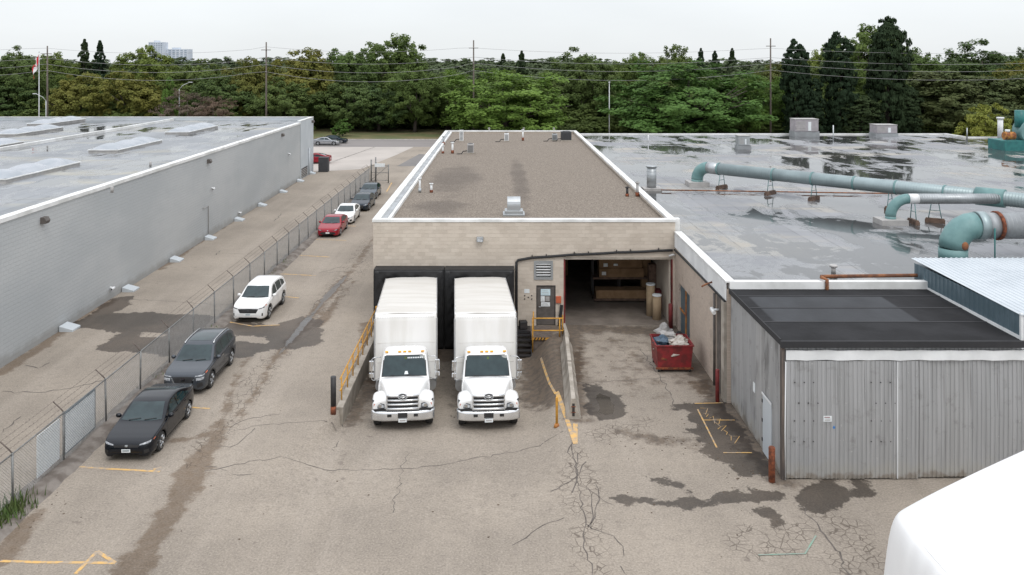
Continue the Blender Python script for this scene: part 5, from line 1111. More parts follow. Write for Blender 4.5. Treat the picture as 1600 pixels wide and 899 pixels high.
def make_car(spec, name, paint, label, feat):
    S = dict(spec); L = S['L']
    rt_ = root(name, (0, 0, 0), label, 'car', None); rt_['group'] = 'cars parked along the fence'
    c = lambda k, u: pchip([p[0] for p in S[k]], [p[1] for p in S[k]], u)
    us = np.unique(np.concatenate([[0, .008, .02, .035, .05, .07, .1, .14, .2], np.linspace(.26, L - .26, 92), [L - .2, L - .14, L - .1, L - .07, L - .04, L - .02, L - .008, L]]))
    rows = []
    for u in us:
        hw, top, belt, bot = (float(c(k, np.array([u]))[0]) for k in ('hwc', 'top', 'belt', 'bot')); g = max(top - belt, .015); t_ = S['tumble']
        sh_ = hw * .955; ry_ = sh_ - t_ * g * .9; 
        pts = [(hw * .70, bot - .005), (hw * .90, bot), (hw * .965, bot + .07), (hw * .995, bot + (belt - bot) * .30), (hw, bot + (belt - bot) * .55), (hw * .99, bot + (belt - bot) * .80), (hw * .978, belt - .035), (sh_, belt),
               (sh_ - .10 * t_ * g - .012, belt + .10 * g), (sh_ - t_ * g * .55, belt + .52 * g), (ry_, belt + .86 * g), (ry_ - .055, belt + .945 * g), (ry_ - .16, belt + .975 * g), (ry_ * .5, belt + .993 * g), (0, top)]
        P_ = np.array(pts); tt = np.concatenate([[0], np.cumsum(np.linalg.norm(np.diff(P_, axis=0), axis=1) + 1e-4)]); tk = np.concatenate([np.linspace(tt[i], tt[i + 1], 3, endpoint=False) for i in range(len(tt) - 1)] + [[tt[-1]]])
        xx = pchip(tt, P_[:, 0], tk); zz = pchip(tt, P_[:, 1], tk)
        rows.append([(x, u, z) for x, z in zip(xx, zz)] + [(-x, u, z) for x, z in zip(xx[-2::-1], zz[-2::-1])])
    n_ = len(rows[0]); V = np.array(rows).reshape(-1, 3); ii = np.arange(len(V)).reshape(len(us), n_)
    Fq = np.stack([ii[:-1, :-1], ii[:-1, 1:], ii[1:, 1:], ii[1:, :-1]], -1).reshape(-1, 4)
    caps = [tuple(ii[0, ::-1]), tuple(ii[-1])]
    bvh = BVHTree.FromPolygons([tuple(v) for v in V], [tuple(f) for f in Fq] + caps)
    ra = S['wr'] + .055; cen = V[Fq].mean(1); keep = np.ones(len(Fq), bool)
    for wy in S['wh']:
        dd = np.hypot(cen[:, 1] - wy, cen[:, 2] - S['wr']); keep &= ~((dd < ra) & (np.abs(cen[:, 0]) > .45))
        dv_ = np.hypot(V[:, 1] - wy, V[:, 2] - S['wr']); sel = (np.abs(dv_ - ra) < .04) & (np.abs(V[:, 0]) > .45) & (V[:, 2] > .16)
        k_ = ra / np.maximum(dv_[sel], 1e-6); V[sel, 1] = wy + (V[sel, 1] - wy) * k_; V[sel, 2] = S['wr'] + (V[sel, 2] - S['wr']) * k_
    me = bpy.data.meshes.new('body'); me.from_pydata([tuple(v) for v in V], [], [tuple(f) for f in Fq[keep]] + caps); me.materials.append(MATS[paint]); me.polygons.foreach_set('use_smooth', [True] * len(me.polygons))
    bm = bmesh.new(); bm.from_mesh(me); bmesh.ops.recalc_face_normals(bm, faces=bm.faces); bm.to_mesh(me); bm.free()
    body = link(bpy.data.objects.new('body', me), rt_); sd_ = body.modifiers.new('s', 'SOLIDIFY'); sd_.thickness = .03; sd_.offset = -1
    MB().box(-.66, .66, .35, L - .35, .20, .62).box(-.80, .80, S['wh'][0] + ra + .03, S['wh'][1] - ra - .03, .20, .5).build('underbody', 'plastic_black', rt_)
    def project(kind, a, d):
        if kind == 'side': o, r_ = Vector((d * 2, a[0], a[1])), Vector((-d, 0, 0))
        elif kind == 'front': o, r_ = Vector((a[0], -2, a[1])), Vector((0, 1, 0))
        elif kind == 'rear': o, r_ = Vector((a[0], L + 2, a[1])), Vector((0, -1, 0))
        else: o, r_ = Vector((a[0], a[1], 3)), Vector((0, 0, -1))
        h_ = bvh.ray_cast(o, r_)
        if h_[0] is None: return None
        nn = h_[1] if h_[1].dot(r_) < 0 else -h_[1]; return h_[0], nn
    def resample(pl, k):
        pl = np.array(pl, float); d = np.concatenate([[0], np.cumsum(np.linalg.norm(np.diff(pl, axis=0), axis=1))]); t = np.linspace(0, d[-1], k); return np.stack([np.interp(t, d, pl[:, 0]), np.interp(t, d, pl[:, 1])], 1)
    def patch(nm, kind, lo, hi, mat, off=.006, parent=None, d=1, nu=14, nv=7):
        A_, B_ = resample(lo, nu), resample(hi, nu); rows_ = []
        for i in range(nv):
            t = i / (nv - 1); row = []
            for j in range(nu):
                a = A_[j] * (1 - t) + B_[j] * t; h_ = project(kind, a, d)
                if h_ is None: return None
                row.append(h_[0] + h_[1] * off)
            rows_.append(row)
        mb = MB(); mb.smooth = True; mb.grid(rows_)
        return mb.build(nm, mat, parent or rt_)
    mir = lambda pl: [(-p[0], p[1]) for p in pl]
    (bw_, b0), (tw_, t0) = S['ws']
    patch('windshield', 'top', [(-bw_, b0 + .07), (-bw_ * .5, b0 + .01), (0, b0), (bw_ * .5, b0 + .01), (bw_, b0 + .07)], [(-tw_, t0), (0, t0 - .035), (tw_, t0)], 'auto_glass', nu=20, nv=10)
    (aw, a0), (cw_, c0) = S['rearw']
    patch('rear_window', 'top', [(-cw_, c0 - .05), (0, c0), (cw_, c0 - .05)], [(-aw, a0), (0, a0 + .03), (aw, a0)], 'auto_glass', nu=16, nv=8)
    for d in (1, -1):
        for lo, hi in feat['side_windows']: patch('side_window', 'side', lo, hi, 'auto_glass', d=d, nu=12, nv=6)
        for ln in feat.get('seams', []): patch('door_seam', 'side', ln, [(p[0] + .012, p[1]) for p in ln], 'plastic_black', .002, d=d, nu=8, nv=2)
        for hx, hz in feat.get('handles', []): patch('door_handle', 'side', [(hx, hz), (hx + .2, hz)], [(hx, hz + .035), (hx + .2, hz + .035)], feat.get('handle_mat', paint), .025, d=d, nu=4, nv=3)
        sx = (lambda pl: pl) if d == 1 else mir
        for nm, lo, hi, mat, off in feat.get('front_pairs', []): patch(nm, 'front', sx(lo), sx(hi), mat, off, nu=10, nv=5)
        for nm, lo, hi, mat, off in feat.get('rear_pairs', []): patch(nm, 'rear', sx(lo), sx(hi), mat, off, nu=8, nv=5)
        for nm, lo, hi, mat, off in feat.get('side_pairs', []): patch(nm, 'side', lo, hi, mat, off, d=d, nu=10, nv=4)
        mx, mz = S['hw'] * .97, feat['mirror'][1]; my = feat['mirror'][0]
        bm = bmesh.new(); bmesh.ops.create_uvsphere(bm, u_segments=12, v_segments=8, radius=1)
        for v in bm.verts: v.co = Vector((d * (mx + .09) + v.co.x * .11, my + (v.co.y * .09 if v.co.y < 0 else v.co.y * .04), mz + v.co.z * .085))
        mm = bpy.data.meshes.new('mirror'); bm.to_mesh(mm); bm.free(); mm.materials.append(MATS[feat.get('mirror_mat', paint)]); mm.polygons.foreach_set('use_smooth', [True] * len(mm.polygons)); mo = link(bpy.data.objects.new('mirror', mm), rt_)
        MB().tube([(d * (mx - .08), my + .02, mz - .06), (d * (mx + .05), my, mz - .04)], .03, 6).build('stalk', 'plastic_black', mo)
    for nm, lo, hi, mat, off in feat.get('front', []): patch(nm, 'front', lo, hi, mat, off, nu=18, nv=6)
    for nm, lo, hi, mat, off in feat.get('top', []): patch(nm, 'top', lo, hi, mat, off, nu=14, nv=8)
    for nm, lo, hi, mat, off in feat.get('rear', []): patch(nm, 'rear', lo, hi, mat, off, nu=10, nv=5)
    if feat.get('rails'):
        for d in (1, -1):
            pts = []
            for u in np.linspace(1.95, 4.0, 10):
                h_ = project('top', (d * (.62 if u > 2.1 else .64), u), 1); pts.append(h_[0] + Vector((0, 0, .035)))
            MB().tube(pts, .022, 6).build('roof_rail', feat['rails'], rt_)
    # wipers
    for x_ in (-.45, .12):
        a = project('top', (x_, b0 + .03), 1)[0]; c_ = project('top', (x_ + .42, b0 + .10), 1)[0]; MB().tube([a + Vector((0, 0, .025)), c_ + Vector((0, 0, .03))], .012, 4).build('wiper', 'plastic_black', rt_)
    r = S['wr']
    for wy in S['wh']:
        for d in (1, -1):
            x1 = d * (S['hw'] - .015); x0 = d * (S['hw'] - .22)
            w_ = bpy.data.objects.new('wheel', None); w_.empty_display_size = .1; link(w_, rt_)
            mb = MB(); mb.tube([(x0, wy, r), (x0 + d * .02, wy, r), (x1 - d * .02, wy, r), (x1, wy, r)], [r * .93, r, r, r * .93], 24, cap=True); mb.build('tyre', 'tyre', w_)
            rm = MB(); rm.tube([(x1 - d * .01, wy, r), (x1 + d * .004, wy, r)], r * .70, 24); o_ = rm.build('rim_well', 'plastic_black', w_)
            sp2 = MB()
            for k in range(5):
                a = k * 2 * math.pi / 5 + .3
                for da in (-.16, .16):
                    p0 = (x1 + d * .014, wy + .05 * math.cos(a), r + .05 * math.sin(a)); p1 = (x1 + d * .008, wy + r * .66 * math.cos(a + da), r + r * .66 * math.sin(a + da)); sp2.tube([p0, p1], [.035, .028], 5)
            for k in range(24):
                a, b2 = k * math.pi / 12, (k + 1) * math.pi / 12; sp2.quad(*[(x1 + d * .012, wy + rr * r * math.cos(t), r + rr * r * math.sin(t)) for rr, t in ((.66, a), (.72, a), (.72, b2), (.66, b2))])
            sp2.tube([(x1, wy, r), (x1 + d * .025, wy, r)], .055, 10); sp2.build('rim', 'rim', w_)
    return rt_
def plate(z0, z1, w=.155): return ('number_plate', [(-w, z0), (w, z0)], [(-w, z1), (w, z1)], 'paper', .02)
def plate_ink(z0, z1, w=.12): return ('plate_print', [(-w, z0), (w, z0)], [(-w, z1), (w, z1)], 'siding_blue', .024)
sedan_w = [([(1.70,.925),(2.55,.955)], [(1.98,1.20),(2.25,1.29),(2.55,1.315)]), ([(2.63,.955),(3.45,.995)], [(2.63,1.315),(3.0,1.29),(3.42,1.17)]), ([(3.50,1.0),(3.82,1.02)], [(3.48,1.15),(3.72,1.06)])]
suv_w = [([(1.60,1.06),(2.48,1.09)], [(1.86,1.36),(2.1,1.50),(2.48,1.545)]), ([(2.56,1.095),(3.38,1.13)], [(2.56,1.55),(3.0,1.555),(3.38,1.535)]), ([(3.45,1.14),(4.02,1.18)], [(3.45,1.53),(3.75,1.47),(3.98,1.36)])]
sed_seams = [[(1.42,.30),(1.40,.60),(1.50,.88)], [(2.59,.26),(2.59,.93)], [(3.42,.5),(3.52,.80),(3.48,.95)]]; suv_seams = [[(1.38,.36),(1.36,.7),(1.46,1.0)], [(2.52,.32),(2.52,1.06)], [(3.36,.7),(3.46,.9),(3.42,1.1)]]
hood_seam = lambda z: []
F_CIVIC = dict(side_windows=sedan_w, seams=sed_seams, handles=[(2.33,.80),(3.22,.83)], mirror=(1.62,.99), 
    front=[('grille', [(-.42,.52),(.42,.52)], [(-.46,.60),(0,.615),(.46,.60)], 'plastic_black', .006), ('lower_grille', [(-.55,.26),(.55,.26)], [(-.50,.40),(.50,.40)], 'plastic_black', .006), plate(.36,.47), plate_ink(.40,.44), ('emblem', [(-.045,.53),(.045,.53)], [(-.05,.60),(.05,.60)], 'chrome', .014), ('lip', [(-.62,.225),(0,.215),(.62,.225)], [(-.62,.25),(0,.24),(.62,.25)], 'plastic_black', .02)],
    front_pairs=[('headlight', [(.46,.585),(.80,.655)], [(.46,.625),(.80,.715)], 'lamp_lens', .006), ('air_intake', [(.62,.30),(.78,.34)], [(.62,.44),(.76,.46)], 'plastic_black', .005)],
    side_pairs=[('side_marker', [(.30,.67),(.44,.70)], [(.31,.70),(.44,.725)], 'orange_box', .004), ('sill_trim', [(1.45,.215),(3.2,.215)], [(1.45,.25),(3.2,.25)], 'plastic_black', .006)], rear_pairs=[('taillight', [(.45,.83),(.76,.85)], [(.45,.94),(.76,.96)], 'tail_red', .008)], rear=[plate(.62,.73)])
F_COROLLA = dict(F_CIVIC); F_COROLLA['front'] = [('grille', [(-.66,.30),(.66,.30)], [(-.52,.46),(.52,.46)], 'plastic_black', .006), plate(.35,.46), ('emblem', [(-.05,.545),(.05,.545)], [(-.05,.60),(.05,.60)], 'chrome', .012), ('lip', [(-.62,.225),(0,.215),(.62,.225)], [(-.62,.26),(0,.25),(.62,.26)], 'plastic_black', .015)]
F_COROLLA['front_pairs'] = [('headlight', [(.40,.55),(.80,.63)], [(.44,.60),(.80,.705)], 'unit_black', .006), ('headlight_lens', [(.55,.59),(.74,.63)], [(.55,.62),(.74,.67)], 'lamp_lens', .009)]
F_WHITE = dict(F_CIVIC); F_WHITE['front'] = [('grille', [(-.50,.48),(0,.46),(.50,.48)], [(-.56,.60),(0,.61),(.56,.60)], 'plastic_black', .006), ('lower_grille', [(-.62,.26),(.62,.26)], [(-.5,.40),(.5,.40)], 'plastic_black', .006), ('emblem', [(-.05,.52),(.05,.52)], [(-.05,.59),(.05,.59)], 'chrome', .014)]
F_WHITE['front_pairs'] = [('headlight', [(.52,.56),(.80,.63)], [(.54,.62),(.80,.72)], 'lamp_lens', .006), ('air_intake', [(.60,.28),(.78,.33)], [(.60,.45),(.76,.47)], 'plastic_black', .005)]
F_DARK = dict(F_CIVIC); F_DARK['front'] = [('grille', [(-.40,.36),(0,.33),(.40,.36)], [(-.5,.60),(0,.61),(.5,.60)], 'plastic_black', .006), ('emblem', [(-.06,.49),(.06,.49)], [(-.06,.56),(.06,.56)], 'chrome', .014), ('grille_edge', [(-.40,.345),(0,.315),(.40,.345)], [(-.40,.36),(0,.335),(.40,.36)], 'chrome', .01)]
F_ROGUE = dict(side_windows=suv_w, seams=suv_seams, handles=[(2.25,.93),(3.15,.97)], handle_mat='chrome', mirror=(1.58,1.12), mirror_mat='car_grey', rails='chrome', 
    top=[('sunroof', [(-.50,2.15),(0,2.12),(.50,2.15)], [(-.50,3.1),(0,3.12),(.50,3.1)], 'auto_glass', .006)],
    front=[('grille', [(-.30,.52),(.30,.52)], [(-.46,.78),(0,.80),(.46,.78)], 'plastic_black', .008), ('grille_frame', [(-.34,.49),(0,.485),(.34,.49)], [(-.34,.525),(0,.52),(.34,.525)], 'chrome', .018), plate(.35,.46), plate_ink(.39,.43), ('emblem', [(-.085,.62),(.085,.62)], [(-.085,.74),(.085,.74)], 'chrome', .022), ('bumper_trim', [(-.70,.285),(0,.27),(.70,.285)], [(-.70,.34),(0,.33),(.70,.34)], 'alu', .012)],
    front_pairs=[('grille_frame', [(.32,.49),(.46,.76)], [(.37,.50),(.53,.79)], 'chrome', .016), ('running_light', [(.50,.79),(.84,.83)], [(.50,.835),(.84,.88)], 'lamp_lens', .006), ('headlight', [(.56,.64),(.84,.68)], [(.54,.75),(.85,.78)], 'lamp_lens', .006), ('air_intake', [(.60,.36),(.82,.40)], [(.60,.55),(.80,.57)], 'plastic_black', .005)],
    side_pairs=[('side_marker', [(.30,.86),(.50,.90)], [(.32,.90),(.50,.93)], 'orange_box', .004), ('sill_trim', [(1.42,.26),(3.15,.26)], [(1.42,.40),(3.15,.40)], 'plastic_black', .008)], rear_pairs=[('taillight', [(.48,.98),(.84,1.0)], [(.48,1.08),(.84,1.10)], 'tail_red', .008)])
F_CRV = dict(F_ROGUE); F_CRV.update(rails=None, mirror_mat='car_white', handle_mat='car_white', top=[])
F_CRV['front'] = [('grille', [(-.44,.56),(0,.55),(.44,.56)], [(-.56,.77),(0,.785),(.56,.77)], 'plastic_black', .008), ('emblem', [(-.06,.65),(.06,.65)], [(-.06,.73),(.06,.73)], 'unit_black', .016), plate(.42,.54), plate_ink(.46,.50), ('bumper_trim', [(-.76,.30),(0,.28),(.76,.30)], [(-.70,.41),(0,.40),(.70,.41)], 'plastic_black', .01)]
F_CRV['front_pairs'] = [('headlight', [(.58,.76),(.86,.83)], [(.58,.80),(.86,.875)], 'unit_black', .006), ('air_intake', [(.74,.40),(.80,.42)], [(.74,.55),(.80,.57)], 'plastic_black', .006)]
for nm in ('seamless',): pass
def arch(cx_, cz, r0, r1): 
    an = np.linspace(R(8), R(172), 14); return [(cx_ - r0 * math.cos(t), cz + r0 * math.sin(t)) for t in an], [(cx_ - r1 * math.cos(t), cz + r1 * math.sin(t)) for t in an]
for ft in (F_ROGUE, F_CRV):
    ft['side_pairs'] = list(ft['side_pairs'])
    for wy in SUV['wh']: lo, hi = arch(wy, SUV['wr'], .425, .475); ft['side_pairs'].append(('arch_trim', lo, hi, 'plastic_black', .006))
def place(o, x, yf, rz=0): o.location = (x, yf, gz(x, yf + 2)); o.rotation_euler.z = R(rz); return o
place(make_car(SEDAN, 'parked_sedan', 'car_black', 'shiny black sedan parked nearest the camera by the fence', F_CIVIC), -13.22, 29.15, 1)
place(make_car(SUV, 'parked_suv', 'car_grey', 'dark grey suv with silver roof rails and glass sunroof by the fence', F_ROGUE), -13.45, 34.95, .5)
place(make_car(SUV, 'parked_suv', 'car_white', 'white suv with black grille parked beside the fence', F_CRV), -13.68, 44.7, -1)
place(make_car(SEDAN, 'parked_sedan', 'car_red', 'red sedan with black lower grille parked by the fence', F_COROLLA), -13.95, 66.6, 0)
place(make_car(SEDAN, 'parked_sedan', 'car_white', 'white sedan parked right behind the red sedan', F_WHITE), -13.75, 72.0, 1)
place(make_car(SEDAN, 'parked_sedan', 'car_navy', 'dark blue grey sedan parked right behind the white sedan', F_DARK), -13.45, 78.3, -1)
place(make_car(SEDAN, 'parked_sedan', 'car_slate', 'slate grey sedan parked last in the row by the fence', F_DARK), -13.75, 85.0, 0)
o = make_car(SEDAN, 'road_sedan', 'car_silver', 'silver sedan driving on the road behind the grey warehouse', F_WHITE); o.location = (-27.6, 142.2, .01); o.rotation_euler.z = R(90); o['group'] = 'cars beyond the grey warehouse'
o = make_car(SEDAN, 'road_sedan', 'car_navy', 'dark sedan half hidden behind the silver sedan on the road', F_DARK); o.location = (-27.0, 145.6, .01); o.rotation_euler.z = R(90); o['group'] = 'cars beyond the grey warehouse'
o = make_car(SEDAN, 'parked_hatchback', 'car_red', 'red car showing its tail beyond the corner of the grey warehouse', F_COROLLA); o.location = (-28.8, 116.5, .006); o.rotation_euler.z = R(-72) - math.pi + R(180) ; o['group'] = 'cars beyond the grey warehouse'
o.rotation_euler.z = R(90) + math.pi; o.location = (-28.6, 116.5, .006)

# ------------------------------------------------------------------ box trucks
def make_truck(label, sticker):
    rt_ = root('box_truck', (0, 0, 0), label, 'truck', 'white box trucks backed into the docks')
    # box body
    bz0, bz1, by0, by1, bw_ = 1.02, 3.74, 3.02, 10.42, 1.285
    bx_ = MB().box(-bw_ + .01, bw_ - .01, by0 + .10, by1, bz0, bz1 - .05).build('cargo_box', 'box_white', rt_)
    rf = MB(); rows = []
    for i, y in enumerate(np.linspace(by0 + .12, by1, 30)): rows.append([(x, y, bz1 - .05 + .055 * (1 - (abs(x) / bw_) ** 4) + .006 * math.sin(y * 8.4) + .004 * math.sin(x * 5 + y)) for x in np.linspace(-bw_, bw_, 17)])
    rf.smooth = True; rf.grid(rows).build('roof_skin', 'box_roof', bx_)
    cap = MB(); cap.smooth = True; prof = [(by0 + .0, bz0), (by0, bz1 - .30), (by0 + .015, bz1 - .16), (by0 + .06, bz1 - .06), (by0 + .14, bz1 - .01), (by0 + .26, bz1 + .012)]
    xs_ = [-bw_ - .012, -bw_ * .985, -bw_ * .95, -bw_ * .6, 0, bw_ * .6, bw_ * .95, bw_ * .985, bw_ + .012]; ins = [.16, .05, .012, 0, 0, 0, .012, .05, .16]
    cap.grid([[(x, p[0] + d, p[1] - d * .25 * (p[1] > bz1 - .2)) for x, d in zip(xs_, ins)] for p in prof]); cap.build('front_cap', 'box_white', bx_)
    for s in (-1, 1):
        MB().box(s * bw_ - .012, s * bw_ + .016, by0 + .12, by1, bz0 - .02, bz0 + .2).build('lower_rail', 'alu', bx_); MB().box(s * bw_ - .012, s * bw_ + .016, by0 + .12, by1, bz1 - .14, bz1 - .02).build('upper_rail', 'alu', bx_); MB().box(s * bw_ - .008, s * bw_ + .012, by0 + .12, by0 + .3, bz0 + .2, bz1 - .14).build('corner_post', 'alu', bx_)
        for k in range(17): y = by0 + .5 + k * .41; MB().box(s * bw_ - .01, s * bw_ + .007, y, y + .03, bz0 + .2, bz1 - .14).build('side_post', 'alu', bx_)
    for s in (-1, 1): MB().box(s * (bw_ - .005) - .035, s * (bw_ - .005) + .035, by0 + .04, by0 + .13, bz0, bz1 - .2).build('front_edge', 'alu', bx_)
    for z in (1.75, 2.55): MB().box(-bw_ + .1, bw_ - .1, by0 - .004, by0 + .01, z, z + .012).build('front_seam', 'box_roof', bx_)
    rv = MB()
    for k in range(24): x = -1.15 + k * .1; rv.tube([(x, by0 + .02, bz1 - .13), (x, by0 - .008, bz1 - .135)], .012, 5)
    tag(rv.build('rivets', 'alu', bx_), kind='stuff')
    for s in (-1, 1): MB().box(s * .42 - .05, s * .42 + .05, 1.0, 10.2, .72, 1.0).build('chassis_rail', 'plastic_black', rt_)
    MB().box(-1.0, 1.0, 10.2, 10.42, .45, .62).build('rear_guard', 'plastic_black', rt_)
    # cab: loft with raked windscreen
    cab = MB(); cab.smooth = True; rows = []
    st = [(1.40, 1.44, .90), (1.42, 1.57, .915), (1.50, 1.64, .925), (1.60, 1.86, .92), (1.72, 2.12, .90), (1.82, 2.33, .88), (1.90, 2.43, .875), (2.05, 2.49, .88), (2.35, 2.52, .89), (2.70, 2.52, .89), (2.80, 2.49, .885), (2.84, 2.40, .88)]
    for y, zt, hw in st:
        b = 1.0
        P_ = [(b, .62), (b + .012, .95), (b + .012, 1.35), (b - .005, 1.52)]
        if zt < 1.6: P_[3] = (b - .02, min(1.52, zt))
        hs_ = max(zt - 1.52, .02); P_ += [(b - .02 - .03 * hs_, 1.52 + hs_ * .4 if zt > 1.6 else zt), (b - .02 - .10 * hs_, 1.52 + hs_ * .82), (b - .06 - .14 * hs_, zt - .06 * min(1, hs_)), (b - .16 - .14 * hs_, zt - .012), (.45, zt + .005), (0, zt + .012)]
        rows.append([(x, y, z) for x, z in P_] + [(-x, y, z) for x, z in P_[-2::-1]])
    cab.grid(rows); V = list(cab.v); Fc = list(cab.f); cab.smooth = False; nn = len(rows[0]); cab.face(list(range(nn))); cab.face(list(range(len(cab.v) - nn, len(cab.v)))[::-1])
    cabo = cab.build('cab', 'truck_white', rt_); bvh = BVHTree.FromPolygons(V, Fc)
    def front_patch(nm, lo, hi, mat, off, par, nu=16, nv=8, d=(0, 1, 0)):
        rws = []; 
        for i in range(nv):
            t = i / (nv - 1); row = []
            for j in range(nu):
                s = j / (nu - 1); a = (np.array(lo[0]) * (1 - s) + np.array(lo[1]) * s) * (1 - t) + (np.array(hi[0]) * (1 - s) + np.array(hi[1]) * s) * t
                if d[1]: h_ = bvh.ray_cast(Vector((a[0], -1, a[1])), Vector((0, 1, 0)))
                else: h_ = bvh.ray_cast(Vector((-3 * d[0], a[0], a[1])), Vector((d[0], 0, 0)))
                if h_[0] is None: return
                q = h_[1]; q = q if q.dot(Vector(d)) < 0 else -q; row.append(h_[0] + q * off)
            rws.append(row)
        mb = MB(); mb.smooth = True; return mb.grid(rws).build(nm, mat, par)
    front_patch('windshield_seal', [(-.90, 1.645), (.90, 1.645)], [(-.83, 2.39), (.83, 2.39)], 'plastic_black', .006, cabo)
    ws = front_patch('windshield', [(-.87, 1.675), (.87, 1.675)], [(-.80, 2.36), (.80, 2.36)], 'auto_glass', .014, cabo)
    front_patch('sticker', [(.0, 2.245), (.085, 2.245)], [(.0, 2.33), (.085, 2.33)], 'weed', .018, ws, 3, 3)
    if sticker:
        for k in range(9): front_patch('banner_print', [(.12 + k * .07, 2.27), (.165 + k * .07, 2.27)], [(.12 + k * .07, 2.315), (.165 + k * .07, 2.315)], 'paper', .018, ws, 3, 3)
        front_patch('dash_hat', [(.0, 1.72), (.16, 1.72)], [(.03, 1.83), (.13, 1.83)], 'paper', .017, ws, 5, 4)
    for s in (-1, 1):
        front_patch('side_window', [(1.78, 1.58), (2.62, 1.58)], [(1.98, 2.28), (2.58, 2.28)], 'auto_glass', .008, cabo, 8, 6, (-s, 0, 0))
        front_patch('door_seam', [(1.62, .75), (1.635, .75)], [(1.66, 1.55), (1.675, 1.55)], 'plastic_black', .003, cabo, 2, 6, (-s, 0, 0)); front_patch('door_handle', [(2.5, 1.40), (2.66, 1.40)], [(2.5, 1.45), (2.66, 1.45)], 'plastic_black', .02, cabo, 3, 2, (-s, 0, 0))
    for x in (-.72, -.2, 0, .2, .72): MB().cbox((x, 1.97, 2.50), .13, .09, .055).build('marker_light', 'amber', cabo, bevel=.015)
    for x in (-.55, .1): MB().tube([(x, 1.50, 1.68), (x + .55, 1.56, 1.74)], .013, 5).build('wiper', 'plastic_black', cabo)
    # hood
    hd = MB(); hd.smooth = True; rows = []
    for y, zt, w, zs in ((.14, .86, .60, .80), (.13, 1.0, .60, .82), (.135, 1.30, .605, .84), (.16, 1.43, .61, .86), (.24, 1.485, .63, .88), (.45, 1.52, .68, .9), (.8, 1.565, .77, .92), (1.15, 1.605, .86, .94), (1.47, 1.645, .945, .96)):
        e = zt - zs; P_ = [(w + .05, zs), (w + .04, zs + e * .5), (w + .015, zs + e * .80), (w - .03, zs + e * .93), (w - .11, zs + e * .985), (w * .5, zt + .005), (w * .18, zt + .018), (0, zt + .02)]
        rows.append([(x, y, z) for x, z in P_] + [(-x, y, z) for x, z in P_[-2::-1]])
    hd.grid(rows); hood = hd.build('hood', 'truck_white', rt_, subsurf=1); hood.modifiers.new('d', 'SOLIDIFY').thickness = .02
    gr = MB().box(-.585, .585, .09, .125, .86, 1.40).build('grille', 'plastic_black', rt_)
    for x in (-1, 1): MB().cbox((x * .60, .085, 1.13), .055, .08, .60).build('grille_side', 'bright_chrome', gr, bevel=.02)
    for z, t in ((.885, .10), (1.05, .085), (1.205, .085), (1.375, .10)): MB().tube([(-.60, .075, z), (-.3, .045, z), (0, .035, z), (.3, .045, z), (.60, .075, z)], t / 2, 10).build('grille_bar', 'bright_chrome', gr)
    em = bpy.data.meshes.new('emblem'); mb = MB()
    for k in range(24):
        a, b2 = k * math.pi / 12, (k + 1) * math.pi / 12; mb.box(0, 0, 0, 0, 0, 0) if False else mb.tube([(.17 * math.cos(a), -.012, 1.365 + .115 * math.sin(a)), (.17 * math.cos(b2), -.012, 1.365 + .115 * math.sin(b2))], .016, 6)
    mb.tube([(-.15, -.012, 1.365), (0, -.018, 1.415), (.15, -.012, 1.365)], .018, 6).tube([(-.15, -.012, 1.365), (0, -.018, 1.315), (.15, -.012, 1.365)], .018, 6); mb.build('emblem', 'chrome', gr)
    MB().extrude_y([(.155 * math.cos(t), 1.365 + .10 * math.sin(t)) for t in np.linspace(0, 2 * math.pi, 20, endpoint=False)], -.004, .02).build('emblem_plate', 'plastic_black', gr)
    # fenders with headlamps
    for s in (-1, 1):
        fd = MB(); fd.smooth = True; rows = []
        for y, zt, zb, xo in ((.20, 1.02, .86, 1.02), (.17, 1.06, .86, 1.06), (.19, 1.16, .86, 1.12), (.30, 1.235, .86, 1.165), (.50, 1.285, .86, 1.19), (.80, 1.30, .88, 1.195), (1.05, 1.25, .86, 1.19), (1.28, 1.12, .72, 1.175), (1.40, .95, .62, 1.15)):
            rows.append([(s * .56, y, zb), (s * .56, y, zt + .06), (s * .72, y, zt + .055), (s * .88, y, zt + .03), (s * (xo - .13), y, zt - .005), (s * (xo - .05), y, zt - .06), (s * xo, y, zt - .16 * min(1, (zt - zb) / .3)), (s * xo, y, zb)])
        fd.grid(rows); fd.smooth = False; fd.face(list(range(8))); fo = fd.build('fender', 'truck_white', rt_, subsurf=1)
        hl = MB(); hl.smooth = True; R_ = []
        for i in range(6):
            v = i / 5; row = []
            for j in range(9):
                u = j / 8; x = .715 + u * (.40 + .02 * v); z = .90 + v * (.10 + .14 * u); row.append((s * x, .168 + .02 * v + .13 * u ** 3 - .012, z))
            R_.append(row)
        hr = MB(); hr.grid([[(p[0] + s * (.03 if j > 6 else -.02 if j < 2 else 0), p[1] + .006, p[2] + (.03 if i > 3 else -.025 if i < 2 else 0)) for j, p in enumerate(row)] for i, row in enumerate(R_)]); hr.build('headlight_bezel', 'unit_black', rt_).modifiers.new('d', 'SOLIDIFY').thickness = .03
        ho = hl.grid(R_).build('headlight', 'lamp_lens', rt_); ho.modifiers.new('d', 'SOLIDIFY').thickness = .05; MB().tube([(s * .86, .15, .97), (s * .86, .19, .97)], .06, 12).build('reflector', 'chrome', ho); MB().cbox((s * 1.06, .20, 1.0), .08, .03, .09).build('indicator', 'orange_box', ho)
        MB().box(s * .92 - .06, s * .92 + .06, 1.55, 2.4, .40, .62).build('step', 'alu', rt_)
        MB().tube([(s * 1.02, 3.2, .72), (s * 1.02, 4.3, .72)], .25, 14).build('fuel_tank', 'alu', rt_)
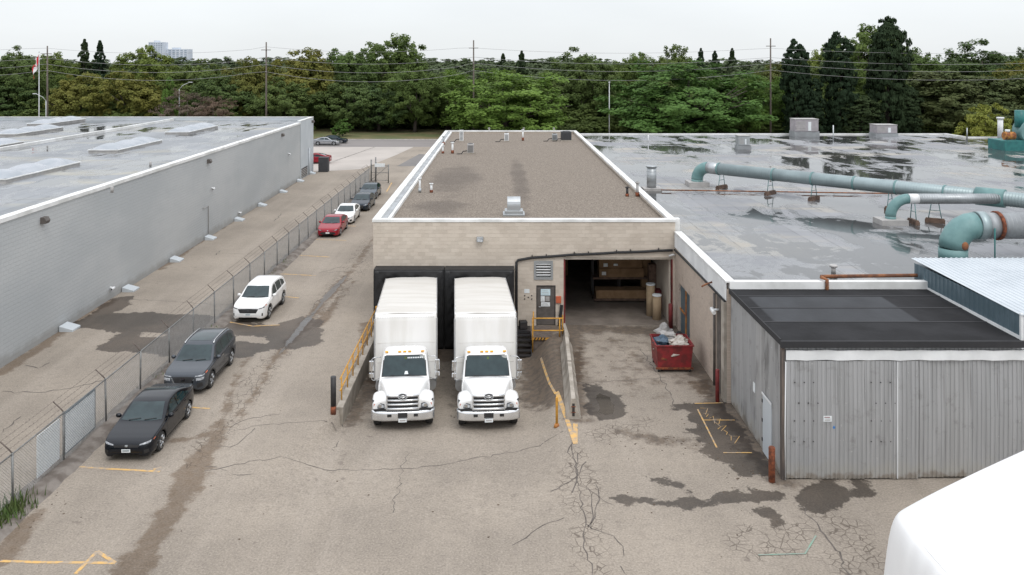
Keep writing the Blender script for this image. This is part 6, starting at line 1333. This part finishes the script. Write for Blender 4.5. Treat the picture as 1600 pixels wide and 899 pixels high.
        # mirrors on tube arms
        mo = MB().tube([(s * .92, 1.75, 2.36), (s * 1.20, 1.66, 2.38), (s * 1.30, 1.64, 2.30), (s * 1.30, 1.64, 1.52), (s * 1.22, 1.66, 1.46), (s * 1.0, 1.75, 1.50)], .016, 6).build('mirror_arm', 'chrome', rt_)
        MB().cbox((s * 1.31, 1.70, 2.03), .19, .10, .42).build('mirror', 'chrome', mo, bevel=.03); MB().cbox((s * 1.31, 1.70, 1.66), .19, .10, .20).build('mirror', 'chrome', mo, bevel=.03); MB().box(s * 1.31 - .08, s * 1.31 + .08, 1.752, 1.757, 1.84, 2.22).build('mirror_glass', 'auto_glass', mo)
    # bumper
    bp = MB(); bp.smooth = True; rows = []
    for z, d in ((.42, .05), (.44, .01), (.50, 0), (.70, -.01), (.76, .0), (.79, .04), (.79, .16)): rows.append([(x, d + .02 + .20 * max(0, (abs(x) - .55) / .65) ** 2.2, z) for x in np.linspace(-1.2, 1.2, 25)])
    bpo = bp.grid(rows).build('bumper', 'bright_chrome', rt_); bpo.modifiers.new('d', 'SOLIDIFY').thickness = .01
    for a, c, z0, z1 in ((-.18, .18, .56, .74), (-.58, -.42, .60, .70), (.42, .58, .60, .70)): MB().box(a, c, -.006, .03, z0, z1).build('tow_slot', 'plastic_black', bpo)
    MB().box(-1.08, 1.08, .12, .3, .79, .86).build('bumper_gap', 'plastic_black', rt_)
    pl = MB().box(-.155, .155, -.03, -.022, .40, .53).build('number_plate', 'paper', bpo); MB().box(-.11, .11, -.034, -.031, .44, .49).build('plate_print', 'unit_grey', pl)
    # wheels
    def wheel(x, y, r, w, d):
        w_ = bpy.data.objects.new('wheel', None); w_.empty_display_size = .1; link(w_, rt_)
        MB().tube([(x - w / 2, y, r), (x - w / 2 + .03, y, r), (x + w / 2 - .03, y, r), (x + w / 2, y, r)], [r * .92, r, r, r * .92], 28).build('tyre', 'tyre', w_)
        e = x + d * w / 2; MB().tube([(e - d * .02, y, r), (e + d * .006, y, r), (e + d * .01, y, r)], [r * .6, r * .58, r * .2], 20).build('rim', 'rim', w_); MB().tube([(e, y, r), (e + d * .07, y, r)], .11, 12).build('hub', 'chrome', w_)
        for k in range(8): a = k * math.pi / 4; MB().tube([(e, y + .17 * math.cos(a), r + .17 * math.sin(a)), (e + d * .035, y + .17 * math.cos(a), r + .17 * math.sin(a))], .018, 6).build('nut', 'chrome', w_)
    for s in (-1, 1): wheel(s * 1.0, .98, .49, .28, s); wheel(s * 1.05, 7.9, .49, .28, s); wheel(s * .72, 7.9, .49, .28, s)
    return rt_
def park(o, x, yf, rz):
    za, zb_ = gz(x, yf + .98), gz(x, yf + 7.9); o.rotation_euler = (math.atan2(zb_ - za, 6.92), 0, R(rz)); o.location = (x, yf, za - (zb_ - za) / 6.92 * .98 + .005); o.scale = (1.045, 1.02, 1.03)
park(make_truck('white box truck beside the retaining wall with sticker banner in windshield', True), -3.88, 32.72, 4.3)
park(make_truck('white box truck beside the stairs with plain windshield', False), -.46, 32.72, 3.3)
# ------------------------------------------------------------------ trees
def leaves(cl, per, size, flat=0.0, up=.35, r=None):
    """cl: clumps (x, y, z, rx, rz); returns quads spread through the clumps' volume"""
    r = r or rng; cl = np.array(cl); k = len(cl); c = np.repeat(cl, per, 0); n_ = len(c)
    d = r.normal(size=(n_, 3)); d /= np.linalg.norm(d, axis=1)[:, None]; rad = r.random(n_) ** .45
    p = c[:, :3] + d * rad[:, None] * np.stack([c[:, 3], c[:, 3], c[:, 4]], 1)
    oc = p - np.array([0, 0, .45]); oc /= np.maximum(np.linalg.norm(oc, axis=1), .05)[:, None]; nn = d * .45 + oc * .8 + r.normal(size=(n_, 3)) * .5 + np.array([0, 0, up]); nn /= np.linalg.norm(nn, axis=1)[:, None]
    t = np.cross(nn, r.normal(size=(n_, 3))); t /= np.linalg.norm(t, axis=1)[:, None]; b_ = np.cross(nn, t)
    s = size * r.uniform(.6, 1.3, n_)[:, None]
    v = np.stack([p + t * s, p + b_ * s * .62, p - t * s, p - b_ * s * .62], 1).reshape(-1, 3)
    zmx = np.quantile(v[:, 2], .998); v[:, 2] /= zmx; rq = np.quantile(np.hypot(v[:, 0], v[:, 1]), .985); v[:, :2] *= .5 / rq
    return v, np.arange(n_ * 4).reshape(-1, 4)
def crown_env(seed, n_cl, zc=.52, up=.48, dn=.46, bump=.20, size=(.045, .075), shell=.70, z0=.06, layer=0.0, squash=.75):
    """lumpy full crown: clumps spread over and under an uneven rounded envelope"""
    r = np.random.default_rng(seed); K = r.normal(size=(9, 3)) * 3.2; ph = r.uniform(0, 6.3, 9); cl = []
    while len(cl) < n_cl:
        d = r.normal(size=3); d /= np.linalg.norm(d); b_ = 1 + bump * np.sin(K @ d + ph).sum() / 2.4
        if layer: b_ *= 1 - layer * (.5 + .5 * math.sin(d[2] * 16 + 2 * math.sin(math.atan2(d[1], d[0]) * 2 + seed)))
        q = b_ * (r.uniform(shell, 1.0) if r.random() < .8 else r.uniform(.3, shell)); z = zc + d[2] * q * (up if d[2] > 0 else dn)
        if z < z0: continue
        s = r.uniform(*size); cl.append((d[0] * q * .46, d[1] * q * .46, z, s, s * squash))
    return cl
def crown_broad(seed, n_cl, w=.5, z0=.06, squash=1.0): return crown_env(seed, int(n_cl * 1.7), z0=z0, bump=.24)
def crown_locust(seed, n_cl): return crown_env(seed, int(n_cl * 1.3), zc=.40, up=.58, dn=.36, bump=.22, size=(.04, .065), layer=.05, squash=.8, z0=.05)
def crown_spruce(seed, n_cl):
    r = np.random.default_rng(seed); cl = []
    for i in range(n_cl):
        z = r.random() ** 1.25 * .96 + .03; rm = .5 * (1 - z) ** .75 * (.78 + .22 * math.sin(z * 55)); a = r.uniform(0, 6.3); q = rm * (r.random() ** .35); s = .022 + .035 * (1 - z); cl.append((q * math.cos(a), q * math.sin(a), z - q * .12, s, s * .55))
    return cl
def crown_cedar(seed, n_cl):
    r = np.random.default_rng(seed); cl = []; ph = r.uniform(0, 6.3, 6)
    while len(cl) < n_cl:
        z = r.uniform(0, .985); a = r.uniform(0, 6.3); fork = .93 if math.cos(a - ph[0]) > 0 else 1.0
        k = z / fork
        if k >= 1: continue
        rm = .44 * min(1, (1 - k) * 4.2 + .06) ** .75 * (.86 + .10 * math.sin(z * 9 + ph[1] + a) + .08 * math.sin(z * 23 + a * 2 + ph[2])); q = rm * r.uniform(.55, 1.0); s = r.uniform(.045, .07)
        cl.append((q * math.cos(a) + (.07 if fork < 1 else -.05) * (z > .8), q * math.sin(a), z + .012, s, s * .32))
    return cl
def crown_pine(seed, n_cl):
    r = np.random.default_rng(seed); cl = []
    while len(cl) < n_cl:
        lv = r.integers(1, 11) / 11; z = .12 + .84 * lv + r.normal() * .018; rm = .5 * (1 - lv * .75) * r.uniform(.7, 1.05); a = r.uniform(0, 6.3); q = rm * r.random() ** .5; s = r.uniform(.035, .06); cl.append((q * math.cos(a), q * math.sin(a), z + q * .1 + r.normal() * .03, s * 1.2, s * .9))
    return cl
def trunk_mesh(name, seed, h0=.3, r0=.028, lean=.02, limbs=7, spread=.34, top=.75):
    r = random.Random(seed); mb = MB(); mb.tube([(0, 0, -.02), (lean * .4, 0, h0 * .5), (lean, lean * .5, h0), (lean * 1.5, 0, top)], [r0 * 1.25, r0, r0 * .8, r0 * .2], 8)
    for k in range(limbs):
        a = 6.283 * k / limbs + r.uniform(-.4, .4); z = h0 * r.uniform(.75, 1.5); l = spread * r.uniform(.7, 1.1); e = (math.cos(a) * l, math.sin(a) * l, min(.9, z + r.uniform(.15, .38)))
        mb.tube([(lean * .8, 0, z), (e[0] * .45, e[1] * .45, z + (e[2] - z) * .45), e], [r0 * .5, r0 * .33, r0 * .1], 5)
        for j in range(2): mb.tube([(e[0] * .5, e[1] * .5, z + (e[2] - z) * .5), (e[0] * .7 + r.uniform(-.1, .1), e[1] * .7 + r.uniform(-.1, .1), min(.95, e[2] + r.uniform(.0, .12)))], [r0 * .25, r0 * .07], 4)
    return mb.mesh(name, 'trunk')
VAR = {}
def variant(key, cl, per, size, mat, tr, up=.35): v, f = leaves(cl, per, size, up=up, r=np.random.default_rng(len(VAR) + 50)); VAR[key] = (np_mesh('crown', v, f, mat), trunk_mesh('trunk', len(VAR), **tr), v, f)
for i in range(4): variant('broad%d' % i, crown_broad(i, 200), 68, .0165, ['leaf_mid', 'leaf_olive', 'leaf_dark', 'leaf_mid'][i], dict(h0=.22))
variant('dark0', crown_broad(11, 200), 68, .0165, 'leaf_dark', dict(h0=.2)); variant('dark1', crown_broad(12, 200), 68, .0165, 'leaf_dark', dict(h0=.18))
variant('locust0', crown_locust(20, 360), 66, .0135, 'leaf_light', dict(h0=.2, limbs=10, spread=.42), .8); variant('locust1', crown_locust(21, 360), 66, .0135, 'leaf_light', dict(h0=.2, limbs=10, spread=.42), .8)
variant('spruce', crown_spruce(30, 420), 45, .018, 'leaf_conifer', dict(h0=.1, limbs=4, spread=.1, top=.95, r0=.02), 0)
variant('cedar0', crown_cedar(31, 560), 50, .021, 'leaf_conifer', dict(h0=.05, limbs=4, spread=.1, top=.6, r0=.03), .1); variant('cedar1', crown_cedar(34, 560), 50, .021, 'leaf_conifer', dict(h0=.05, limbs=4, spread=.1, top=.6, r0=.03), .1)
variant('pine', crown_pine(32, 300), 80, .017, 'leaf_pine', dict(h0=.12, limbs=9, spread=.34, top=.95, r0=.02), .2)
variant('yellow', crown_broad(41, 150, z0=.02), 80, .018, 'leaf_yellow', dict(h0=.06, r0=.02)); variant('bush', crown_broad(42, 120, z0=.02), 90, .02, 'leaf_light', dict(h0=.05, r0=.02))
variant('twiggy', crown_broad(43, 110, z0=.03), 60, .012, 'twig', dict(h0=.1, limbs=12, spread=.42, r0=.02))
def tree(var, pxc, pyt, wpx, Y, label, group=None, name='tree', cat='tree', ang=None):
    x, zt = A(pxc, pyt, Y); w = wpx * Y / F; r_ = root(name, (x, Y, .08), label, cat, group)
    ang = random.uniform(0, 6.3) if ang is None else ang
    for nm, me in (('crown', VAR[var][0]), ('trunk', VAR[var][1])):
        o = link(bpy.data.objects.new(nm, me), r_); o.scale = (w, w, zt - .08); o.rotation_euler.z = ang
    return r_
WG = 'trees standing along the far side of the road'
for a in [
 ('locust0', 790, 110, 232, 160, 'wide feathery light green tree right behind the gravel roof'), ('locust1', 1075, 97, 285, 160, 'broadest feathery light green tree behind the puddled roof'),
 ('locust0', 1190, 118, 120, 166, 'feathery green tree between the broad light tree and the cedars'),
 ('broad0', 648, 106, 105, 168, 'medium tree with two visible trunks left of the gravel roof corner'), ('dark0', 905, 76, 135, 178, 'tall dark tree between the two feathery light trees'),
 ('broad3', 625, 56, 135, 205, 'tallest rounded tree above the left end of the gravel roof'), ('broad1', 475, 78, 150, 182, 'olive green tree right of the left wooden pole'),
 ('broad1', 390, 92, 110, 176, 'olive yellow tree standing behind the left wooden pole'), ('dark1', 545, 118, 130, 172, 'dark low spreading tree above the end of the lane'), ('dark0', 592, 132, 110, 170, 'dark tree beside the two trunk tree'),
 ('broad0', 545, 78, 120, 195, 'light topped tree rising behind the dark tree at the lane end'), ('broad3', 236, 74, 125, 190, 'light green rounded tree under the far tower'), ('dark0', 310, 94, 125, 185, 'dark round tree behind the left lamp arm'),
 ('broad1', 215, 112, 130, 174, 'yellowish olive tree behind the roof divider'), ('dark1', 345, 118, 130, 172, 'dark green tree over the brown shrub'), ('broad1', 120, 116, 120, 172, 'olive tree right of the flagpole'), ('dark0', 30, 74, 110, 180, 'dark tall tree at the upper left photo corner'), ('broad3', 92, 84, 90, 192, 'pale green tree behind the flagpole'),
 ('dark1', -20, 118, 130, 172, 'dark tree cut by the left photo edge'), ('dark0', 440, 122, 120, 168, 'dark tree filling the gap behind the grey warehouse corner'),
 ('broad0', 985, 84, 90, 200, 'rounded olive green tree peeping over the broad light tree'), ('dark1', 1052, 72, 95, 215, 'grey green tree rising beyond the broad light tree'), ('broad1', 1215, 100, 110, 185, 'yellow green tree left of the right wooden pole'),
 ('broad3', 1352, 42, 165, 190, 'tall light green tree behind the tallest cedar'), ('broad0', 1430, 74, 110, 195, 'green tree right of the tallest cedar'), ('broad2', 1532, 64, 135, 200, 'dark rounded tree high at the upper right'), ('broad1', 1590, 96, 110, 180, 'olive tree at the right photo edge'),
 ('broad0', 1275, 78, 80, 230, 'grey green tree between the left and middle cedars'), ('dark1', 1605, 74, 80, 215, 'dark tree cut by the right photo edge'), ('broad0', 700, 120, 110, 176, 'green tree filling the gap left of the feathery tree'), ('dark0', 855, 122, 100, 180, 'dark tree deep behind the feathery tree')]:
    tree(*a, WG)
for a in [('spruce', 132, 62, 55, 195, 'taller dark spruce tip of the pair near the flagpole'), ('spruce', 156, 64, 50, 195, 'shorter dark spruce tip of the pair near the flagpole'), ('spruce', 815, 80, 50, 200, 'reddish dark spruce poking over the feathery tree'), ('spruce', 1095, 76, 44, 230, 'leftmost of three small spruce tops over the broad light tree'), ('spruce', 1117, 80, 44, 230, 'middle of three small spruce tops over the broad light tree'), ('spruce', 1144, 76, 44, 230, 'rightmost of three small spruce tops over the broad light tree'), ('spruce', 786, 84, 40, 260, 'tiny spruce top right of the middle wooden pole')]: tree(*a, WG, 'spruce_tree')
for a in [('cedar0', 1245, 64, 50, 158, 'leftmost dark columnar cedar with split tip'), ('cedar1', 1268, 118, 44, 157, 'short columnar cedar beside the leftmost cedar'), ('cedar1', 1312, 52, 56, 158, 'middle dark columnar cedar'), ('cedar0', 1387, 29, 68, 158, 'tallest dark columnar cedar'), ('cedar1', 1345, 150, 60, 156, 'low dark cedar between the middle and tallest cedars'), ('cedar0', 1415, 132, 50, 157, 'dark cedar close beside the tallest cedar')]: tree(*a, 'dark columnar cedars behind the puddled roof', 'cedar_tree')
for a in [('pine', 1470, 112, 170, 162, 'broad dark pine right of the tallest cedar'), ('pine', 1530, 120, 150, 166, 'pine behind the yellow green bush'), ('pine', 1600, 118, 130, 163, 'pine at the right photo edge')]: tree(*a, 'pines behind the puddled roof', 'pine_tree')
tree('yellow', 1543, 164, 100, 118, 'round yellow green bush behind the right roof corner', None, 'bush', 'bush')
tree('bush', 535, 186, 34, 158, 'small bright green bush on the verge near the lane end', None, 'bush', 'bush'); tree('twiggy', 295, 140, 110, 158, 'brown bare shrub behind the grey warehouse roof', None, 'shrub', 'shrub'); tree('twiggy', 335, 152, 80, 157, 'brown bare shrub right of the larger brown shrub', None, 'shrub', 'shrub')
tree('bush', 262, 122, 30, 160, 'small pale green bush above the brown shrub', None, 'bush', 'bush')
# distant woods as one mass
V_, F_ = [], []; o_ = 0; rw_ = np.random.default_rng(5)
for row, (Y, zt0, zt1, cnt, wr) in enumerate(((215, 10, 14.5, 44, 20), (290, 11, 15.5, 50, 26), (420, 12, 17.5, 50, 34), (700, 13, 20, 56, 52))):
    for k in range(cnt):
        X = (-.64 + 1.30 * (k + rw_.uniform(-.3, .3)) / cnt) * Y * 1.1; kk = ['broad0', 'dark0', 'broad3', 'dark1', 'broad1'][rw_.integers(5)]; v, f = VAR[kk][2], VAR[kk][3]
        sel = rw_.random(len(f)) < .30; vv = v.reshape(-1, 4, 3)[sel]; cen = vv.mean(1, keepdims=True); vv = cen + (vv - cen) * 1.75; w = wr * rw_.uniform(.8, 1.3); z = rw_.uniform(zt0, zt1)
        a = rw_.uniform(0, 6.3); q = vv.reshape(-1, 3); q = np.stack([(q[:, 0] * math.cos(a) - q[:, 1] * math.sin(a)) * w + X, (q[:, 0] * math.sin(a) + q[:, 1] * math.cos(a)) * w + Y, (q[:, 2] - .1) / .9 * z], 1)
        V_.append(q); F_.append(np.arange(len(q)).reshape(-1, 4) + o_); o_ += len(q)
tag(link(bpy.data.objects.new('far_woods', np_mesh('far_woods', np.concatenate(V_), np.concatenate(F_), 'leaf_far_haze'))), 'distant wood reading as one green mass along the horizon', kind='stuff')
V_, F_ = [], []; o_ = 0
for row, (Y, zt0, zt1, cnt, wr) in enumerate(((163, 2.2, 4.5, 60, 8), (173, 3.5, 7, 60, 11), (181, 6, 10, 60, 13), (196, 9, 13, 56, 15))):
    for k in range(cnt):
        X = (-.66 + 1.34 * (k + rw_.uniform(-.3, .3)) / cnt) * Y; kk = ['dark0', 'dark1', 'broad2'][rw_.integers(3)]; v, f = VAR[kk][2], VAR[kk][3]
        if row < 2 and -42 < X < -4: continue
        sel = rw_.random(len(f)) < .25; vv = v.reshape(-1, 4, 3)[sel]; cen = vv.mean(1, keepdims=True); vv = cen + (vv - cen) * 1.5; w = wr * rw_.uniform(.8, 1.3); z = rw_.uniform(zt0, zt1)
        a = rw_.uniform(0, 6.3); q = vv.reshape(-1, 3); q = np.stack([(q[:, 0] * math.cos(a) - q[:, 1] * math.sin(a)) * w + X, (q[:, 0] * math.sin(a) + q[:, 1] * math.cos(a)) * w + Y, (q[:, 2] - .12) / .88 * z], 1)
        V_.append(q); F_.append(np.arange(len(q)).reshape(-1, 4) + o_); o_ += len(q)
tag(link(bpy.data.objects.new('undergrowth', np_mesh('undergrowth', np.concatenate(V_), np.concatenate(F_), 'leaf_dark'))), 'dark undergrowth filling the wood behind the road', kind='stuff')

# ------------------------------------------------------------------ poles, wires, lamps, flag, towers
PY = 155.0
pole_x = {}
for pxp, pyt, lbl in ((74, 72, 'wooden utility pole beside the flagpole'), (416, 66, 'wooden utility pole behind the grey warehouse'), (740, 63, 'pale wooden utility pole rising above the feathery tree'), (1204, 60, 'wooden utility pole left of the cedars')):
    x, zt = A(pxp, pyt, PY); pole_x[pxp] = x; r_ = root('utility_pole', (x, PY, .08), lbl, 'utility pole', 'utility poles along the road')
    MB().tube([(x, PY, 0), (x, PY, zt * .5), (x, PY, zt)], [.19, .16, .12], 10).build('pole', 'pole_wood', r_)
    for z in (zt - 1.4, zt - 3.0, zt - 4.2, zt - 5.5): MB().tube([(x, PY - .3, z), (x, PY - .12, z)], .06, 6).build('insulator', 'unit_grey', r_)
    MB().box(x - .9, x + .9, PY - .2, PY - .13, zt - 1.55, zt - 1.42).build('crossarm', 'pole_wood', r_)
spans = [(-520, 74), (74, 416), (416, 740), (740, 1204), (1204, 1760)]
heights = [74.5, 90, 100, 111]
for k, py_ in enumerate(heights):
    z = A(0, py_, PY)[1]; pts = []
    for a, c in spans:
        xa, xc = A(a, 0, PY)[0], A(c, 0, PY)[0]
        for i in range(14): t = i / 14; pts.append((xa + (xc - xa) * t, PY - .3, z - (1.0 + .3 * k) * 4 * t * (1 - t) + .15 * math.sin(xa * .1 + k)))
    MB().tube(pts, .028 if k else .022, 4, cap=False).thing('power_line', 'cable', (0, PY, z), ['topmost thin power line strung between the wooden poles', 'second power line from the top between the wooden poles', 'third power line from the top between the wooden poles', 'lowest of the four power lines between the wooden poles'][k], 'cable', 'power lines along the road')
for pxp, pyl, pyb, s, lbl in ((280, 132, 190, 1, 'street lamp with long arm above the brown shrub'), (72, 150, 190, -1, 'street lamp arm beside the utility pole near the flag')):
    LY = 161; x, z = A(pxp, pyl, LY); r_ = root('street_lamp', (x, LY, .1), lbl, 'street lamp'); MB().tube([(x, LY, 0), (x, LY, z - 1.0)], .09, 8).build('pole', 'white_pole', r_); MB().tube([(x, LY, z - 1.0), (x + s * .7, LY, z - .2), (x + s * 1.9, LY, z + .35)], .05, 6).build('arm', 'white_pole', r_); MB().cbox((x + s * 2.2, LY, z + .40), .75, .3, .14).build('lamp_head', 'white_pole', r_, bevel=.04)
x, z = A(952, 129, 154); r_ = root('lamp_post', (x, 154, .1), 'slim pale post between the two feathery trees', 'post'); MB().tube([(x, 154, 0), (x, 154, z)], [.10, .07], 8).build('pole', 'white_pole', r_); MB().cbox((x, 154, z + .05), .3, .3, .2).build('cap', 'white_pole', r_)
x, z = A(61, 82, 130); r_ = root('flagpole', (x, 130, 0), 'white flagpole beyond the grey warehouse roof', 'flagpole'); MB().tube([(x, 130, 0), (x, 130, z)], [.09, .05], 8).build('pole', 'white_pole', r_); MB().tube([(x, 130, z), (x, 130, z + .15)], .1, 8).build('ball', 'white_pole', r_)
fg = root('flag', (x, 130, z - .3), 'red and white flag hanging limp from the white pole', 'flag')
for nm, t0, t1, mt in (('red_band', 0, .27, 'flag_red'), ('white_band', .27, .73, 'flag_white'), ('red_band', .73, 1, 'flag_red')):
    rows = []
    for i in range(7):
        t = t0 + (t1 - t0) * i / 6; rows.append([(x - .06 - t * .95 * (1 - .0 * s) - .10 * math.sin(t * 9 + s * 2), 130 + .16 * math.sin(t * 12 + s * 3), z - .3 - s * 1.5 - t * 2.4) for s in np.linspace(0, 1, 8)])
    mb = MB(); mb.smooth = True; mb.grid(rows).build(nm, mt, fg)
lf = MB(); 
for k in range(5): a = R(90 + (k - 2) * 42); lf.cbox((x - .06 - .5 * .95 + .12 * math.cos(a) - .05, 129.78, z - .3 - .75 - 1.2 + .14 * math.sin(a)), .1, .02, .34, ry=-(a - R(90)))
lf.build('leaf_emblem', 'flag_red', fg)
for pxa, pxb, pyt, Y, lbl, fl in ((232, 254, 66, 1500, 'pale far tower block on the horizon, the taller one', 12), (256, 293, 77, 1520, 'pale lower far block beside the tower on the horizon', 9)):
    xa, zt = A(pxa, pyt, Y); xb, _ = A(pxb, pyt, Y); r_ = root('tower_block', ((xa + xb) / 2, Y, 0), lbl, 'building', 'far towers'); MB().box(xa, xb, Y, Y + 25, -5, zt).build('wall', 'tower', r_); MB().box(xa + (xb - xa) * .3, xa + (xb - xa) * .6, Y + 5, Y + 15, zt, zt + 3).build('plant_room', 'tower', r_)
    nw = 6
    for i in range(fl):
        z = zt - 3.5 - i * 3.4
        if z < 8: break
        for j in range(nw): w_ = (xb - xa) / nw; MB().box(xa + w_ * (j + .2), xa + w_ * (j + .8), Y - .2, Y - .05, z, z + 1.9).build('window', 'tower_glass', r_)
